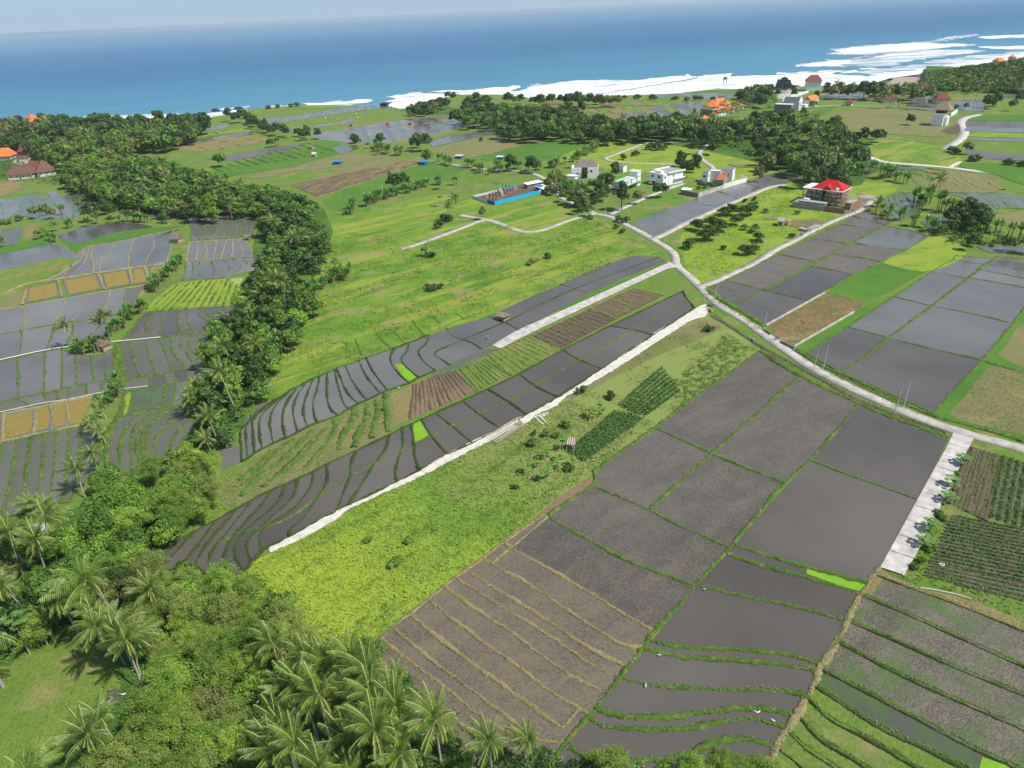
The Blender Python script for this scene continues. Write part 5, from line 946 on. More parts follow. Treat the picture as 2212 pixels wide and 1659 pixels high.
row('palm', "C 380,720 440,700 520,680 590,680 560,700", 9, 4.6, 'yellowish palm on the garden wall right of the orange houses', 'palms right of the orange houses', 3, .55)
row('palm', "C 140,745 200,730 260,760 330,770 330,720", 9, 4.2, 'palm between the orange roofed houses', 'palms between the orange houses', 3, .7)
row('treed', "C 600,640 900,640 930,620 960,600", 16, 4.2, 'small tree beside the far field road', 'small trees beside the far field road', 3)
row('shrubd', "B 1620,650 1840,640 2212,650 ; C 300,655", 9, 3.6, 'bush in the hedge along the coastal fields', 'bushes of the coastal field hedge', 3)
row('banana', "B 800,790 860,790 900,800", 6, 3.4, 'banana plant at the right end of the far flooded paddies', 'banana plants right of the far paddies', 3)
row('banana', "C 1200,610 1300,600 1500,590 1700,600 1900,605", 8, 3.4, 'banana plant behind the hipped houses', 'banana plants behind the hipped houses', 4)
# middle ground: slope plants
put('shrubd', "E 560,215 600,220 640,210 580,230", 1.8, 'thorny bush on the middle of the grass slope', 'thorny bushes on the grass slope'); put('shrubd', "B 570,1670 600,1665", 2.2, 'dark clump at the head of the grass slope', 'dark clumps at the head of the slope'); put('banana', "B 545,1660", 2.4, 'banana plant at the head of the grass slope')
put('shrub', "E 1335,15", 2, 'round bush at the edge of the grass slope'); put('shrubo', "E 1240,45 1215,60", 1.6, 'brownish bush at the top of the grass slope', 'brownish bushes at the top of the slope')
put('shrubd', "E 1550,890", 1.7, 'dark bush touching the limestone track'); put('shrubd', "E 1735,925", 1.7, 'dark round bush in the dry grass right of the limestone track')
put('treem', "E 1243,1230", 1.5, 'small round tree in the grass below the bamboo frames', zs=.7); put('shrubd', "E 1243,1165", 1.0, 'small dark bush above the small round tree'); put('treem', "E 1450,1110", 1.6, 'small tree at the left end of the papaya row', zs=.6)
put('treeo', "E 1325,1170", 1.2, 'thin young tree right of the bamboo frames', zs=.7); put('shrub', "E 1400,1180 1385,1170", 1.1, 'low bush left of the papaya row', 'low bushes left of the papaya row'); put('shrubd', "F 155,490 180,480", 1.6, 'green bush in the dry grass beside the ditch', 'green bushes beside the ditch')
for q in spaced("E 1470,1150 1450,1120 1560,1050 1650,980 1740,950 1760,985 1640,1060 1560,1110", 3.4): REQ.append(('papaya', q[0], q[1], .9+.4*rng.random(), .8, 'bright lime papaya in the diagonal row above the tin hut', 'papayas of the diagonal row', None))
for q in spaced("E 1230,1330 1330,1270 1430,1250 1500,1310 1520,1380 1420,1400 1300,1470 1200,1500 1140,1540 1130,1500 1190,1420", 3.8): REQ.append(('papaya', q[0], q[1], .8+.4*rng.random(), .8, 'bright lime papaya in the plantation below the tin hut', 'papayas of the plantation', None))
put('papayad', "E 1435,1260", 1.3, 'dark papaya left of the tin hut', zs=.9); put('shrub', "E 1480,1390", 1.5, 'round green bush in the papaya plantation')
for s, l in (("i 1325,545", 'first papaya from the road on the edge of the concrete pad'), ("i 1175,860", 'second papaya from the road on the edge of the pad'), ("i 1100,1070", 'third papaya from the road on the edge of the pad'), ("i 860,1480", 'fourth papaya from the road on the edge of the pad'), ("i 780,1690", 'papaya nearest the end of the concrete pad')): put('papayad', s, 1.5, l, zs=.62)
put('shrubb', "i 1265,680", .8, 'small round bush between the first two pad papayas'); put('shrub', "i 1010,1290 1060,1330 980,1240 ; I 1500,370 1540,330 1580,260 1600,240", 1.0, 'low bush on the bank beside the concrete pad', 'low bushes beside the concrete pad')
put('shrub', "G 1210,400", 2.6, 'dark leafy bush at the tip of the dark paddies'); put('shrubb', "H 340,350 360,330", 1.5, 'green bush in the lime weeds', 'green bushes in the lime weeds'); put('shrub', "H 440,200 170,200", 1.2, 'low bush in the grass by the gully', 'low bushes in the lower grass')
# gully palms
GP = [("m 590,900", 1, 3.9, 0.85, 'leftmost coconut palm over the gully paddies'), ("m 680,780", 0, 3.9, 0.98, 'coconut palm with red crown between two gully palms'), ("m 1190,760", 4, 4.2, 1.06, 'tall coconut palm leaning over the gully pool'), ("m 1270,560", 0, 3.6, 0.85, 'coconut palm at the back of the gully group'),
      ("m 905,1270", 1, 3.7, 0.98, 'coconut palm with orange fronds and red crown in the gully'), ("m 850,1560", 1, 3.7, 0.77, 'lowest coconut palm of the gully group with orange fronds')]
for s, v, r, z, l in GP: put('palm', s, r, l, zs=z, var=v)
put('palm', "D 1530,760 1690,720", 4.2, 'coconut palm in the upper gully above the pool', 'palms in the upper gully'); put('palm', "D 1740,380 1805,365 1830,375 1860,380", 4.4, 'pale trunked palm at the left foot of the grass slope', 'pale trunked palms at the slope foot'); put('palm', "D 1600,450", 3.4, 'small yellow palm above the banana pair')
put('palm', "D 500,600", 3.6, 'yellowish palm left of the rusty palm hut'); put('palm', "D 690,560 720,545", 3.6, 'short bushy palm behind the rusty hut', 'short palms behind the rusty hut')
put('palm', "D 690,1060 660,1130 640,1180 690,1220", 3.3, 'leaning coconut palm in the column between the paddy blocks', 'leaning palms of the column', var=1, zs=.62); put('palm', "D 640,1400", 4.0, 'large yellow tipped palm at the foot of the leaning column', var=0, zs=.65); put('palm', "D 555,1570", 3.8, 'coconut palm with pale trunk above the jungle edge', var=2, zs=.75); put('palm', "D 230,1690 330,1700", 3.6, 'bushy palm beside the striped green paddies', 'bushy palms beside the striped paddies', var=0, zs=.55); put('palm', "D -20,1280", 3.4, 'palm cut by the left edge beside the paddies')
wood("D 1420,980 1540,900 1640,930 1560,1010 1430,1250 1290,1260 1240,1180 1300,1080", 4.2, {'treem': 2, 'treed': 2, 'shrubb': 2}, 2.4, LB('around the gully palms'), 'plants around the gully palms', .7)
# jungle at the lower left
wood("D 560,1440 760,1390 850,1450 900,1500 900,1659 600,1720 430,1700 560,1600", 6.5, {'treeb': 4, 'treem': 1}, 3.6, LB('in the lower left jungle below the column of palms'), 'bright trees of the lower left jungle')
wood("D 920,1400 1100,1340 1260,1270 1420,1330 1440,1420 1350,1520 1300,1659 1200,1720 900,1700", 5.6, {'bamboo': 3, 'treeb': 1, 'bambooy': .6}, 3.5, LB('at the gully mouth below the striped paddies'), 'bamboo clumps at the gully mouth')
wood("G 60,80 300,40 700,40 1060,60 1080,160 900,300 860,420 600,380 300,420 60,360 -80,300", 6.4, {'treeb': 3, 'treem': 3, 'treeo': 1.5, 'palm': 1.5, 'bamboo': 2, 'treed': 1}, 3.5, LB('in the lower left jungle'), 'trees of the lower left jungle')
wood("G -80,360 300,440 600,400 840,440 860,560 760,660 600,720 420,700 200,760 -80,740", 6.2, {'treem': 2, 'treed': 2, 'palm': 2.5, 'treeo': 2, 'bamboo': 2}, 3.3, LB('in the jungle behind the clearing'), 'trees behind the clearing')
wood("G 880,440 960,360 1180,400 1420,440 1560,480 1700,520 1850,640 1990,800 2060,880 1900,960 1650,900 1640,1300 1500,1700 800,1800 560,1700 700,1500 850,1300 1000,1180 900,900 820,700", 4.6, {'bamboo': 3.2, 'bambooy': 1.6, 'treeb': 1.2, 'treeo': .4}, 3.2, LB('in the big bamboo stand left of the palm grove'), 'bamboo clumps of the big stand')
wood("G -80,760 150,800 120,900 40,980 -80,1000", 6, {'treed': 2, 'palm': 1, 'banana': 1, 'papayad': 1}, 3.2, LB('on the left edge of the clearing'), 'plants on the left edge of the clearing')
put('papayad', "G 195,920", 1.8, 'tall papaya at the left top of the clearing', zs=1.6); put('banana', "G 60,700 340,820 300,740", 2.4, 'banana plant in the jungle by the clearing', 'banana plants by the clearing'); put('banana', "G 760,420 1860,1700", 2.0, 'banana plant lost in the bamboo', 'banana plants in the bamboo')
putc('palm', "G 830,900", 3.8, 'palm with bare grey trunk leaning over the clearing', var=2); putc('palm', "G 545,1400", 3.9, 'palm at the lower side of the clearing', var=0); putc('palm', "G 660,1290", 3.8, 'palm by the small pond of the clearing', var=1); putc('palm', "G 700,720 800,790 560,640", 3.7, 'palm between the clearing and the bamboo', 'palms between the clearing and the bamboo'); putc('palm', "G 950,440", 3.8, 'palm with yellow top at the tip of the dark paddies', var=0)
putc('palm', "G 50,200 100,470 60,1750", 3.9, 'palm at the left edge of the jungle', 'palms at the left edge of the jungle'); putc('palm', "G 420,580 640,680 760,740", 3.8, 'palm in the row above the clearing', 'palms above the clearing')
# palm grove at the bottom
NP = [("n 600,310", 3.4, 1.0), ("n 850,400", 3.4, 1.0), ("n 200,500", 3.4, .95), ("n 400,620", 3.7, 1.0), ("n 1040,620", 3.6, 1.0), ("n 1325,680", 3.6, 1.), ("n 605,890", 3.8, 1.), ("n 830,1120", 3.8, 1.), ("n 1110,1300", 3.9, 1.), ("n 1815,990", 3.9, 1.), ("n 1545,1030", 3.4, 1.),
      ("n 1340,400", 2.6, .6), ("n 480,180", 3.2, .9), ("n 60,190", 3.2, .9), ("n 30,1200", 3.6, 1.), ("n 240,1330", 3.4, .9), ("n 560,1480", 3.6, .95), ("n 1180,480", 3.3, .9), ("n 1330,930", 3.5, .95), ("n 60,880", 3.3, .9), ("n 450,420", 3.2, .9), ("n 800,700", 3.4, .9), ("n 1080,900", 3.5, .95), ("n 1420,1300", 3.4, .9), ("n 750,200", 3.0, .9), ("n 1180,1100", 3.4, .9), ("n 150,1000", 3.2, .85), ("n 980,760", 3.2, .9), ("n 850,1450", 3.4, .9)]
for i, (s, r, z) in enumerate(NP): putc('palm', s, r*1.12, 'coconut palm in the dense grove at the lower middle', 'palms of the lower middle grove', zs=z*1.25, var=(0, 3, 0, 1, 3, 0, 2)[i % 7], H=11*z)
putc('palm', "H 960,1500", 3.4, 'palm right of the grove in front of the dug fields', zs=1.2, var=0, H=9); putc('palm', "H 1180,1520", 2.8, 'small palm at the bottom edge of the dug fields', zs=1.1, var=3, H=7)
wood("H -20,1000 180,900 330,1050 520,1200 600,1350 780,1500 1000,1600 1250,1640 1500,1700 1900,1730 1900,1800 -20,1800", 5.0, {'treed': 5, 'treem': 3}, 2.8, LB('between the palms of the lower grove'), 'undergrowth trees of the lower grove', .55)
put('bamboo', "H 1740,1800", 3.6, 'bright green tree top at the bottom edge of the flooded terraces', zs=.8); put('bamboo', "I 60,1800", 3.2, 'leafy top at the bottom edge below the terraces', zs=.8); put('bamboo', "I 220,1760", 2.6, 'tall narrow leafy top at the bottom edge', zs=.9); put('bamboo', "I 380,1790", 3.0, 'low feathery top at the bottom edge', zs=.7); put('bamboo', "I 530,1790", 3.0, 'rightmost feathery top at the bottom edge', zs=.75); put('treeb', "H 2140,1810", 2.6, 'round leafy top between two feathery ones at the bottom edge', zs=.8)

# ---- make the plants: the 300 of a kind that show largest are things of their own, the rest one mass per kind
def emit():
    fam = {}
    for r in REQ:
        x, y, sc = r[1], r[2], r[3]; v = Vector((x, y, -CAM_H)); zc = v.dot(_f)
        if zc < 20: continue
        X = 1106+FPX*v.dot(cx)/zc; Y = 829.5-FPX*v.dot(cy)/zc
        if X < -150 or X > 2362 or Y > 2050: continue
        fam.setdefault(KINDS[r[0]].name, []).append((KINDS[r[0]].r0*sc/zc, zc, r))
    for name, L in fam.items():
        L.sort(key=lambda t: -t[0]); far = {}
        for i, (s, zc, r) in enumerate(L):
            key, x, y, sc, zs, label, group, var = r; k = KINDS[key]; lod = 0 if zc < 175 else (1 if zc < 420 else 2); ms = k.m[lod]; ms = ms[(var if var is not None else rng.integers(len(ms))) % len(ms)]
            a = rng.random()*6.28
            if var is not None: a = rng.normal(0, .12)
            S = (sc, sc, sc*zs*(.9+.2*rng.random()))
            if i < 300:
                e = empty(k.name, (x, y, 0), a, label or 'plant', k.cat, group); e.scale = S
                for nm, me in zip(k.parts, ms):
                    if me is None: continue
                    o = bpy.data.objects.new(nm, me); COL.objects.link(o); o.parent = e
            else: far.setdefault(ms[0].materials[0].name, []).append((ms, x, y, a, S))
        for mn, q in far.items():
            Vs = []; Fs = []; mi = []; n0 = 0; mats = [bpy.data.materials[mn]]+([M['palmy'], M['midrib']] if name == 'coconut_palm' else [])
            for ms, x, y, a, S in q:
                for j, me in enumerate(ms[:2]):
                    if j == 1 and name != 'coconut_palm': continue
                    if j == 1: continue
                    v = np.empty(len(me.vertices)*3, np.float32); me.vertices.foreach_get('co', v); v = v.reshape(-1, 3)*np.array(S); c, s_ = math.cos(a), math.sin(a)
                    v = np.c_[v[:, 0]*c-v[:, 1]*s_+x, v[:, 0]*s_+v[:, 1]*c+y, v[:, 2]]; f = np.empty(len(me.loops), np.int32); me.loops.foreach_get('vertex_index', f)
                    m_ = np.empty(len(me.polygons), np.int32); me.polygons.foreach_get('material_index', m_); Vs.append(v); Fs.append(f.reshape(-1, 4)+n0); mi.append(m_); n0 += len(v)
            o = link('distant_'+{'broadleaf_tree': 'woodland', 'coconut_palm': 'palms', 'bamboo_clump': 'bamboo', 'banana_plant': 'bananas', 'leafy_shrub': 'shrubs', 'papaya_plant': 'papayas'}[name], npmesh('far', np.concatenate(Vs), np.concatenate(Fs), np.concatenate(mi)), None, mats)
            tag(o, {'dark_foliage': 'dark green mass of farther tree crowns filling the distant woods', 'mid_foliage': 'mid green mass of farther tree crowns filling the distant woods', 'fresh_foliage': 'bright green farther tree crowns scattered in the distant woods', 'olive_foliage': 'olive grey farther tree crowns near the shore',
                    'banana_leaves': 'farther banana plants along hedges and wood edges', 'palm_leaflets': 'farther palms in the distant woods', 'bamboo_leaves': 'farther bamboo mixed in the distant woods'}.get(mn, 'farther low green plants'), 'vegetation', None, 'stuff')
            print('FAR', name, mn, len(q))
        print('KIND', name, len(L))
# ================================================================ buildings and small things
white = m_plain('white_render', (.80, .80, .78), .7, var=.06, scale=.8, bump=.05); whiteb = m_plain('aged_white_wall', (.68, .68, .66), .8, var=.18, scale=.5)
grey = m_plain('grey_concrete', (.33, .32, .31), .85, var=.3, scale=.6); greyd = m_plain('dark_block_wall', (.20, .195, .19), .85, var=.3, scale=.6); brick = m_plain('raw_brick', (.30, .17, .12), .9, var=.35, scale=1.5)
redroof = m_plain('red_metal_roof', (.46, .018, .018), .5, .3, var=.1, scale=.5, bump=.02); terra = m_plain('terracotta_tiles', (.42, .13, .06), .8, var=.3, scale=1.5); orange = m_plain('orange_tiles', (.72, .20, .05), .75, var=.2, scale=1.0)
maroon = m_plain('dark_red_tiles', (.20, .055, .04), .8, var=.3, scale=1.0); brownr = m_plain('brown_tiles', (.16, .085, .06), .85, var=.3, scale=1.0); thatch = m_plain('thatch', (.27, .21, .15), .95, var=.35, scale=1.5, bump=.6)
thatchd = m_plain('black_thatch', (.045, .04, .045), .95, var=.3, scale=1.5, bump=.5); slate = m_plain('slate_shingles', (.20, .17, .155), .85, var=.25, scale=1.2); glass = m_plain('window_glass', (.035, .045, .055), .12, .6, var=.1, bump=0)
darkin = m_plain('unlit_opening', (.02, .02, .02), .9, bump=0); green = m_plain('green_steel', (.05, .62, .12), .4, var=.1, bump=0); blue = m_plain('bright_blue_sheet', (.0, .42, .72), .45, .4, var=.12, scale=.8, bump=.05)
blued = m_plain('deep_blue_sheet', (.01, .16, .35), .5, var=.1); galv = m_plain('galvanised_sheet', (.52, .58, .58), .45, .4, var=.2, scale=.8); rust = m_plain('rusty_sheet', (.24, .15, .11), .8, var=.4, scale=2.0); wood_ = m_plain('raw_timber', (.38, .30, .20), .85, var=.25, scale=2)
ply = m_plain('plywood', (.55, .38, .24), .8, var=.15, scale=2); tarp = m_plain('blue_tarpaulin', (.02, .22, .62), .5, var=.15, scale=2); bam = m_plain('dry_bamboo', (.55, .48, .36), .7, var=.2, scale=3); black = m_plain('black_plastic', (.02, .02, .022), .4, bump=0)
steel = m_plain('pole_steel', (.55, .56, .57), .5, .4, var=.1, bump=0); cream = m_plain('cream_wall', (.66, .60, .48), .8, var=.1); skin = m_plain('skin', (.30, .17, .11), .6, bump=0); redc = m_plain('red_plastic', (.45, .03, .02), .4, bump=0); bluep = m_plain('blue_paint', (.03, .06, .40), .35, bump=0)

class Site:
    """a building frame: x runs along the front from the left corner, y goes back; corners are given as pixels of the eaves at height H (0 = ground)"""
    def __init__(s, name, label, cat, fl, fr, br=None, H=0.0, D=None, group=None):
        a, b = np.array(P1(fl, H)), np.array(P1(fr, H)); d = b-a; s.W = float(np.linalg.norm(d)); s.rz = math.atan2(d[1], d[0]); s.o = a
        s.e = empty(name, (a[0], a[1], 0), s.rz, label, cat, group); s.H = H
        s.D = D if D else abs(s.loc(br, H)[1])
    def loc(s, px, z=0.0):
        v = np.array(P1(px, z))-s.o; c, q = math.cos(s.rz), math.sin(s.rz); return (v[0]*c+v[1]*q, -v[0]*q+v[1]*c)
    def part(s, mb, name, mat, parent=None, label=None):
        o = mb.build(name, mat, parent or s.e)
        if label: o['label'] = label
        return o
    def box(s, x0, x1, y0, y1, z0, z1, name, mat): return s.part(MB().box(x0, x1, y0, y1, z0, z1), name, mat)
    def win(s, face, u, z, w, h, mat=None, name='window', off=0.0):
        """opening on the front (y=off) or on the right side (x=off) of a wall; frame with pane"""
        f = MB(); g = MB(); t = .09
        if face == 'f':
            for a in ((u, u+w, z, z+t), (u, u+w, z+h-t, z+h), (u, u+t, z+t, z+h-t), (u+w-t, u+w, z+t, z+h-t)): f.box(a[0], a[1], off-.07, off-.004, a[2], a[3])
            g.box(u+t, u+w-t, off-.03, off-.006, z+t, z+h-t)
        else:
            for a in ((u, u+w, z, z+t), (u, u+w, z+h-t, z+h), (u, u+t, z+t, z+h-t), (u+w-t, u+w, z+t, z+h-t)): f.box(off+.004, off+.07, a[0], a[1], a[2], a[3])
            g.box(off+.006, off+.03, u+t, u+w-t, z+t, z+h-t)
        o = s.part(f, name, white if mat is None else mat); s.part(g, 'pane', glass, o)

def hiphouse(name, label, fl, fr, H, D, rh, roofm, wallm, cat='house', ridge=.3, over=.9, group=None, axis='x', windows=2, open_=False, base=0.0):
    s = Site(name, label, cat, fl, fr, None, H, D, group); W = s.W; t = over
    s.part(MB().hip(0, W, 0, D, H, rh, ridge, .18, axis), 'roof', roofm)
    if open_:
        s.box(t, W-t, t, D-t, -.1, .5, 'platform', wallm)
        for px, py in ((t+.2, t+.2), (W-t-.2, t+.2), (t+.2, D-t-.2), (W-t-.2, D-t-.2)): s.part(MB().tube([(px, py, .5), (px, py, H)], .12, 6), 'post', wood_)
    else:
        s.box(t, W-t, t, D-t, -.1, H-.003, 'wall', wallm)
        ww = min(1.5, (W-2*t)/(windows*2+1))
        for i in range(windows): s.win('f', t+(W-2*t)*(i+.5)/windows-ww/2, max(.9, H-2.0), ww, 1.1, off=t)
        s.win('s', D*.35, max(.9, H-2.0), min(1.5, D*.2), 1.1, off=W-t)
        s.win('f', t+(W-2*t)*.5-.5 if windows % 2 == 0 else t+.4, .0, 1.0, 2.0, wood_, 'door', off=t)
    return s
def hut(name, label, fl, fr, H, D, roofm, group=None, slope=.5, walls=None, cat='hut', gable=True):
    s = Site(name, label, cat, fl, fr, None, H, D, group); W = s.W
    if gable: s.part(MB().gable(-.2, W+.2, -.2, D+.2, H, slope), 'roof', roofm)
    else: s.part(MB().slab([(-.2, -.3, H), (W+.2, -.3, H), (W+.2, D+.3, H+slope), (-.2, D+.3, H+slope)], .06), 'roof', roofm)
    for px, py in ((.1, .1), (W-.1, .1), (.1, D-.1), (W-.1, D-.1)): s.part(MB().tube([(px, py, -.1), (px, py, H)], .06, 5), 'post', wood_)
    if walls: s.box(.15, W-.15, .3, D-.3, 0, H*.8, 'wall', walls)
    else: s.box(.1, W-.1, .2, D-.2, .45, .55, 'platform', wood_)
    return s

# ---- red roofed house under construction
s = Site('unfinished_house', 'large unfinished villa with a bright red metal roof wrapped in bamboo scaffolding', 'house', 'a 440,428', 'a 1330,533', 'a 1650,442', 8.3); W_, D_ = s.W, min(s.D, 15); H = 8.3
s.box(0, W_, 0, D_, H-.3, H, 'eave_slab', white)
rx0, rx1 = W_*.20, W_*.985; s.part(MB().hip(rx0, rx1, .9, D_-.6, H+.05, 4.1, .34), 'roof', redroof)
pm = MB(); x0, x1 = W_*.47, W_*.74; xm = (x0+x1)/2; pm.add([(x0, .4, H+.10), (x1, .4, H+.10), (xm, .4, H+1.9), (xm, D_*.38, H+2.6), (x0, 3.2, H+.9), (x1, 3.2, H+.9)], [(0, 1, 2), (1, 5, 3, 2), (0, 2, 3, 4)]); s.part(pm, 'porch_roof', redroof)
s.box(1.2, W_*.46, 3.4, D_-1, 0, H-.302, 'wall', greyd); s.box(W_*.46+.003, W_*.62, 5.4, D_-1, 0, H-.302, 'entrance_wall', greyd); s.box(W_*.62+.003, W_-1.0, 1.6, D_-1, 0, H-.302, 'side_wall', brick)
s.box(.4, W_*.60, 1.2, 3.39, 3.9, 4.2, 'balcony_slab', grey)
for i in range(4): s.win('f', 1.8+i*2.0, 5.0, 1.2, 2.0, grey, off=3.4)
for i in range(3): s.win('f', W_*.64+.5+i*1.9, 5.1, 1.2, 1.7, grey, off=1.6)
for i in range(3): s.win('f', 1.8+i*2.4, .8, 1.4, 2.0, grey, off=3.4)
s.win('f', W_*.49, 2.6, 1.8, 4.4, grey, off=5.4)
for fx in (.02, .16, .30, .44, .48, .60, .80, .985): s.part(MB().box(W_*fx, W_*fx+.35, .5, .85, 0, H-.303), 'column', grey)
s.box(W_*.80, W_*.80+1.3, .6, 1.9, H+.003, H+1.3, 'vent_box', white)
def scaffold(E, x0, x1, y, h, n, lv):
    mb = MB()
    for i in range(n+1): x = x0+(x1-x0)*i/n+rng.normal(0, .12); mb.tube([(x, y, 0), (x+rng.normal(0, .25), y+rng.normal(0, .15), h+.4+rng.random())], .055, 4)
    for j in range(1, lv+1): z = h*j/lv; mb.tube([(x0-.6, y-.05, z+rng.normal(0, .15)), (x1+.6, y-.05, z+rng.normal(0, .15))], .055, 4); mb.tube([(x0-.4, y-.9, z), (x1+.4, y-.8, z+rng.normal(0, .2))], .055, 4)
    for i in range(n): x = x0+(x1-x0)*i/n; z = h*rng.integers(0, lv)/lv; mb.tube([(x, y-.1, z), (x+(x1-x0)/n, y-.1, z+h/lv)], .05, 4)
    for i in range(n*lv): x = x0+(x1-x0)*rng.random(); z = h*rng.integers(1, lv+1)/lv; mb.tube([(x, y+.3, z), (x+rng.normal(0, .4), y-2.2, z+rng.normal(0, .3))], .05, 4)
    return mb
s.part(scaffold(s, .5, W_*.44, .2, 7.4, 7, 3), 'scaffold', bam); s.part(scaffold(s, W_*.62, W_-.3, -.3, 8.0, 8, 4), 'scaffold', bam)
sm = scaffold(s, 1, D_-2, 0, 7.5, 7, 4); sm.v = [(W_+1.0-b, a, c) for a, b, c in sm.v]; s.part(sm, 'scaffold', bam)
c = Site('compound_wall', 'long grey block wall with a flat roofed annex in front of the red roofed house', 'wall', 'a 212,862', 'a 1345,1012', None, 0, 12); cw = c.W
c.box(0, cw*.62, 0, .3, 0, 3.0, 'wall_panel', grey); c.part(MB().box(cw*.62+.003, cw, 0, .3, 0, 2.7), 'wall_panel', brick); c.box(0, .3, .303, 8.5, 0, 3.0, 'wall_panel', grey)
c.box(2.6, cw*.60, 1.6, 5.2, 2.2, 3.4, 'annex_wall', greyd); c.box(2.2, cw*.61, 1.3, 5.6, 3.403, 3.6, 'annex_roof', grey); c.box(3.2, 6.0, 6.2, 8.2, 3.0, 3.8, 'water_tank_cover', white)
g_s = Site('brick_outbuilding', 'small brick outbuilding with a pale slab roof right of the red roofed house', 'outbuilding', 'a 1365,765', 'a 1510,785', 'a 1670,720', 3.6); g_s.box(.2, g_s.W-.1, .2, g_s.D, 0, 3.6, 'wall', brick); g_s.box(0, g_s.W, 0, g_s.D+.3, 3.603, 3.8, 'roof', grey); g_s.win('s', 1.0, 1.9, 1.4, 1.0, grey, off=g_s.W-.1)
tk = MB(); tk.tube([(0, 0, 0), (0, 0, 1.5), (0, 0, 1.7)], [.55, .55, .3], 12); o = tk.build('water_tank', white); o.location = (*P1("a 1435,905"), 0); tag(o, 'white plastic water tank beside the brick outbuilding', 'water tank')

def heap(name, label, s_, r, h, mat, cat='heap'):
    c_ = P1(s_); V = [(0, 0, h)]; n = 14; rings = [.35, .7, 1.0]
    for q in rings:
        for k in range(n): a = 6.283*k/n; rr = r*q*(1+rng.normal(0, .10)); V.append((math.cos(a)*rr, math.sin(a)*rr*.8, max(-.05, h*(1-q**1.2)+rng.normal(0, h*.07)) if q < 1 else -.1))
    F = [(0, 1+k, 1+(k+1) % n) for k in range(n)]+[(1+j*n+k, 1+(j+1)*n+k, 1+(j+1)*n+(k+1) % n, 1+j*n+(k+1) % n) for j in range(2) for k in range(n)]
    o = MB().add(V, F).build(name, mat); o.location = (c_[0], c_[1], .1); return tag(o, label, cat)
rubble = m_plain('rubble', (.34, .31, .28), .95, var=.5, scale=2.5, bump=1.0)
heap('rubble_heap', 'grey rubble heap at the right of the building yard', 'a 2000,715', 3.2, 1.4, rubble); heap('rubble_heap', 'long low rubble heap behind the building yard', 'a 1800,640', 5.5, 1.2, rubble); heap('soil_heap', 'brown soil heap inside the building yard', 'a 1720,780', 3.0, .8, M['dirt'])
heap('stone_heap', 'dark stone heap on the verge right of the plywood shed', 'l 1330,500', 3.4, 1.1, rubble); heap('stone_heap', 'smaller dark stone heap nearer the road', 'l 1180,540', 2.4, .8, rubble); heap('soil_heap', 'pinkish soil heap beside the green framed house', 'b 800,880', 3.0, 2.4, M['dirt'])
area('soil', "l -100,280 200,290 650,330 1200,330 1500,350 1500,420 1200,480 900,520 650,500 300,330 0,330", .06, 'dirt', True); area('soil', "d 1130,180 1400,200 2050,235 2040,280 1600,280 1300,250", .05, 'dirt', True); area('soil', "g 690,320 870,330 900,360 830,380 720,360", .05, 'dirt', True)
sh = Site('plywood_shed', 'small plywood workers shed with a grey lean-to roof in the bright meadow', 'shed', 'l 300,340', 'l 455,350', 'l 620,290', 2.7); Wd = min(sh.D, 4.5)
sh.box(0, sh.W, 0, Wd, 0, 2.6, 'wall', ply); sh.part(MB().slab([(-.4, -.4, 2.7), (sh.W+.3, -.4, 2.62), (sh.W+.3, Wd+.4, 3.1), (-.4, Wd+.4, 3.1)], .07), 'roof', grey); sh.win('s', Wd*.45, 1.3, 1.1, 1.0, ply, off=sh.W); sh.win('f', sh.W*.3, 0, .9, 2.0, ply, 'door')
q = Site('plywood_booth', 'narrow plywood toilet booth standing right of the workers shed', 'booth', 'l 580,350', 'l 670,345', None, 2.4, 1.6); q.box(0, q.W, 0, 1.6, 0, 2.4, 'wall', ply); q.part(MB().slab([(-.1, -.1, 2.41), (q.W+.1, -.1, 2.41), (q.W+.1, 1.7, 2.6), (-.1, 1.7, 2.6)], .05), 'roof', wood_); q.win('s', .4, 0, .8, 1.9, ply, 'door', off=q.W)
q = Site('stone_basin', 'open concrete mixing basin beside the road below the plywood shed', 'basin', 'l 860,560', 'l 1050,590', None, 1.0, 4.2)
for a in ((0, q.W, 0, .2), (0, q.W, 4.0, 4.2), (0, .2, .203, 3.997), (q.W-.2, q.W, .203, 3.997)): q.box(*a, 0, 1.4, 'side', grey)
q.box(.2, q.W-.2, .2, 4.0, .2, .7, 'sand_fill', whiteb)

# ---- grey roofed villa
v = Site('white_villa', 'white two storey villa with a grey hipped shingle roof among trees', 'house', 'c 625,568', 'c 1350,556', None, 6.6, 11.5); vw = v.W
v.box(0, vw*.38, 0, 11, 0, 6.6, 'wall', white); v.box(vw*.38+.003, vw*.60, 2.6, 11, 0, 6.597, 'recessed_wall', whiteb); v.box(vw*.60+.003, vw, 0, 11, 0, 6.594, 'wall', white); v.part(MB().hip(vw*.09, vw*.99, .8, 10.8, 6.62, 4.3, .2), 'roof', slate)
v.win('f', vw*.17, 2.4, 1.9, 1.2); v.win('f', vw*.42, 3.8, 2.8, 2.2, off=2.6); v.win('f', vw*.70, 3.8, 1.6, 1.6); v.win('f', vw*.42, .2, 2.6, 2.4, grey, 'door', off=2.6)
g1 = Site('garden_wall', 'white garden wall and flat annex in front of the grey roofed villa', 'wall', 'c 385,870', 'c 940,905', None, 1.6, 6); g1.box(0, g1.W, 0, .3, 0, 2.2, 'wall_panel', white); g1.box(0, .3, .303, 8, 0, 2.2, 'wall_panel', white); g1.box(.8, g1.W*.5, 3, 7.5, 0, 3.1, 'annex', white); g1.box(0.5, g1.W*.55, 2.6, 7.9, 3.103, 3.3, 'annex_roof', whiteb)
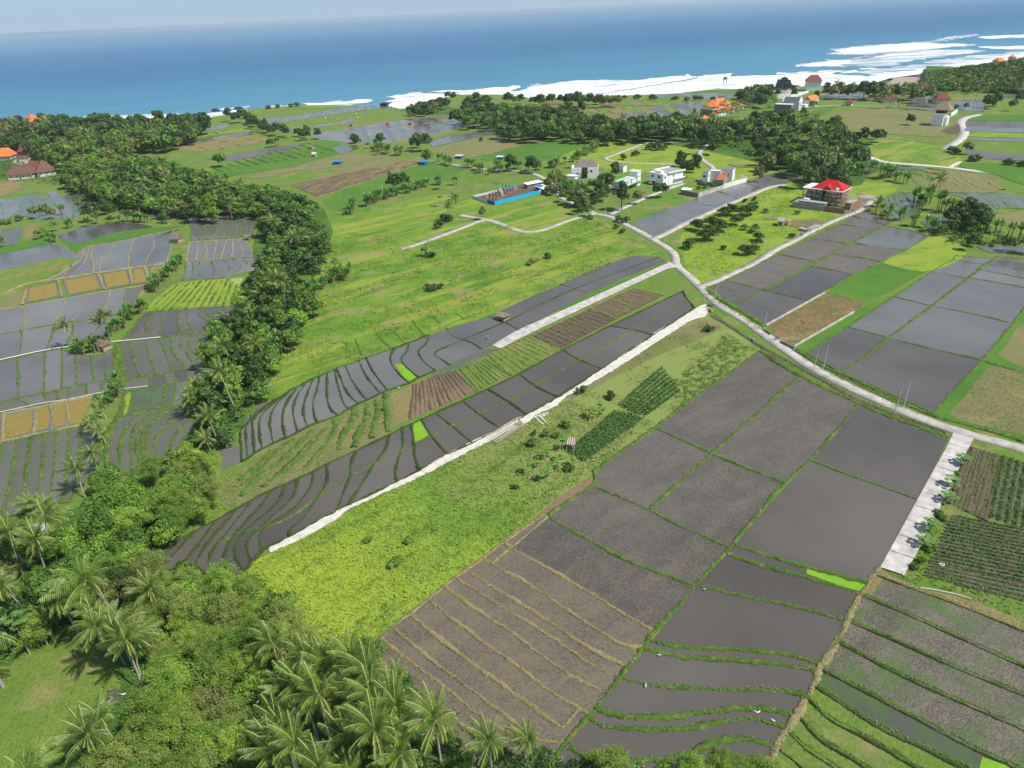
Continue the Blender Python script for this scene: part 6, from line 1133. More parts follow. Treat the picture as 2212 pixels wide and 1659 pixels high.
g2 = Site('boundary_wall', 'tall white boundary wall corner standing in the grass behind the villa', 'wall', 'c 1700,660', 'c 2030,690', None, 0, 8); g2.box(0, g2.W*.6, 5.0, 5.3, 0, 3.6, 'wall_panel', white); g2.part(MB().box(g2.W*.97, g2.W, 0, 5.3, 0, 3.6), 'wall_panel', white); g2.part(MB().box(g2.W*.6+.003, g2.W*.97-.003, 5.0, 5.3, 0, 3.6), 'wall_panel', white)

# ---- green framed container house
k = Site('container_house', 'unfinished white container house with bright green steel frames', 'house', 'b 205,620', 'b 420,642', 'b 960,500', 6.2); kw = k.W; kd = min(k.D, 30)
k.box(0, kw, 0, kd*.42, 3.2, 6.0, 'upper_box', whiteb); k.box(.4, kw-1.2, .8, kd*.40, 0, 2.95, 'lower_wall', whiteb); k.box(0, kw, kd*.50, kd*.72, 3.2, 5.8, 'middle_box', white); k.box(kw*.2, kw, kd*.80, kd, 0, 8.6, 'stair_tower', white); k.box(kw*.1, kw+.4, kd*.78, kd+.5, 8.61, 8.85, 'tower_roof', whiteb)
k.box(-.3, kw+1.2, -.3, kd*.98, 2.96, 3.17, 'floor_slab', grey)
for i in range(4): k.win('s', .8+i*1.9, 3.7, .8, 1.9, off=kw)
for i in range(3): k.part(MB().box(kw*(.2+.28*i), kw*(.2+.28*i)+.12, -.05, -.003, 3.25, 5.95), 'panel_joint', greyd)
gm = MB()
for y in (0, kd*.21, kd*.42): gm.tube([(0, y, 6.1), (kw*.5, y, 7.0), (kw, y, 6.1)], .10, 4)
for x, z in ((0, 6.1), (kw*.5, 7.0), (kw, 6.1), (kw*.25, 6.6), (kw*.75, 6.6)): gm.tube([(x, -.4, z), (x, kd*.45, z)], .10, 4)
k.part(gm, 'green_roof_frame', green); gm = MB()
for y in (kd*.55, kd*.65, kd*.78): gm.tube([(0, y, 5.8), (0, y, 8.3), (kw*.6, y, 8.3), (kw*.6, y, 5.8)], .10, 4)
gm.tube([(0, kd*.55, 8.3), (0, kd*.78, 8.3)], .10, 4); gm.tube([(kw*.6, kd*.55, 8.3), (kw*.6, kd*.78, 8.3)], .10, 4); k.part(gm, 'green_upper_frame', green); gm = MB()
gm.tube([(kw+1.2, -.3, 3.2), (kw+1.2, kd, 3.2)], .12, 4); gm.tube([(kw+.3, kd*.45, 6.0), (kw+.3, kd, 6.0)], .12, 4)
for y in (0, kd*.2, kd*.4, kd*.6, kd*.8, kd): gm.tube([(kw+1.2, y, 0), (kw+1.2, y, 3.2)], .09, 4)
k.part(gm, 'green_balcony_frame', green); k.part(MB().slab([(-6, .2, 3.1), (-.1, .2, 3.1), (-.1, 5, 3.7), (-6, 5, 3.7)], .2), 'side_terrace', whiteb)
for y in (.5, 4.6): k.part(MB().tube([(-5.7, y, 0), (-5.7, y, 3.0)], .14, 6), 'column', whiteb)
k.part(MB().box(-7, kw, -2.2, -1.9, 0, 1.0), 'plinth_wall', grey)
# ---- flat roofed white house
b = Site('flat_roofed_house', 'big white modern house with flat roof and parapet', 'house', 'b 972,405', 'b 1285,468', 'b 1660,355', 7.6); bw = b.W; bd = min(b.D, 22)
b.box(0, bw, 0, bd*.94, 0, 7.2, 'wall', white); b.box(-.2, bw+.9, bd*.2, bd, 7.203, 7.35, 'roof_deck', grey)
for a in ((-.2, bw+.9, bd*.2, bd*.2+.3), (bw+.6, bw+.9, bd*.2+.303, bd), (-.2, .1, bd*.2+.303, bd)): b.box(*a, 7.353, 8.1, 'parapet', white)
b.box(bw*.3, bw*.75, 1.2, bd*.19, 7.203, 8.5, 'roof_box', white); b.box(bw+.003, bw+1.6, bd*.5, bd*.98, 3.3, 3.6, 'balcony', white)
b.win('f', bw*.18, 4.4, 2.2, 1.6); b.win('f', bw*.62, 4.4, 2.4, 1.6); b.win('s', .8, 4.6, 1.6, 1.3, off=bw); b.win('s', .8, .6, 1.8, 1.8, off=bw); b.win('s', bd*.45, 4.6, 1.4, 1.3, off=bw); b.win('f', bw*.28, 0, 2.4, 2.8, wood_, 'door')
b.box(bw*.15, bw*.60, -1.8, -.003, 2.95, 3.15, 'porch_canopy', white)
# ---- white house with terracotta lean-to
w = Site('lean_to_house', 'white two storey house with a terracotta lean-to roof and flooded paddies in front', 'house', 'd 458,392', 'd 615,400', 'd 785,352', 6.4); ww_ = w.W; wd = w.D
w.box(0, ww_, 0, wd, 0, 6.4, 'wall', white); w.box(-.1, ww_+.1, -.1, wd+.1, 6.403, 6.5, 'roof_deck', greyd); w.win('f', ww_*.1, 3.2, ww_*.6, 1.2); w.win('s', wd*.2, 3.0, wd*.4, 1.8, off=ww_)
x2 = w.loc('d 1280,362', 6.4); x3 = w.loc('d 1492,292', 6.4); x4 = w.loc('d 985,335', 6.4)
w.box(ww_-.6, x4[0], wd+.003, wd+3.5, 0, 6.2, 'link_wall', whiteb); w.box(x4[0]+.003, x2[0], x2[1], x3[1], 0, 6.7, 'wall', white); w.box(x4[0]-.2, x2[0]+.1, x2[1]-.1, x3[1]+.1, 6.703, 6.85, 'roof_deck', greyd)
w.win('s', x2[1]+1, 3.8, .8, 1.4, off=x2[0]); w.win('s', x3[1]-2, 3.9, .8, 1.4, off=x2[0]); w.win('f', x4[0]+1.2, 3.0, .8, 1.9, off=x2[1]); w.win('f', x4[0]+4.0, 2.8, .8, 1.9, off=x2[1])
lo = w.loc('d 860,610', 2.6); l1 = w.loc('d 1000,612', 2.6); w.part(MB().slab([(lo[0]-1, lo[1]-2.0, 3.0), (l1[0]+1.5, lo[1]-2.0, 3.0), (l1[0]+1.5, x2[1]-.05, 4.3), (lo[0]-1, x2[1]-.05, 4.3)], .15), 'lean_to_roof', terra); w.box(lo[0]-.6, l1[0]+1.2, lo[1]-1.6, x2[1]-.1, 0, 2.9, 'lean_to_wall', grey); w.part(MB().tube([(lo[0], lo[1]+3, 0), (lo[0], lo[1]+3, 9.5)], .08, 5), 'flag_pole', steel)
def wall(label, pts, h, mat, t=.25, name='boundary_wall', cat='wall', z=0):
    p = P(pts); mb = MB()
    for a, c_ in zip(p[:-1], p[1:]):
        a, c_ = np.array(a), np.array(c_); d = (c_-a)/np.linalg.norm(c_-a); n_ = np.array([-d[1], d[0]])*t/2; q_ = [a+n_, a-n_, c_-n_, c_+n_]
        mb.add([(*v_, z) for v_ in q_]+[(*v_, z+h) for v_ in q_], [(3, 2, 1, 0), (4, 5, 6, 7), (0, 1, 5, 4), (1, 2, 6, 5), (2, 3, 7, 6), (3, 0, 4, 7)])
    return tag(mb.build(name, mat), label, cat)
wall('bright white boundary wall at the right end of the lean-to house', "d 1262,772 1655,668", 2.6, white); wall('white boundary wall end turning back into the garden', "d 1662,662 1500,600", 2.6, white); wall('pale panelled wall with grey gates along the shiny paddy', "d 1015,858 1255,780", 2.8, whiteb); wall('stained pale wall running along the flooded paddy to the grey corner', "d 335,1088 1008,862", 2.4, M['pad'])
wall('dark grey garden wall facing the grass left of the paddy', "d -130,1010 330,1092", 2.6, greyd); wall('dark inner garden wall behind the shrubs', "d 300,745 980,800", 2.2, greyd)
row('shrubo', "d 480,760 620,780 760,790", 3, 1.6, 'hedge bush inside the walled garden', 'hedge bushes of the walled garden', .5); row('shrub', "d -100,880 200,900 400,860 560,850", 4, 1.4, 'bush growing behind the stained wall', 'bushes behind the stained wall', .8)
q = Site('white_canopy', 'white sheet canopy over the corner of the walled yard', 'canopy', 'd -140,880', 'd 130,905', None, 2.7, 4); q.part(MB().slab([(0, 0, 2.9), (q.W, 0, 2.9), (q.W, 4, 3.3), (0, 4, 3.3)], .06), 'sheet', white)
for x_ in (.2, q.W-.2): q.part(MB().tube([(x_, .2, 0), (x_, .2, 2.9)], .06, 5), 'post', steel)
# ---- fenced building site
area('site_ground', "g 260,728 620,855 785,900 1865,625 1900,420 1500,400 1290,455 950,548 430,690", .04, 'brown')
wall('bright blue corrugated fence along the front of the building site', "g 790,905 1865,628", 2.1, blue, .08, 'site_fence', 'fence'); wall('deep blue fence panel at the near left corner of the site', "g 612,862 785,905", 2.1, blued, .08, 'site_fence', 'fence'); wall('pale galvanised fence on the left end of the site', "g 255,742 610,862", 1.6, galv, .08, 'site_fence', 'fence')
wall('pale galvanised fence along the back of the site', "g 258,738 950,578", 1.7, galv, .08, 'site_fence', 'fence'); wall('light blue fence along the back of the site', "g 955,576 1290,488", 1.9, blue, .08, 'site_fence', 'fence'); wall('white gate panels at the right end of the blue fence', "g 1868,628 2030,590", 2.2, whiteb, .08, 'site_fence', 'fence')
s = Site('building_site', 'low brick foundations with upright brown formwork columns inside the blue fence', 'building site', 'g 560,790', 'g 850,810', 'g 1750,560', 0)
for i in range(4):
    for j in range(8):
        x_, y_ = s.W*(i+.2)/3.4, s.D*(j+.3)/8; hh_ = 2.8+1.6*rng.random(); s.part(MB().box(x_-.16, x_+.16, y_-.16, y_+.16, 0, hh_), 'column', rust if (i+j) % 5 else white)
for i in range(4): s.part(MB().box(s.W*(i+.2)/3.4-.3, s.W*(i+.2)/3.4+.3, 0, s.D, 0, .7), 'foundation', brick)
for j in range(4): s.part(MB().box(-.5, s.W, s.D*(j+.3)/4-.25, s.D*(j+.3)/4+.25, .003, .8), 'foundation', brick)
hut('site_shelter', 'long white sheet roofed shelter at the back of the building site', 'g 1580,415', 'g 1940,340', 2.8, 4.0, white, slope=.5, walls=greyd, gable=False, cat='shelter'); hut('site_shelter', 'blue and white roofed store at the gate of the building site', 'g 1760,440', 'g 1990,530', 2.8, 5.0, white, slope=.3, walls=rust, gable=False, cat='shelter')
t_ = Site('blue_tarp', 'bright blue sheet lying on the site store roof', 'tarp', 'g 1765,430', 'g 1880,470', None, 3.05, 3); t_.part(MB().slab([(0, .2, 3.25), (t_.W, .2, 3.25), (t_.W, 3, 3.45), (0, 3, 3.45)], .05), 'sheet', tarp)

# ---- orange roofed compound and its neighbours
OG = 'orange roofed villa compound'
hiphouse('orange_villa', 'largest orange roofed building, furthest right of the two tall ones', 'e 405,262', 'e 625,232', 7.5, 13, 6, orange, whiteb, windows=4, over=1.2, ridge=.25, group=OG); hiphouse('orange_villa', 'tall orange pyramid roof at the left of the compound', 'e 218,288', 'e 412,290', 7.0, 12, 6.5, orange, whiteb, windows=3, over=1.2, ridge=.45, group=OG)
hiphouse('orange_pavilion', 'middle orange pavilion in front of the two tall roofs', 'e 425,362', 'e 612,338', 4.2, 11, 4.5, orange, whiteb, windows=3, ridge=.42, group=OG); hiphouse('orange_pavilion', 'small orange pavilion left of the middle pavilion', 'e 318,415', 'e 428,410', 3.6, 7, 2.8, orange, whiteb, windows=2, ridge=.42, group=OG)
hiphouse('orange_pavilion', 'smallest orange gazebo at the lower left corner of the compound', 'e 188,466', 'e 288,458', 2.8, 6.5, 3.0, orange, whiteb, ridge=.46, group=OG, open_=True); hiphouse('orange_pavilion', 'orange pavilion right of the largest roof', 'e 592,308', 'e 702,292', 4.0, 7, 2.8, orange, whiteb, windows=2, ridge=.42, group=OG)
hiphouse('red_pavilion', 'dark terracotta pavilion furthest right in the orange compound', 'e 715,280', 'e 852,262', 3.4, 9, 3.6, terra, whiteb, windows=2, ridge=.42, group=OG); wall('tall grey side wall at the left of the orange compound', "e 140,430 330,438", 7.0, greyd, .4)
s = Site('concrete_block_house', 'grey concrete body below the tall orange pyramid roof', 'building', 'e 150,322', 'e 330,328', None, 6.4, 9); s.box(0, s.W, 0, 9, 0, 6.0, 'wall', greyd); s.box(-.3, s.W+4, -.4, 9.4, 6.003, 6.3, 'roof_deck', grey)
for i in range(3): s.win('f', 1+i*s.W*.3, 3.6, 1.6, 1.2, grey)
s = Site('grey_warehouse', 'large raw grey block warehouse with a flat top below the slate roof', 'warehouse', 'e 1302,240', 'e 1568,250', None, 7.5, 7); s.box(0, s.W, 0, 7, 0, 7.5, 'wall', greyd); s.box(-.15, s.W+.15, -.15, 7.15, 7.503, 7.8, 'coping', whiteb)
s = Site('slate_roofed_house', 'white gabled house with a slate blue roof behind the grey warehouse', 'house', 'e 1425,205', 'e 1690,215', None, 7.5, 9); s.box(0, s.W, 0, 9, 0, 7.5, 'wall', whiteb); s.part(MB().gable(.6, s.W-.6, -.5, 9.5, 7.503, 4.6), 'roof', m_plain('slate_blue', (.10, .13, .16), .6, var=.15)); s.part(MB().gable(-.1, .6, -.8, 9.8, 7.5, 5.2), 'gable_wall', white); s.part(MB().gable(s.W-.6, s.W+.1, -.8, 9.8, 7.5, 5.2), 'gable_wall', white); s.win('s', 3, 4, 2, 1.6, off=s.W)
s.part(scaffold(s, s.W*.5, s.W*1.25, -1.5, 8, 6, 3), 'scaffold', bam)
s = Site('orange_gabled_house', 'white house with an orange gabled roof right of the warehouse', 'house', 'e 1862,180', 'e 1995,152', None, 6.5, 7); s.box(.3, s.W-.3, .3, 6.7, 0, 6.5, 'wall', white); s.part(MB().gable(0, s.W, -.3, 7.3, 6.5, 3.8), 'roof', orange); s.box(-8, .29, 1, 6, 0, 3.2, 'annex', white); s.win('f', 3, 3.5, 1.4, 1.2, off=.3)
s = Site('black_roofed_house', 'low house with a big black steep roof near the shore', 'house', 'C 595,572', 'C 680,575', None, 2.5, 12); s.box(.6, s.W-.6, .6, 11.4, 0, 2.5, 'wall', grey); s.part(MB().gable(0, s.W, 0, 12, 2.5, 9.5), 'roof', m_plain('black_roof', (.03, .035, .06), .6)); s.win('f', 2, .6, 2, 1.6, off=.6)
s = Site('seaside_annex', 'white flat canopied annex right of the black roofed house', 'building', 'C 672,548', 'C 740,552', None, 5.0, 8); s.box(0, s.W, 0, 8, 4.6, 5.2, 'canopy', white); s.box(1.5, s.W-1, 1, 7, 0, 4.597, 'wall', grey); s.win('f', 3, 1.5, s.W*.5, 2, off=1)
hiphouse('white_tower_house', 'tall white house with a dark red hipped roof standing against the surf', 'C 798,528', 'C 908,526', 10.5, 14, 6.5, m_plain('dark_pink_tiles', (.22, .07, .05), .8, var=.2), white, windows=3, ridge=.28); wall('pale fence wall in front of the tall white seaside house', "C 700,632 815,600", 2.5, whiteb)
HG = 'hipped dark red houses on the far fields'
hiphouse('hipped_house', 'dark red hipped house furthest left of the three above the flooded paddies', 'C 1306,642', 'C 1398,640', 4.0, 12, 5.6, maroon, cream, ridge=.42, group=HG); hiphouse('hipped_house', 'dark red hipped house at the foot of the wooded hill', 'C 1522,580', 'C 1614,580', 4.0, 13, 5.8, maroon, cream, ridge=.42, group=HG)
hiphouse('hipped_house', 'dark red hipped house directly behind the thatched white house', 'C 1640,645', 'C 1745,643', 4.4, 13, 6.0, maroon, cream, ridge=.42, group=HG); hiphouse('hipped_house', 'small maroon roofed shed by the far field road', 'C 1042,666', 'C 1100,668', 3.0, 8, 3.0, maroon, whiteb, ridge=.36, group=HG)
s = Site('thatched_white_house', 'tall plain white block house with a thatched pavilion roof on top', 'house', 'f 875,700', 'f 1040,708', None, 9.6, 13); s.box(0, s.W, 0, 13, 0, 9.6, 'wall', white); s.box(s.W+.003, s.W+2.0, 3, 12, 0, 7.0, 'side_wing', whiteb); s.part(MB().hip(-1.0, s.W+3.5, 1.5, 14, 12.2, 6.4, .38), 'roof', thatch); s.box(1.2, s.W-.5, 3, 12, 9.603, 12.2, 'upper_floor', darkin)
for i in range(4): s.part(MB().tube([(.3+i*s.W/3.3, 2.2, 9.6), (.3+i*s.W/3.3, 2.2, 12.2)], .15, 5), 'post', wood_)
s.win('s', 4.0, 3.5, 1.5, 1.5, off=s.W+2.0); wall('white stepped garden wall right of the thatched house', "f 1130,748 1225,690", 3.4, white)
hiphouse('orange_hill_house', 'orange roof peeping over the wooded hill at the right edge', 'C 2045,398', 'C 2095,394', 17, 10, 4, orange, cream, ridge=.3, windows=2); hiphouse('orange_hill_house', 'second orange roof on the hill crest nearest the right edge', 'C 2142,374', 'C 2168,371', 23, 7, 3, orange, cream, ridge=.42, windows=2)
# ---- temple village, far left
VG = 'houses of the temple village'
s = hiphouse('temple_hall', 'temple hall with a two tiered dark red roof', 'h 268,1010', 'h 505,1000', 4.5, 16, 2.4, maroon, whiteb, ridge=.2, windows=3, group=VG); s.part(MB().hip(1.5, s.W-1.5, 2.5, 14, 8.2, 5.5, .2), 'upper_roof', maroon); s.box(2.5, s.W-2.5, 4, 12.5, 5.2, 8.2, 'upper_wall', brick)
hiphouse('village_house', 'long brown hipped house nearest the tan terraces', 'h 95,1345', 'h 585,1312', 3.6, 13, 6.2, brownr, cream, ridge=.24, windows=4, group=VG); hiphouse('village_house', 'brown hipped house right of the long one', 'h 645,1298', 'h 1020,1250', 3.6, 14, 7.5, brownr, cream, ridge=.42, windows=3, group=VG); hiphouse('village_house', 'brown hipped house behind the long village house', 'h 440,1222', 'h 660,1208', 3.6, 10, 5.0, maroon, whiteb, ridge=.35, windows=2, group=VG)
hiphouse('village_house', 'bright orange roofed house cut by the left edge', 'h -120,1010', 'h 185,992', 3.4, 14, 6.5, orange, whiteb, ridge=.2, windows=3, group=VG); hiphouse('village_house', 'small maroon roof under the big tree of the village', 'h 915,985', 'h 1035,978', 3.2, 8, 3, maroon, whiteb, ridge=.36, windows=1, group=VG)
hiphouse('shore_pavilion', 'tall orange pavilion sticking out of the shore trees', 'h 645,305', 'h 778,298', 11, 9, 5.5, orange, cream, ridge=.4, windows=1); hiphouse('shore_house', 'orange roof left of the tall shore pavilion', 'h 440,300', 'h 550,318', 10.5, 9, 4.5, orange, whiteb, ridge=.4, windows=1); hiphouse('shore_house', 'lower orange roof between the two shore roofs', 'h 495,385', 'h 645,382', 8, 10, 5.5, orange, white, ridge=.25, windows=1); hiphouse('shore_house', 'pinkish roof half hidden below the shore pavilion', 'h 825,440', 'h 925,440', 7, 8, 3, terra, cream, ridge=.35, windows=1)
s = Site('meru_tower', 'dark many tiered thatched temple tower rising from the village trees', 'temple tower', 'h 560,800', 'h 665,795', None, 3.0, 8); cw = s.W/2; s.box(cw-1.8, cw+1.8, 2, 5.6, 0, 3.0, 'base', brick)
for i in range(7): r_ = 4.0*(1-.115*i); s.part(MB().hip(cw-r_, cw+r_, 3.8-r_, 3.8+r_, 3+i*2.0, 1.7, .42, .12), 'roof_tier', thatchd); s.part(MB().box(cw-r_*.4, cw+r_*.4, 3.8-r_*.4, 3.8+r_*.4, 3+i*2.0+1.0, 5+i*2.0), 'tier_wall', darkin)
area('yard', "h 250,1060 620,1060 680,1110 560,1140 220,1150", .06, 'pad'); area('yard', "h 590,1180 700,1180 760,1300 560,1300", .06, 'pad'); area('yard', "h 1000,1140 1080,1130 1140,1250 1100,1260", .08, 'pad'); area('yard', "C 560,560 700,590 820,600 700,650 620,640", .06, 'road')
heap('straw_heap', 'low whitish heap of offerings and stones in the temple yard', 'h 400,1060', 3, 1.5, whiteb)
# ---- huts and sheds in the fields
hut('field_hut', 'open thatched hut standing on its islet in the pale paddies', 'E 1000,385', 'E 1055,400', 1.9, 3.6, thatch, slope=.9); s = Site('tin_roofed_hut', 'small hut with a rusty corrugated lean-to roof beside the corn', 'hut', 'j 1510,775', 'j 1660,785', None, 2.1, 2.4)
s.part(MB().slab([(0, 0, 2.05), (s.W, 0, 2.05), (s.W, 2.6, 2.6), (0, 2.6, 2.6)], .05), 'roof', rust)
for i in range(9): s.part(MB().slab([(i*s.W/9+.03, -.02, 2.085), (i*s.W/9+.16, -.02, 2.085), (i*s.W/9+.16, 2.6, 2.635), (i*s.W/9+.03, 2.6, 2.635)], .03), 'corrugation', whiteb if i % 2 else rust)
for x_, y_, z_ in ((.15, .15, 2.0), (s.W-.15, .15, 2.0), (.15, 2.4, 2.5), (s.W-.15, 2.4, 2.5)): s.part(MB().tube([(x_, y_, 0), (x_, y_, z_)], .05, 5), 'post', whiteb)
s.box(.4, s.W-.4, .6, 2.0, .5, .6, 'bench', ply)
hut('palm_hut', 'rusty roofed hut under the short palms between the paddies', 'D 592,565', 'D 662,590', 2.2, 3.5, rust, slope=.8, walls=wood_); hut('grey_hut', 'grey thatched hut at the top of the upper left paddies', 'A 1098,1550', 'A 1150,1552', 2.2, 4.5, slate, slope=2.4, walls=wood_); hut('tin_hut', 'tiny white roofed hut at the head of the curved paddies', 'A 1222,1425', 'A 1270,1425', 2.0, 3.0, galv, slope=.4, walls=greyd, gable=False); hut('field_hut', 'pale roofed hut between the far left paddies', 'A 592,1350', 'A 632,1350', 2.2, 5, galv, slope=1.0, walls=wood_)
hut('field_hut', 'small grey roofed hut by the gully edge beside the curved paddies', 'A 1578,1535', 'A 1612,1535', 2.0, 3, slate, slope=.8)
for q_, l_ in (("B 432,795 452,797", 'tiny hut at the right of the two on the far paddy bank'), ("B 288,797 305,798", 'tiny hut at the left of the two on the far paddy bank'), ("B 50,805 70,806", 'tiny hut left of the far paddies'), ("A 1997,952 2018,953", 'tiny brown hut above the striped rice field'), ("A 2018,1000 2040,1000", 'tiny white roofed hut at the end of the striped rice field'), ("B 1108,770 1122,770", 'tiny hut far off among the coastal fields')):
    a, b_ = q_.split()[1:]; t = q_[0]; hut('field_hut', l_, t+' '+a, t+' '+b_, 2.4, 4, galv if 'white' in l_ else thatch, 'tiny huts on the far fields', slope=1.4, walls=wood_)
for q_, l_ in ((("B 505,1050", "B 543,1052"), 'low shed under a bright blue tarp beside the gravel path'), (("B 735,1010", "B 775,1012"), 'blue and grey shed in the middle of the tan meadow'), (("B 1005,1018", "B 1043,1018"), 'dark blue shed at the left corner of the bright rice field'), (("A 2152,1050", "A 2202,1050"), 'blue tarp shed furthest left on the green field')):
    hut('tarp_shed', l_, q_[0], q_[1], 2.2, 5, tarp if 'tarp' in l_ else galv, 'blue sheds in the far fields', slope=.7, walls=blued, cat='shed')
s = Site('black_sea_shelter', 'dark shelter standing at the cliff edge by the surf', 'shelter', 'B 250,672', 'B 290,672', None, 3, 6); s.box(0, s.W, 0, 6, 0, 3, 'wall', thatchd); s.part(MB().hip(-.4, s.W+.4, -.4, 6.4, 3.003, 1.4), 'roof', thatchd)
for q_, l_, r_ in (("A 1400,722", 'left dark rock standing in the surf', 6), ("A 1548,710", 'right dark rock standing in the surf', 7)):
    x_, y_ = gp(*pix(q_)[0], SEA_Z); mb = MB().ball((0, 0, 0), (r_, r_*.6, 3.2), 10, 6); mb.v = [(a*(1+rng.normal(0, .1)), b_*(1+rng.normal(0, .1)), c_*(1+rng.normal(0, .12))) for a, b_, c_ in mb.v]; o = mb.build('sea_rock', m_plain('wet_rock', (.03, .035, .06), .5)); o.location = (x_, y_, SEA_Z+.6); tag(o, l_, 'rock')
s = Site('lookout_tower', 'small wooden lookout tower by the surf', 'tower', 'C 262,548', 'C 280,548', None, 0, 4)
for x_ in (0, s.W): 
    for y_ in (0, 4): s.part(MB().tube([(x_, y_, 0), (x_, y_, 8)], .25, 4), 'leg', greyd)
s.box(-.5, s.W+.5, -.5, 4.5, 6, 9, 'cabin', greyd)
br = Site('footbridge', 'small concrete bridge with white railings at the edge of the long wood', 'bridge', 'A 955,1338', 'A 1062,1335', None, .6, 4); br.box(0, br.W, 0, 4, .3, .7, 'deck', grey)
for y_ in (.1, 3.9):
    m_ = MB(); m_.tube([(0, y_, 1.7), (br.W, y_, 1.7)], .1, 4)
    for i in range(9): m_.tube([(br.W*i/8, y_, .7), (br.W*i/8, y_, 1.7)], .08, 4)
    br.part(m_, 'railing', whiteb)
# low walls of the cleared lot, culvert pieces
wall('low grey kerb wall on the far side of the cleared lot', "F 540,455 920,243", .7, M['pad'], .35, 'low_wall'); wall('low grey kerb wall on the near side of the cleared lot', "F 722,592 1110,368", .7, M['pad'], .35, 'low_wall')
wall('black topped culvert wall beside the leaning power pole', "k 1580,920 1720,1012", .9, greyd, .3, 'culvert_wall'); wall('black topped culvert wall right of the parked blue motorbike', "k 1900,1150 2140,1270", .9, greyd, .3, 'culvert_wall'); wall('small concrete sluice at the end of the ditch', "k 1380,1100 1420,1130", .8, grey, .4, 'sluice'); wall('pale concrete head wall below the parked black motorbikes', "k 585,560 660,600", 1.2, M['pad'], .4, 'culvert_wall')
# bamboo drying frames
s = Site('drying_rack', 'long bamboo racks and mats lying along the limestone track', 'racks', 'j 390,790', 'j 880,480', None, 0, 3); fw = s.W; mb = MB()
for i in range(26): x_ = fw*i/26; mb.tube([(x_, -.6, .9), (x_+1.0, 3.0, .5)], .06, 4)
for y_ in (0, .8, 1.6, 2.4): mb.tube([(0, y_, .85), (fw*.95, y_+.3, .8)], .06, 4)
s.part(mb, 'rack', bam); mb = MB()
for i in range(10): x_ = fw*.1+fw*.85*i/10; mb.tube([(x_, 3.0, 0), (x_, 3.2, 2.0+.3*rng.random())], .05, 4); mb.tube([(x_, .0, 0), (x_+.1, 0, 1.4)], .05, 4)
mb.tube([(fw*.1, 3.2, 1.6), (fw, 3.1, 1.7)], .05, 4); mb.tube([(fw*.1, .1, 1.3), (fw*.9, .1, 1.2)], .05, 4); s.part(mb, 'upright_frame', bam); s.part(MB().slab([(fw*.88, .2, .1), (fw*.96, .2, .1), (fw*.93, 2.0, 2.0), (fw*.86, 1.8, 2.0)], .05), 'brown_board', rust)
for q_, l_ in (("j 995,340", 'left pale plank lying beside the limestone spill'), ("j 1060,320", 'right pale plank lying beside the limestone spill')): a = P1(q_); o = MB().box(0, .3, -5, 0, .1, .18).build('plank', whiteb); o.location = (a[0], a[1], .1); o.rotation_euler = (0, 0, .45); tag(o, l_, 'plank')
# ---- power poles
PB = [("k 515,410", 'pole on the left road edge just before the fork'), ("k 598,137", 'pole in the mouth of the road fork'), ("k 712,375", 'pole with a small box on the bank at the fork'), ("k 1585,995", 'pole at the corner of the cleared brown lot'), ("F 842,765", 'left pole of the pair by the big flooded paddies'), ("F 910,737", 'right pole of the pair by the big flooded paddies'),
      ("F 1373,1018", 'left pole of the pair nearest the concrete pad'), ("F 1430,982", 'right pole of the pair nearest the concrete pad'), ("F 72,130", 'pole on the meadow side of the road above the fork'), ("C 518,1655", 'pole in the lane beside the bushy meadow'), ("C 820,1540", 'pole beside the mixing basin'), ("C 1072,1415", 'pole in front of the brick outbuilding'), ("B 1855,1462", 'pole beside the grey paddy below the junction'),
      ("B 2092,1588", 'pole at the mouth of the second lane'), ("B 1709,1395", 'short pole at the junction'), ("B 1423,1258", 'pole at the bend below the grey roofed villa'), ("B 2115,1240", 'pole in front of the white flat roofed house')]
poles = []
pm_, cm_, im_ = (MB().tube([(0, 0, -.2), (0, 0, 8.4)], [.13, .085], 8), MB().tube([(0, 0, 8.4), (0, 0, 8.52)], .12, 8), MB().box(-.16, .16, -.16, .16, 5.2, 5.6))
me1, me2, me3 = mesh_of(pm_, 'shaft', [steel]), mesh_of(cm_, 'cap', [greyd]), mesh_of(im_, 'junction_box', [grey])
for i, (q_, l_) in enumerate(PB):
    a = P1(q_); e = empty('power_pole', (a[0], a[1], 0), 0, 'slim grey metal '+l_, 'power pole', 'power poles along the roads'); e.rotation_euler = (rng.normal(0, .012), R(2.5)+rng.normal(0, .012), 0); poles.append(a)
    for nm, me in (('shaft', me1), ('cap', me2), ('junction_box', me3))[:3 if i in (2, 3, 6) else 2]: o = bpy.data.objects.new(nm, me); COL.objects.link(o); o.parent = e
def wire(i, j, label, z=8.2, sag=1.1):
    a, b_ = poles[i], poles[j]; pts = [(a[0]+(b_[0]-a[0])*t+.35, a[1]+(b_[1]-a[1])*t, z-sag*4*t*(1-t)) for t in np.linspace(0, 1, 12)]; tag(MB().tube(pts, .022, 4).build('overhead_wire', black), label, 'wire')
wire(3, 5, 'thin overhead wire from the cleared lot to the paddy pole pair'); wire(5, 7, 'thin overhead wire between the two roadside pole pairs'); wire(2, 3, 'thin overhead wire from the fork to the cleared lot'); wire(8, 1, 'thin overhead wire above the road fork'); wire(9, 10, 'thin overhead wire along the right lane'); wire(10, 11, 'thin overhead wire from the basin pole to the red roofed house')
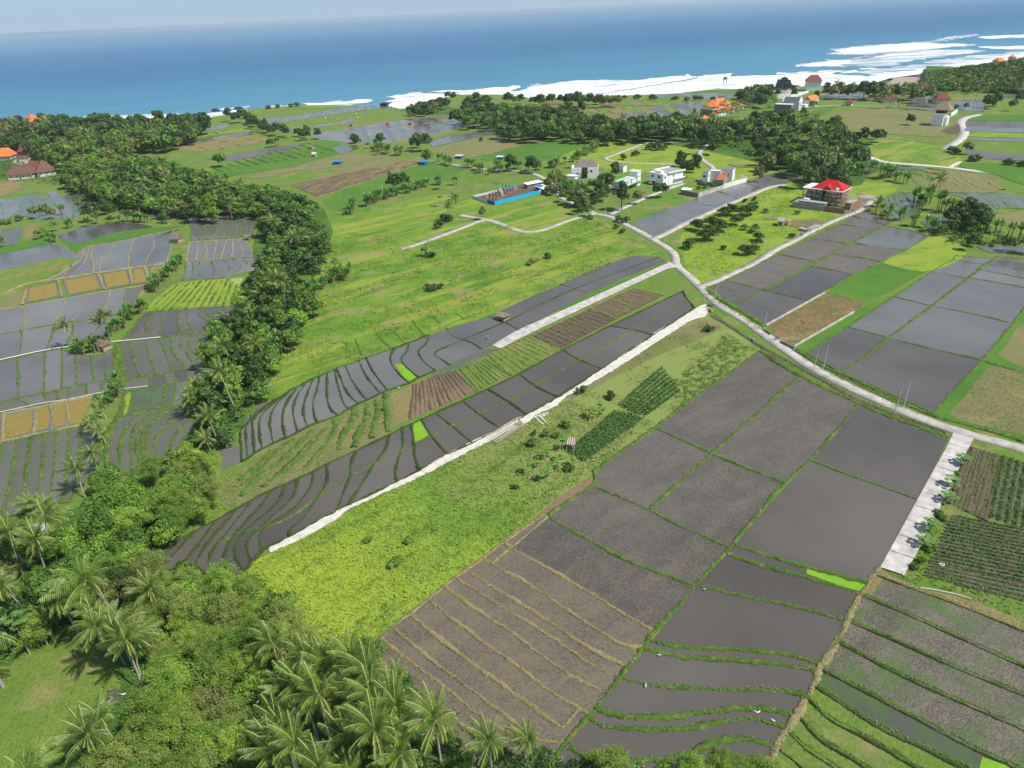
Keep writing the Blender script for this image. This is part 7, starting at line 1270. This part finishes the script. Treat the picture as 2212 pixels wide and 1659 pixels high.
# ---- motorbikes
tyre = m_plain('tyre', (.02, .02, .02), .8, bump=0)
def bike(px, rz, col, label, group=None):
    a = P1(px); e = empty('motorbike', (a[0], a[1], .3), rz, label, 'motorbike', group)
    for x_ in (-.62, .62):
        w_ = MB(); pts = [(x_+.28*math.cos(t), 0, .3+.28*math.sin(t)) for t in np.linspace(0, 2*math.pi, 13)]; w_.tube(pts, .06, 6); o = w_.build('wheel', tyre, e); w2 = MB()
        for t in (0, 1.05, 2.1): w2.tube([(x_-.25*math.cos(t), 0, .3-.25*math.sin(t)), (x_+.25*math.cos(t), 0, .3+.25*math.sin(t))], .02, 4)
        w2.build('spokes', steel, o)
    MB().add([(-.7, -.12, .55), (-.7, .12, .55), (.1, .14, .35), (.1, -.14, .35), (-.75, -.10, .78), (-.75, .10, .78), (-.05, .13, .70), (-.05, -.13, .70)], [(0, 3, 2, 1), (4, 5, 6, 7), (0, 4, 7, 3), (1, 2, 6, 5), (0, 1, 5, 4), (3, 7, 6, 2)]).build('body', col, e)
    MB().add([(.1, -.13, .32), (.1, .13, .32), (.50, .16, .45), (.50, -.16, .45), (.42, -.14, .98), (.42, .14, .98)], [(0, 3, 2, 1), (3, 4, 5, 2), (0, 4, 3), (1, 2, 5), (0, 1, 5, 4)]).build('front_shield', col, e)
    MB().box(-.68, .0, -.13, .13, .79, .87).build('seat', black, e); h_ = MB().tube([(.36, -.33, 1.02), (.45, 0, .98), (.36, .33, 1.02)], .03, 5).build('handlebar', black, e); MB().tube([(.62, 0, .3), (.44, 0, .95)], .04, 5).build('fork', steel, e)
    for y_ in (-.3, .3): MB().ball((.38, y_, 1.18), (.02, .07, .05), 6, 4).build('mirror', glass, h_)
    MB().ball((.50, 0, .88), (.06, .09, .08), 6, 4).build('headlight', white, e); return e
bike('k 585,520', .3, black, 'black motorbike leaning at the end of the limestone track, left of the two', 'motorbikes at the track end'); bike('k 625,515', -.5, black, 'black motorbike at the end of the limestone track, right of the two', 'motorbikes at the track end'); bike('k 1840,1105', 0.1, bluep, 'blue and white motorbike parked on the apron of the cleared lot')
bike('l 925,760', .4, black, 'black motorbike on the verge below the mixing basin'); bike('l 1080,650', .6, redc, 'red motorbike parked beside the mixing basin'); bike('l 1220,610', .2, white, 'silver white motorbike between the basin and the pole')
for i, (q_, r_) in enumerate((("a 1780,880", .3), ("a 1830,870", .5), ("a 1880,880", .2), ("a 1810,910", .4), ("a 1890,940", .6))): bike(q_, r_, black, ['black motorbike at the left end', 'black motorbike second from the left', 'black motorbike at the right end', 'black motorbike nearest the lane', 'black motorbike standing apart below the others'][i]+' of the row by the building yard', 'motorbikes by the building yard')
bike('c 210,1275', 1.0, bluep, 'blue motorbike on the lane above the junction')
# ---- people
def person(px, rz, shirt, pants, label, pose='stand', hat=None, tool=False, z=.15):
    a = P1(px); b_ = {'stand': 0, 'bend': 1, 'walk': 0}[pose]; sp = .12 if pose != 'walk' else .28
    pel = (0, 0, .92); ch = (.0, 0, 1.30) if not b_ else (.28, 0, 1.18); nk = (0, 0, 1.48) if not b_ else (.42, 0, 1.26); hd = (0.02, 0, 1.62) if not b_ else (.56, 0, 1.30); ht = (0.02, 0, 1.74) if not b_ else (.66, 0, 1.36)
    V = [pel, ch, nk, hd, ht]; E = [(0, 1), (1, 2), (2, 3), (3, 4)]; rr = [.15, .155, .06, .095, .07]
    for sd_, f in ((-1, 1), (1, -1)):
        i = len(V); V += [(.02, sd_*.11, .86), (f*sp*.6+.04, sd_*.12, .48), (f*sp, sd_*.12, .08), (f*sp+.16, sd_*.13, .03)]; rr += [.10, .07, .05, .04]; E += [(0, i), (i, i+1), (i+1, i+2), (i+2, i+3)]
        j = len(V); q1 = (.45, sd_*.24, .95) if (b_ or tool) else (-f*.06, sd_*.27, 1.12); q2 = (.68, sd_*.12, .78) if (b_ or tool) else (-f*.02+.12, sd_*.27, .86); V += [(ch[0]+.03, sd_*.20, ch[2]+.10), q1, q2]; rr += [.065, .045, .035]; E += [(1, j), (j, j+1), (j+1, j+2)]
    me = bpy.data.meshes.new('body'); me.from_pydata(V, E, []); me.update(); o = bpy.data.objects.new('body', me); COL.objects.link(o); md = o.modifiers.new('skin', 'SKIN'); o.modifiers.new('sub', 'SUBSURF').levels = 1
    for v_, r_ in zip(me.skin_vertices[0].data, rr): v_.radius = (r_, r_)
    me.skin_vertices[0].data[0].use_root = True
    bpy.context.view_layer.update(); dg = bpy.context.evaluated_depsgraph_get(); m2 = bpy.data.meshes.new_from_object(o.evaluated_get(dg)); bpy.data.objects.remove(o); m2.name = 'body'; m2.materials.clear()
    for m_ in (skin, shirt, pants): m2.materials.append(m_)
    for pl in m2.polygons:
        c_ = pl.center; pl.material_index = 2 if (c_.z < .95 and c_.z > .10 and abs(c_.y) < .22 and c_.x < .4) else (1 if (c_.z < (1.46 if not b_ else 1.24) and c_.z >= .95 and c_.x < .36+b_*.05) else 0); pl.use_smooth = True
    e = empty('person', (a[0], a[1], z), rz, label, 'person'); bd_ = link('body', m2, e)
    hr = MB().ball((hd[0]-.02, 0, hd[2]+.04), (.115, .105, .115), 10, 6).build('hair', black, bd_)
    fc = MB(); fc.ball((hd[0]+.10, 0, hd[2]-.01), (.025, .015, .02), 5, 4); fc.ball((hd[0]+.085, .035, hd[2]+.02), .012, 5, 4); fc.ball((hd[0]+.085, -.035, hd[2]+.02), .012, 5, 4); fc.build('face_features', black, bd_)
    for sd_ in (-1, 1):
        hx = [(.68, sd_*.12, .78)] if (b_ or tool) else [((1 if sd_ > 0 else -1)*.02+.12, sd_*.27, .86)]; hm = MB(); c_ = hx[0]; hm.ball((c_[0]+.02, c_[1], c_[2]-.04), (.035, .02, .045), 6, 4)
        for k_ in range(4): hm.tube([(c_[0]-.005+.018*k_, c_[1], c_[2]-.07), (c_[0]+.018*k_, c_[1]-.01*sd_, c_[2]-.13+.008*abs(k_-1)), (c_[0]+.01+.018*k_, c_[1]-.03*sd_, c_[2]-.155+.01*abs(k_-1))], [.010, .009, .007], 5)
        hm.tube([(c_[0]+.045, c_[1], c_[2]-.03), (c_[0]+.075, c_[1]-.02*sd_, c_[2]-.075)], [.011, .008], 5); hm.build('hand', skin, bd_)
    if hat: MB().tube([(hd[0], 0, hd[2]+.05), (hd[0], 0, hd[2]+.07), (hd[0], 0, hd[2]+.20)], [.27, .25, .03], 12).build('hat', hat, bd_)
    if tool: t_ = MB().tube([(.62, 0, .80), (1.7, .1, .12)], .03, 5).build('field_tool', wood_); t_.location = (a[0], a[1], z); t_.rotation_euler = (0, 0, rz); tag(t_, 'long handled tool held by the farmer in the paddy', 'tool'); 
    return e
shw, shg, pb, pd_ = m_plain('white_cloth', (.7, .7, .68), .8), m_plain('grey_cloth', (.25, .25, .28), .8), m_plain('blue_denim', (.05, .08, .18), .8), m_plain('dark_cloth', (.04, .04, .05), .8)
person('E 940,540', -.2, shw, pd_, 'farmer in a white shirt bending with a tool in the pale paddy', 'bend', wood_, True, .0); person('E 1200,476', 1.2, shw, pb, 'person in white walking on the long concrete path', 'walk', None, False, .2)
person('k 660,508', 2.6, shg, pb, 'person in grey shirt standing by the motorbikes at the track end', 'stand', None, False, .3); person('k 688,505', 2.9, shw, pd_, 'person in white shirt standing nearest the road by the motorbikes', 'walk', None, False, .3); person('b 1078,1350', .4, shg, pd_, 'person in grey standing on the bund of the grey paddy', 'stand', thatch)
person('a 1530,990', .4, shg, pd_, 'worker left of two on the lane below the brick outbuilding', 'stand', None, False, .3); person('a 1590,1000', 2.2, shw, pb, 'worker right of two on the lane below the brick outbuilding', 'walk', None, False, .3)
# ---- egrets
eg = MB(); eg.ball((0, 0, .42), (.30, .13, .15), 8, 6); eg.tube([(.22, 0, .48), (.32, 0, .62), (.26, 0, .76), (.36, 0, .84), (.55, 0, .82)], [.06, .04, .035, .045, .008], 6); eg.tube([(-.2, 0, .43), (-.42, 0, .36)], [.08, .02], 5)
lg_ = MB()
for y_ in (-.05, .05): lg_.tube([(0, y_, .34), (-.02, y_, .16), (.02, y_, 0), (.1, y_, 0)], .014, 4)
em, lm = mesh_of(eg, 'body', [white]), mesh_of(lg_, 'legs', [black])
def egret(q_, z, label, group=None, s_=.85):
    x_, y_ = P1(q_, z); e = empty('egret', (x_, y_, z), rng.random()*6, label, 'bird', group); e.scale = (s_,)*3
    for nm, me in (('body', em), ('legs', lm)): o = bpy.data.objects.new(nm, me); COL.objects.link(o); o.parent = e
for q_ in ("n 1460,620", "n 1255,718", "n 1350,760", "n 1620,848", "n 1662,876", "n 1570,1045", "n 1682,1100", "n 1908,968", "n 1180,400", "n 1185,530", "n 1043,382"): egret(q_, 9.6, 'small white egret perched on the palm fronds of the grove', 'egrets in the palm grove')
for q_ in ("B 97,742", "B 135,746", "B 110,772", "B 180,880", "A 2112,770", "A 2150,765", "B 60,770", "A 2190,780"): egret(q_, .1, 'white egret standing in the far flooded fields', 'egrets in the far fields', 2.6)
egret("H 2060,935", .1, 'egret standing on the upper flooded terrace bund'); egret("H 1972,1135", .1, 'egret standing in the middle flooded terrace'); egret("I 585,1360", .1, 'egret standing on the lowest right bund'); egret("I 140,508", .1, 'egret by the crossing of the green bunds'); egret("G 806,1190", .1, 'egret by the small pond of the clearing', None, .9); egret("G 1675,1240", 6, 'egret perched low in the bamboo'); egret("E 372,860", .3, 'pale bird by the brown vegetable rows')
# ring of plastic, sheet of water in the clearing, seed tray
r_ = MB().tube([(.45*math.cos(t), .3*math.sin(t), .2) for t in np.linspace(0, 6.28, 14)], .09, 5).build('white_ring', white); r_.location = (*P1("I 1678,347"), .1); tag(r_, 'white oval plastic ring lying on the lower vegetable rows', 'ring'); r_ = MB().tube([(.4*math.cos(t), .3*math.sin(t), .1) for t in np.linspace(0, 6.28, 14)], .09, 5).build('white_ring', white); r_.location = (*P1("I 482,1292"), .1); tag(r_, 'white ring floating in the lower flooded terrace', 'ring')
area('pond', "G 700,1160 770,1150 790,1230 740,1250 690,1220", .05, 'mud'); area('pond', "G 560,1420 640,1380 700,1400 680,1450 600,1480", .05, 'mud'); tag(pipe("I 1535,500 1640,515 1760,540 1870,572", .07).build('bamboo_pole', whiteb), 'long thin white pole lying on the dry strip at the plot corner', 'pole')
q = Site('polythene_tunnel', 'blue grey plastic sheeting at the left edge behind the palms', 'sheeting', 'G 170,125', 'G 300,110', None, .8, 3); q.part(MB().gable(0, q.W, 0, 3, .4, 1.2), 'sheet', galv); tag(pipe("G 55,100 110,92 160,84", .12).build('irrigation_pipe', PW), 'white pipe end at the left edge behind the palms', 'pipe')
q = Site('bamboo_trellis', 'white pole trellis at the corner of the lime green field', 'trellis', 'D 1490,170', 'D 1560,165', None, 1.2, 3); mb = MB()
for i in range(5): mb.tube([(q.W*i/4, 0, 0), (q.W*i/4+.6, 3, 1.4)], .06, 4)
for y_ in (0, 1.5, 3): mb.tube([(0, y_, y_*.45+.1), (q.W+.5, y_, y_*.45+.1)], .06, 4)
q.part(mb, 'frame', whiteb)
# ---- wooded headland on the right
sky_ = [(1545, 560), (1600, 478), (1700, 452), (1850, 418), (2000, 402), (2120, 376), (2212, 348), (2400, 300), (2650, 240)]; cols = []
for (u, v_) in sky_:
    g0 = np.array(P1("C %d,%d" % (u, 588+(u-1545)*.03))); d = g0/np.linalg.norm(g0); rp = g0+d*110; lo, hi = 0., 90.; ty = pix("C %d,%d" % (u, v_))[0][1]
    for _ in range(30):
        m_ = (lo+hi)/2; vv = Vector((rp[0], rp[1], m_-CAM_H)); Y = 829.5-FPX*vv.dot(cy)/vv.dot(_f)
        if Y > ty: lo = m_
        else: hi = m_
    Hh = max(1.5, m_-9); cols.append([(*(g0+d*t), Hh*k_) for t, k_ in ((-4, -.02), (25, .28), (60, .68), (110, 1), (170, .85), (260, .3), (340, -.3))])
V = np.array(cols); nc, nr = V.shape[:2]; fine = []
for j in range(nr): 
    for x_, y_, z_ in np.stack([np.interp(np.linspace(0, nc-1, 40), np.arange(nc), V[:, j, a]) for a in range(3)], 1): fine.append((x_, y_, z_))
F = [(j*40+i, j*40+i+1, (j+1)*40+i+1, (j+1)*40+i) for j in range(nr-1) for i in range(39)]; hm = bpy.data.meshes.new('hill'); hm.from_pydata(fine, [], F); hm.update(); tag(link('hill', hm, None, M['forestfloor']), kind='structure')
G_ = np.array(fine).reshape(nr, 40, 3); Cc, Nn = [], []; rgh = np.random.default_rng(5); mats_h = ['leafd', 'leafm', 'leafo', 'leafb']; acc = {m_: ([], []) for m_ in mats_h}
for _ in range(900):
    j = rgh.random()*(nr-3.2); i = rgh.random()*38.9; j0, i0 = int(j), int(i); a, b_ = j-j0, i-i0; p = (G_[j0, i0]*(1-a)+G_[j0+1, i0]*a)*(1-b_)+(G_[j0, i0+1]*(1-a)+G_[j0+1, i0+1]*a)*b_
    C, N = crown_pts(rgh, 5.2*(.7+.5*rgh.random()), 8.5, .5, 6, 14); k_ = mats_h[rgh.choice(4, p=[.4, .3, .2, .1])]; acc[k_][0].append(C+p); acc[k_][1].append(N)
for m_, (C, N) in acc.items(): v_, f_ = quads(np.concatenate(C), np.concatenate(N), 2.0, .7, rgh); tag(link('hillside_woodland', npmesh('hillside', v_, f_), None, M[m_]), {'leafd': 'dark green', 'leafm': 'mid green', 'leafo': 'olive grey', 'leafb': 'bright green'}[m_]+' tree crowns covering the headland at the upper right', 'woodland', None, 'stuff')

# ---- sea air
hb = MB().box(-9000, 9000, -300, 26000, -9, 160).build('haze', None); hb.data.materials.clear(); hmz = bpy.data.materials.new('haze_air'); hmz.use_nodes = True; t_ = hmz.node_tree; t_.nodes.clear(); vo = t_.nodes.new('ShaderNodeVolumePrincipled'); oo = t_.nodes.new('ShaderNodeOutputMaterial')
vo.inputs['Color'].default_value = (.80, .92, 1.0, 1); vo.inputs['Density'].default_value = .00005; vo.inputs['Anisotropy'].default_value = .0; t_.links.new(vo.outputs[0], oo.inputs[1]); hb.data.materials.append(hmz); tag(hb, 'pale sea haze over the coast', 'haze', None, 'stuff')
emit()
# ---- low ground cover made of small leaf faces
def tufts(name, pts, k, size, spread, h, mat, label, cat='grass', z0=.02):
    n = len(pts); idx = np.repeat(np.arange(n), k); C = np.c_[pts[idx]+rng.normal(0, spread, (n*k, 2)), z0+np.abs(rng.normal(0, h*.5, n*k))+size*.2]
    N = rng.normal(0, .55, (n*k, 3)); N[:, 2] += .75; V, F = quads(C, N, size, .45); return tag(link(name, npmesh(name, V, F), None, M[mat]), label, cat, None, 'stuff')
def clumpy(p, sc, thr):
    from mathutils import noise as mn
    v = np.array([mn.noise(Vector((a*sc, b*sc, 3.1))) for a, b in p]); return p[v > thr]
tufts('meadow_weeds', randin("G 1600,450 1640,340 1750,270 2050,140 2212,40 ; E 30,1659 380,1495 750,1310 1100,1130 1250,1060 1500,920 1900,1150 1640,1390 1300,1650 ; H 1280,10 1060,180 740,415 440,640 190,860 -20,900 -300,780 -560,560", dens=2.6), 4, .42, .3, .4, 'weedlow', 'lush weeds of the lower meadow, lime green at the left and duller to the right', 'weeds')
tufts('meadow_weeds', clumpy(randin("E 1450,930 1700,770 2212,470 ; F 150,410 250,460 480,610 200,820 0,960 ; E 2212,980 1700,1340 1600,1100", dens=.8), .09, .1), 4, .42, .35, .3, 'weedt', 'dry yellowish grass between the limestone track and the ploughed fields', 'dry grass')
tufts('slope_weeds', clumpy(randin("D 1640,1090 1830,900 2212,715 ; E 240,635 680,470 1240,260 1890,0 ; B 1900,1560 1600,1400 1350,1500 980,1450 600,1560 0,1500 ; D 1900,200 1850,480 1700,880 1560,1000", dens=.42), .07, -.05), 4, .62, .5, .35, 'weedg', 'green weeds patching the long grass slope', 'weeds')
tufts('slope_weeds', clumpy(randin("D 1640,1090 1830,900 2212,715 ; E 240,635 680,470 1240,260 1890,0 ; B 1900,1560 1600,1400 1350,1500 980,1450 600,1560 0,1500 ; D 1900,200 1850,480 1700,880 1560,1000", dens=.34), .045, .12), 4, .62, .5, .4, 'weed', 'lime weeds patching the long grass slope', 'weeds')
tufts('meadow_weeds', clumpy(randin("C 0,1500 200,1380 640,1210 880,1300 1030,1390 900,1470 560,1625 350,1740 110,1820 20,1720", dens=.5), .06, -.1), 4, .6, .5, .4, 'weed', 'lime weeds in the meadow between the two lanes', 'weeds')
tufts('terrace_weeds', randin("D 1590,1370 1770,1225 1990,1120 2212,1035 ; E 290,890 330,1118 0,1295 ; D 2030,1400 1760,1520 1500,1630 1430,1500", dens=.6), 4, .42, .4, .35, 'weedg', 'long grass on the terraces between the two mud strips', 'grass')
tufts('terrace_weeds', randin("D 1440,1460 1500,1400 1590,1370 1700,1400 1500,1640 ; G 1150,180 1040,260 1030,130 1130,40", dens=1.), 4, .45, .4, .4, 'weed', 'lime weeds at the gully mouth', 'weeds')
tufts('clearing_grass', randin("G 60,1000 230,830 430,750 640,860 760,980 770,1180 640,1250 470,1400 300,1659 -100,1800 -400,1050", dens=1.2), 4, .3, .3, .12, 'weedg', 'short grass in the lower left clearing', 'grass')
tufts('roadside_weeds', randin("F 135,215 260,285 400,370 530,460 500,480 380,400 260,325 150,240", dens=3), 4, .45, .3, .4, 'weedg', 'thick green weeds on the bank beside the road', 'weeds'); tufts('roadside_weeds', randin("F 740,612 900,715 1035,765 1300,895 1600,1045 1500,1020 1300,935 1130,860 980,785 800,680", dens=1.6), 4, .4, .3, .3, 'weedg', 'green weeds on the right verge of the road', 'weeds'); tufts('roadside_weeds', randin("F 200,360 300,440 480,560 700,690 900,800 1100,900 1400,1030 1720,1150 1700,1170 1390,1050 1090,930 880,820 680,710 440,560 300,460 190,370", dens=2.5), 4, .42, .3, .3, 'weedt', 'rough weeds on the left verge of the road', 'weeds')
tufts('plot_weeds', clumpy(randin("o 720,340 870,215 900,165 1000,222 860,332 760,400", dens=3.5), .5, -.1), 4, .42, .3, .35, 'cropm', 'leafy bean plants in the plot beside the ditch', 'crop')
tufts('pad_weeds', randin("I 1640,10 1740,25 1600,330 1520,470 1440,420 1530,235", dens=2.5), 4, .4, .3, .35, 'weedg', 'bank weeds right of the concrete pad', 'weeds'); tufts('pad_weeds', randin("I 1540,430 1700,380 2212,600 2212,700 1870,560 1600,480", dens=1.8), 4, .4, .3, .3, 'cropm', 'overgrown weeds at the foot of the vegetable rows', 'weeds')
tufts('rice_stubble', randin("F 2000,690 2212,750 2300,1200 1980,1110 1740,1035 1820,920", dens=1.6), 3, .34, .3, .2, 'weedt', 'standing rice straw in the fields at the right edge', 'straw')
WP = ["Z 130,372 150,352 250,342 340,347 345,362 440,380 500,404 590,418 660,440 690,458 640,470 560,462 430,464 330,448 240,442 210,425 150,400", "Z -40,285 0,268 345,266 430,290 400,304 300,314 240,332 170,350 150,400 90,400 60,385 -60,380",
      "Z 555,478 640,462 700,486 722,545 735,572 690,600 640,612 600,628 560,640 535,620 560,575 545,540 585,545 575,510", "B 720,760 800,690 950,700 1300,720 1500,740 1900,790 2212,780 2212,870 1850,880 1600,885 1150,885 1000,880 950,800",
      "C 0,740 100,745 300,770 420,790 760,720 850,790 1080,830 1180,1000 1130,1140 1020,1180 760,1140 720,1090 430,1010 150,900 0,870", "Z 540,600 640,590 680,640 640,700 610,770 580,830 545,860 530,920 480,960 440,930 410,880 430,820 440,740 470,690",
      "C 370,590 600,570 640,600 580,650 400,665 330,650", "C 920,585 1350,570 1540,590 1700,600 1500,612 1200,600 940,600", "C 1600,1480 1800,1440 2212,1540 2300,1600 2212,1600 1960,1590 1700,1570"]
for w_ in WP: tufts('wood_undergrowth', randin(w_, dens=.10), 6, 1.35, 1.2, 1.8, 'leafm', 'leafy undergrowth on the floor of the woods', 'undergrowth')
tufts('jungle_undergrowth', randin("Z 60,1100 170,1095 300,1020 460,990 470,1060 390,1110 330,1190 370,1230 470,1245 560,1240 680,1330 800,1410 900,1470 1000,1560 1200,1620 1500,1690 1500,1760 -100,1760 -100,1650 40,1640 180,1590 250,1500 256,1410 140,1370 0,1440 -100,1440 -100,1150", dens=.55), 5, .55, .7, 1.2, 'leafb', 'leafy undergrowth beneath the lower left jungle', 'undergrowth')
# corn between the papayas and the ploughed field
for ea, eb, n_, m_ in (("o 405,548 425,562 455,578", "o 560,420 600,425 645,438", 8, 170), ("o 568,400 605,418 648,432", "o 705,282 730,310 760,352", 8, 170)):
    for a, b in zip(resample(P(ea), n_), resample(P(eb), n_)): CROPS.append(('corn_row', a+(b-a)*rng.random((m_, 1))+rng.normal(0, .16, (m_, 2)), .5, .9, 'cropd'))
g_ = {}
for nm, pts, cs, ch, mt in CROPS: g_.setdefault((nm, cs, ch, mt), []).append(pts)
lab = {'corn_row': 'tall dark green corn standing in diagonal rows beside the tin hut', 'crop_row': 'leafy vegetables growing on the soil ridges'}
for (nm, cs, ch, mt), q in g_.items(): tufts(nm, np.concatenate(q), 5, cs, cs*.35, ch, mt, lab[nm]+(', light green' if mt == 'cropl' else ', dark green' if mt == 'cropd' else ''), 'crop')
FZ = {}
for q, z, mt in FUZZ: FZ.setdefault(mt, []).append(q)
for mt, q in FZ.items(): tufts('bund_grass', np.concatenate(q), 3, .26, .12, .16, {'bund': 'weedg', 'bundt': 'weedy', 'bundd': 'cropd'}[mt], {'bund': 'fresh green grass fringing the paddy bunds', 'bundt': 'dry straw coloured grass on the tan bunds', 'bundd': 'thin dark grass on the muddy bunds'}[mt], 'grass', .22)
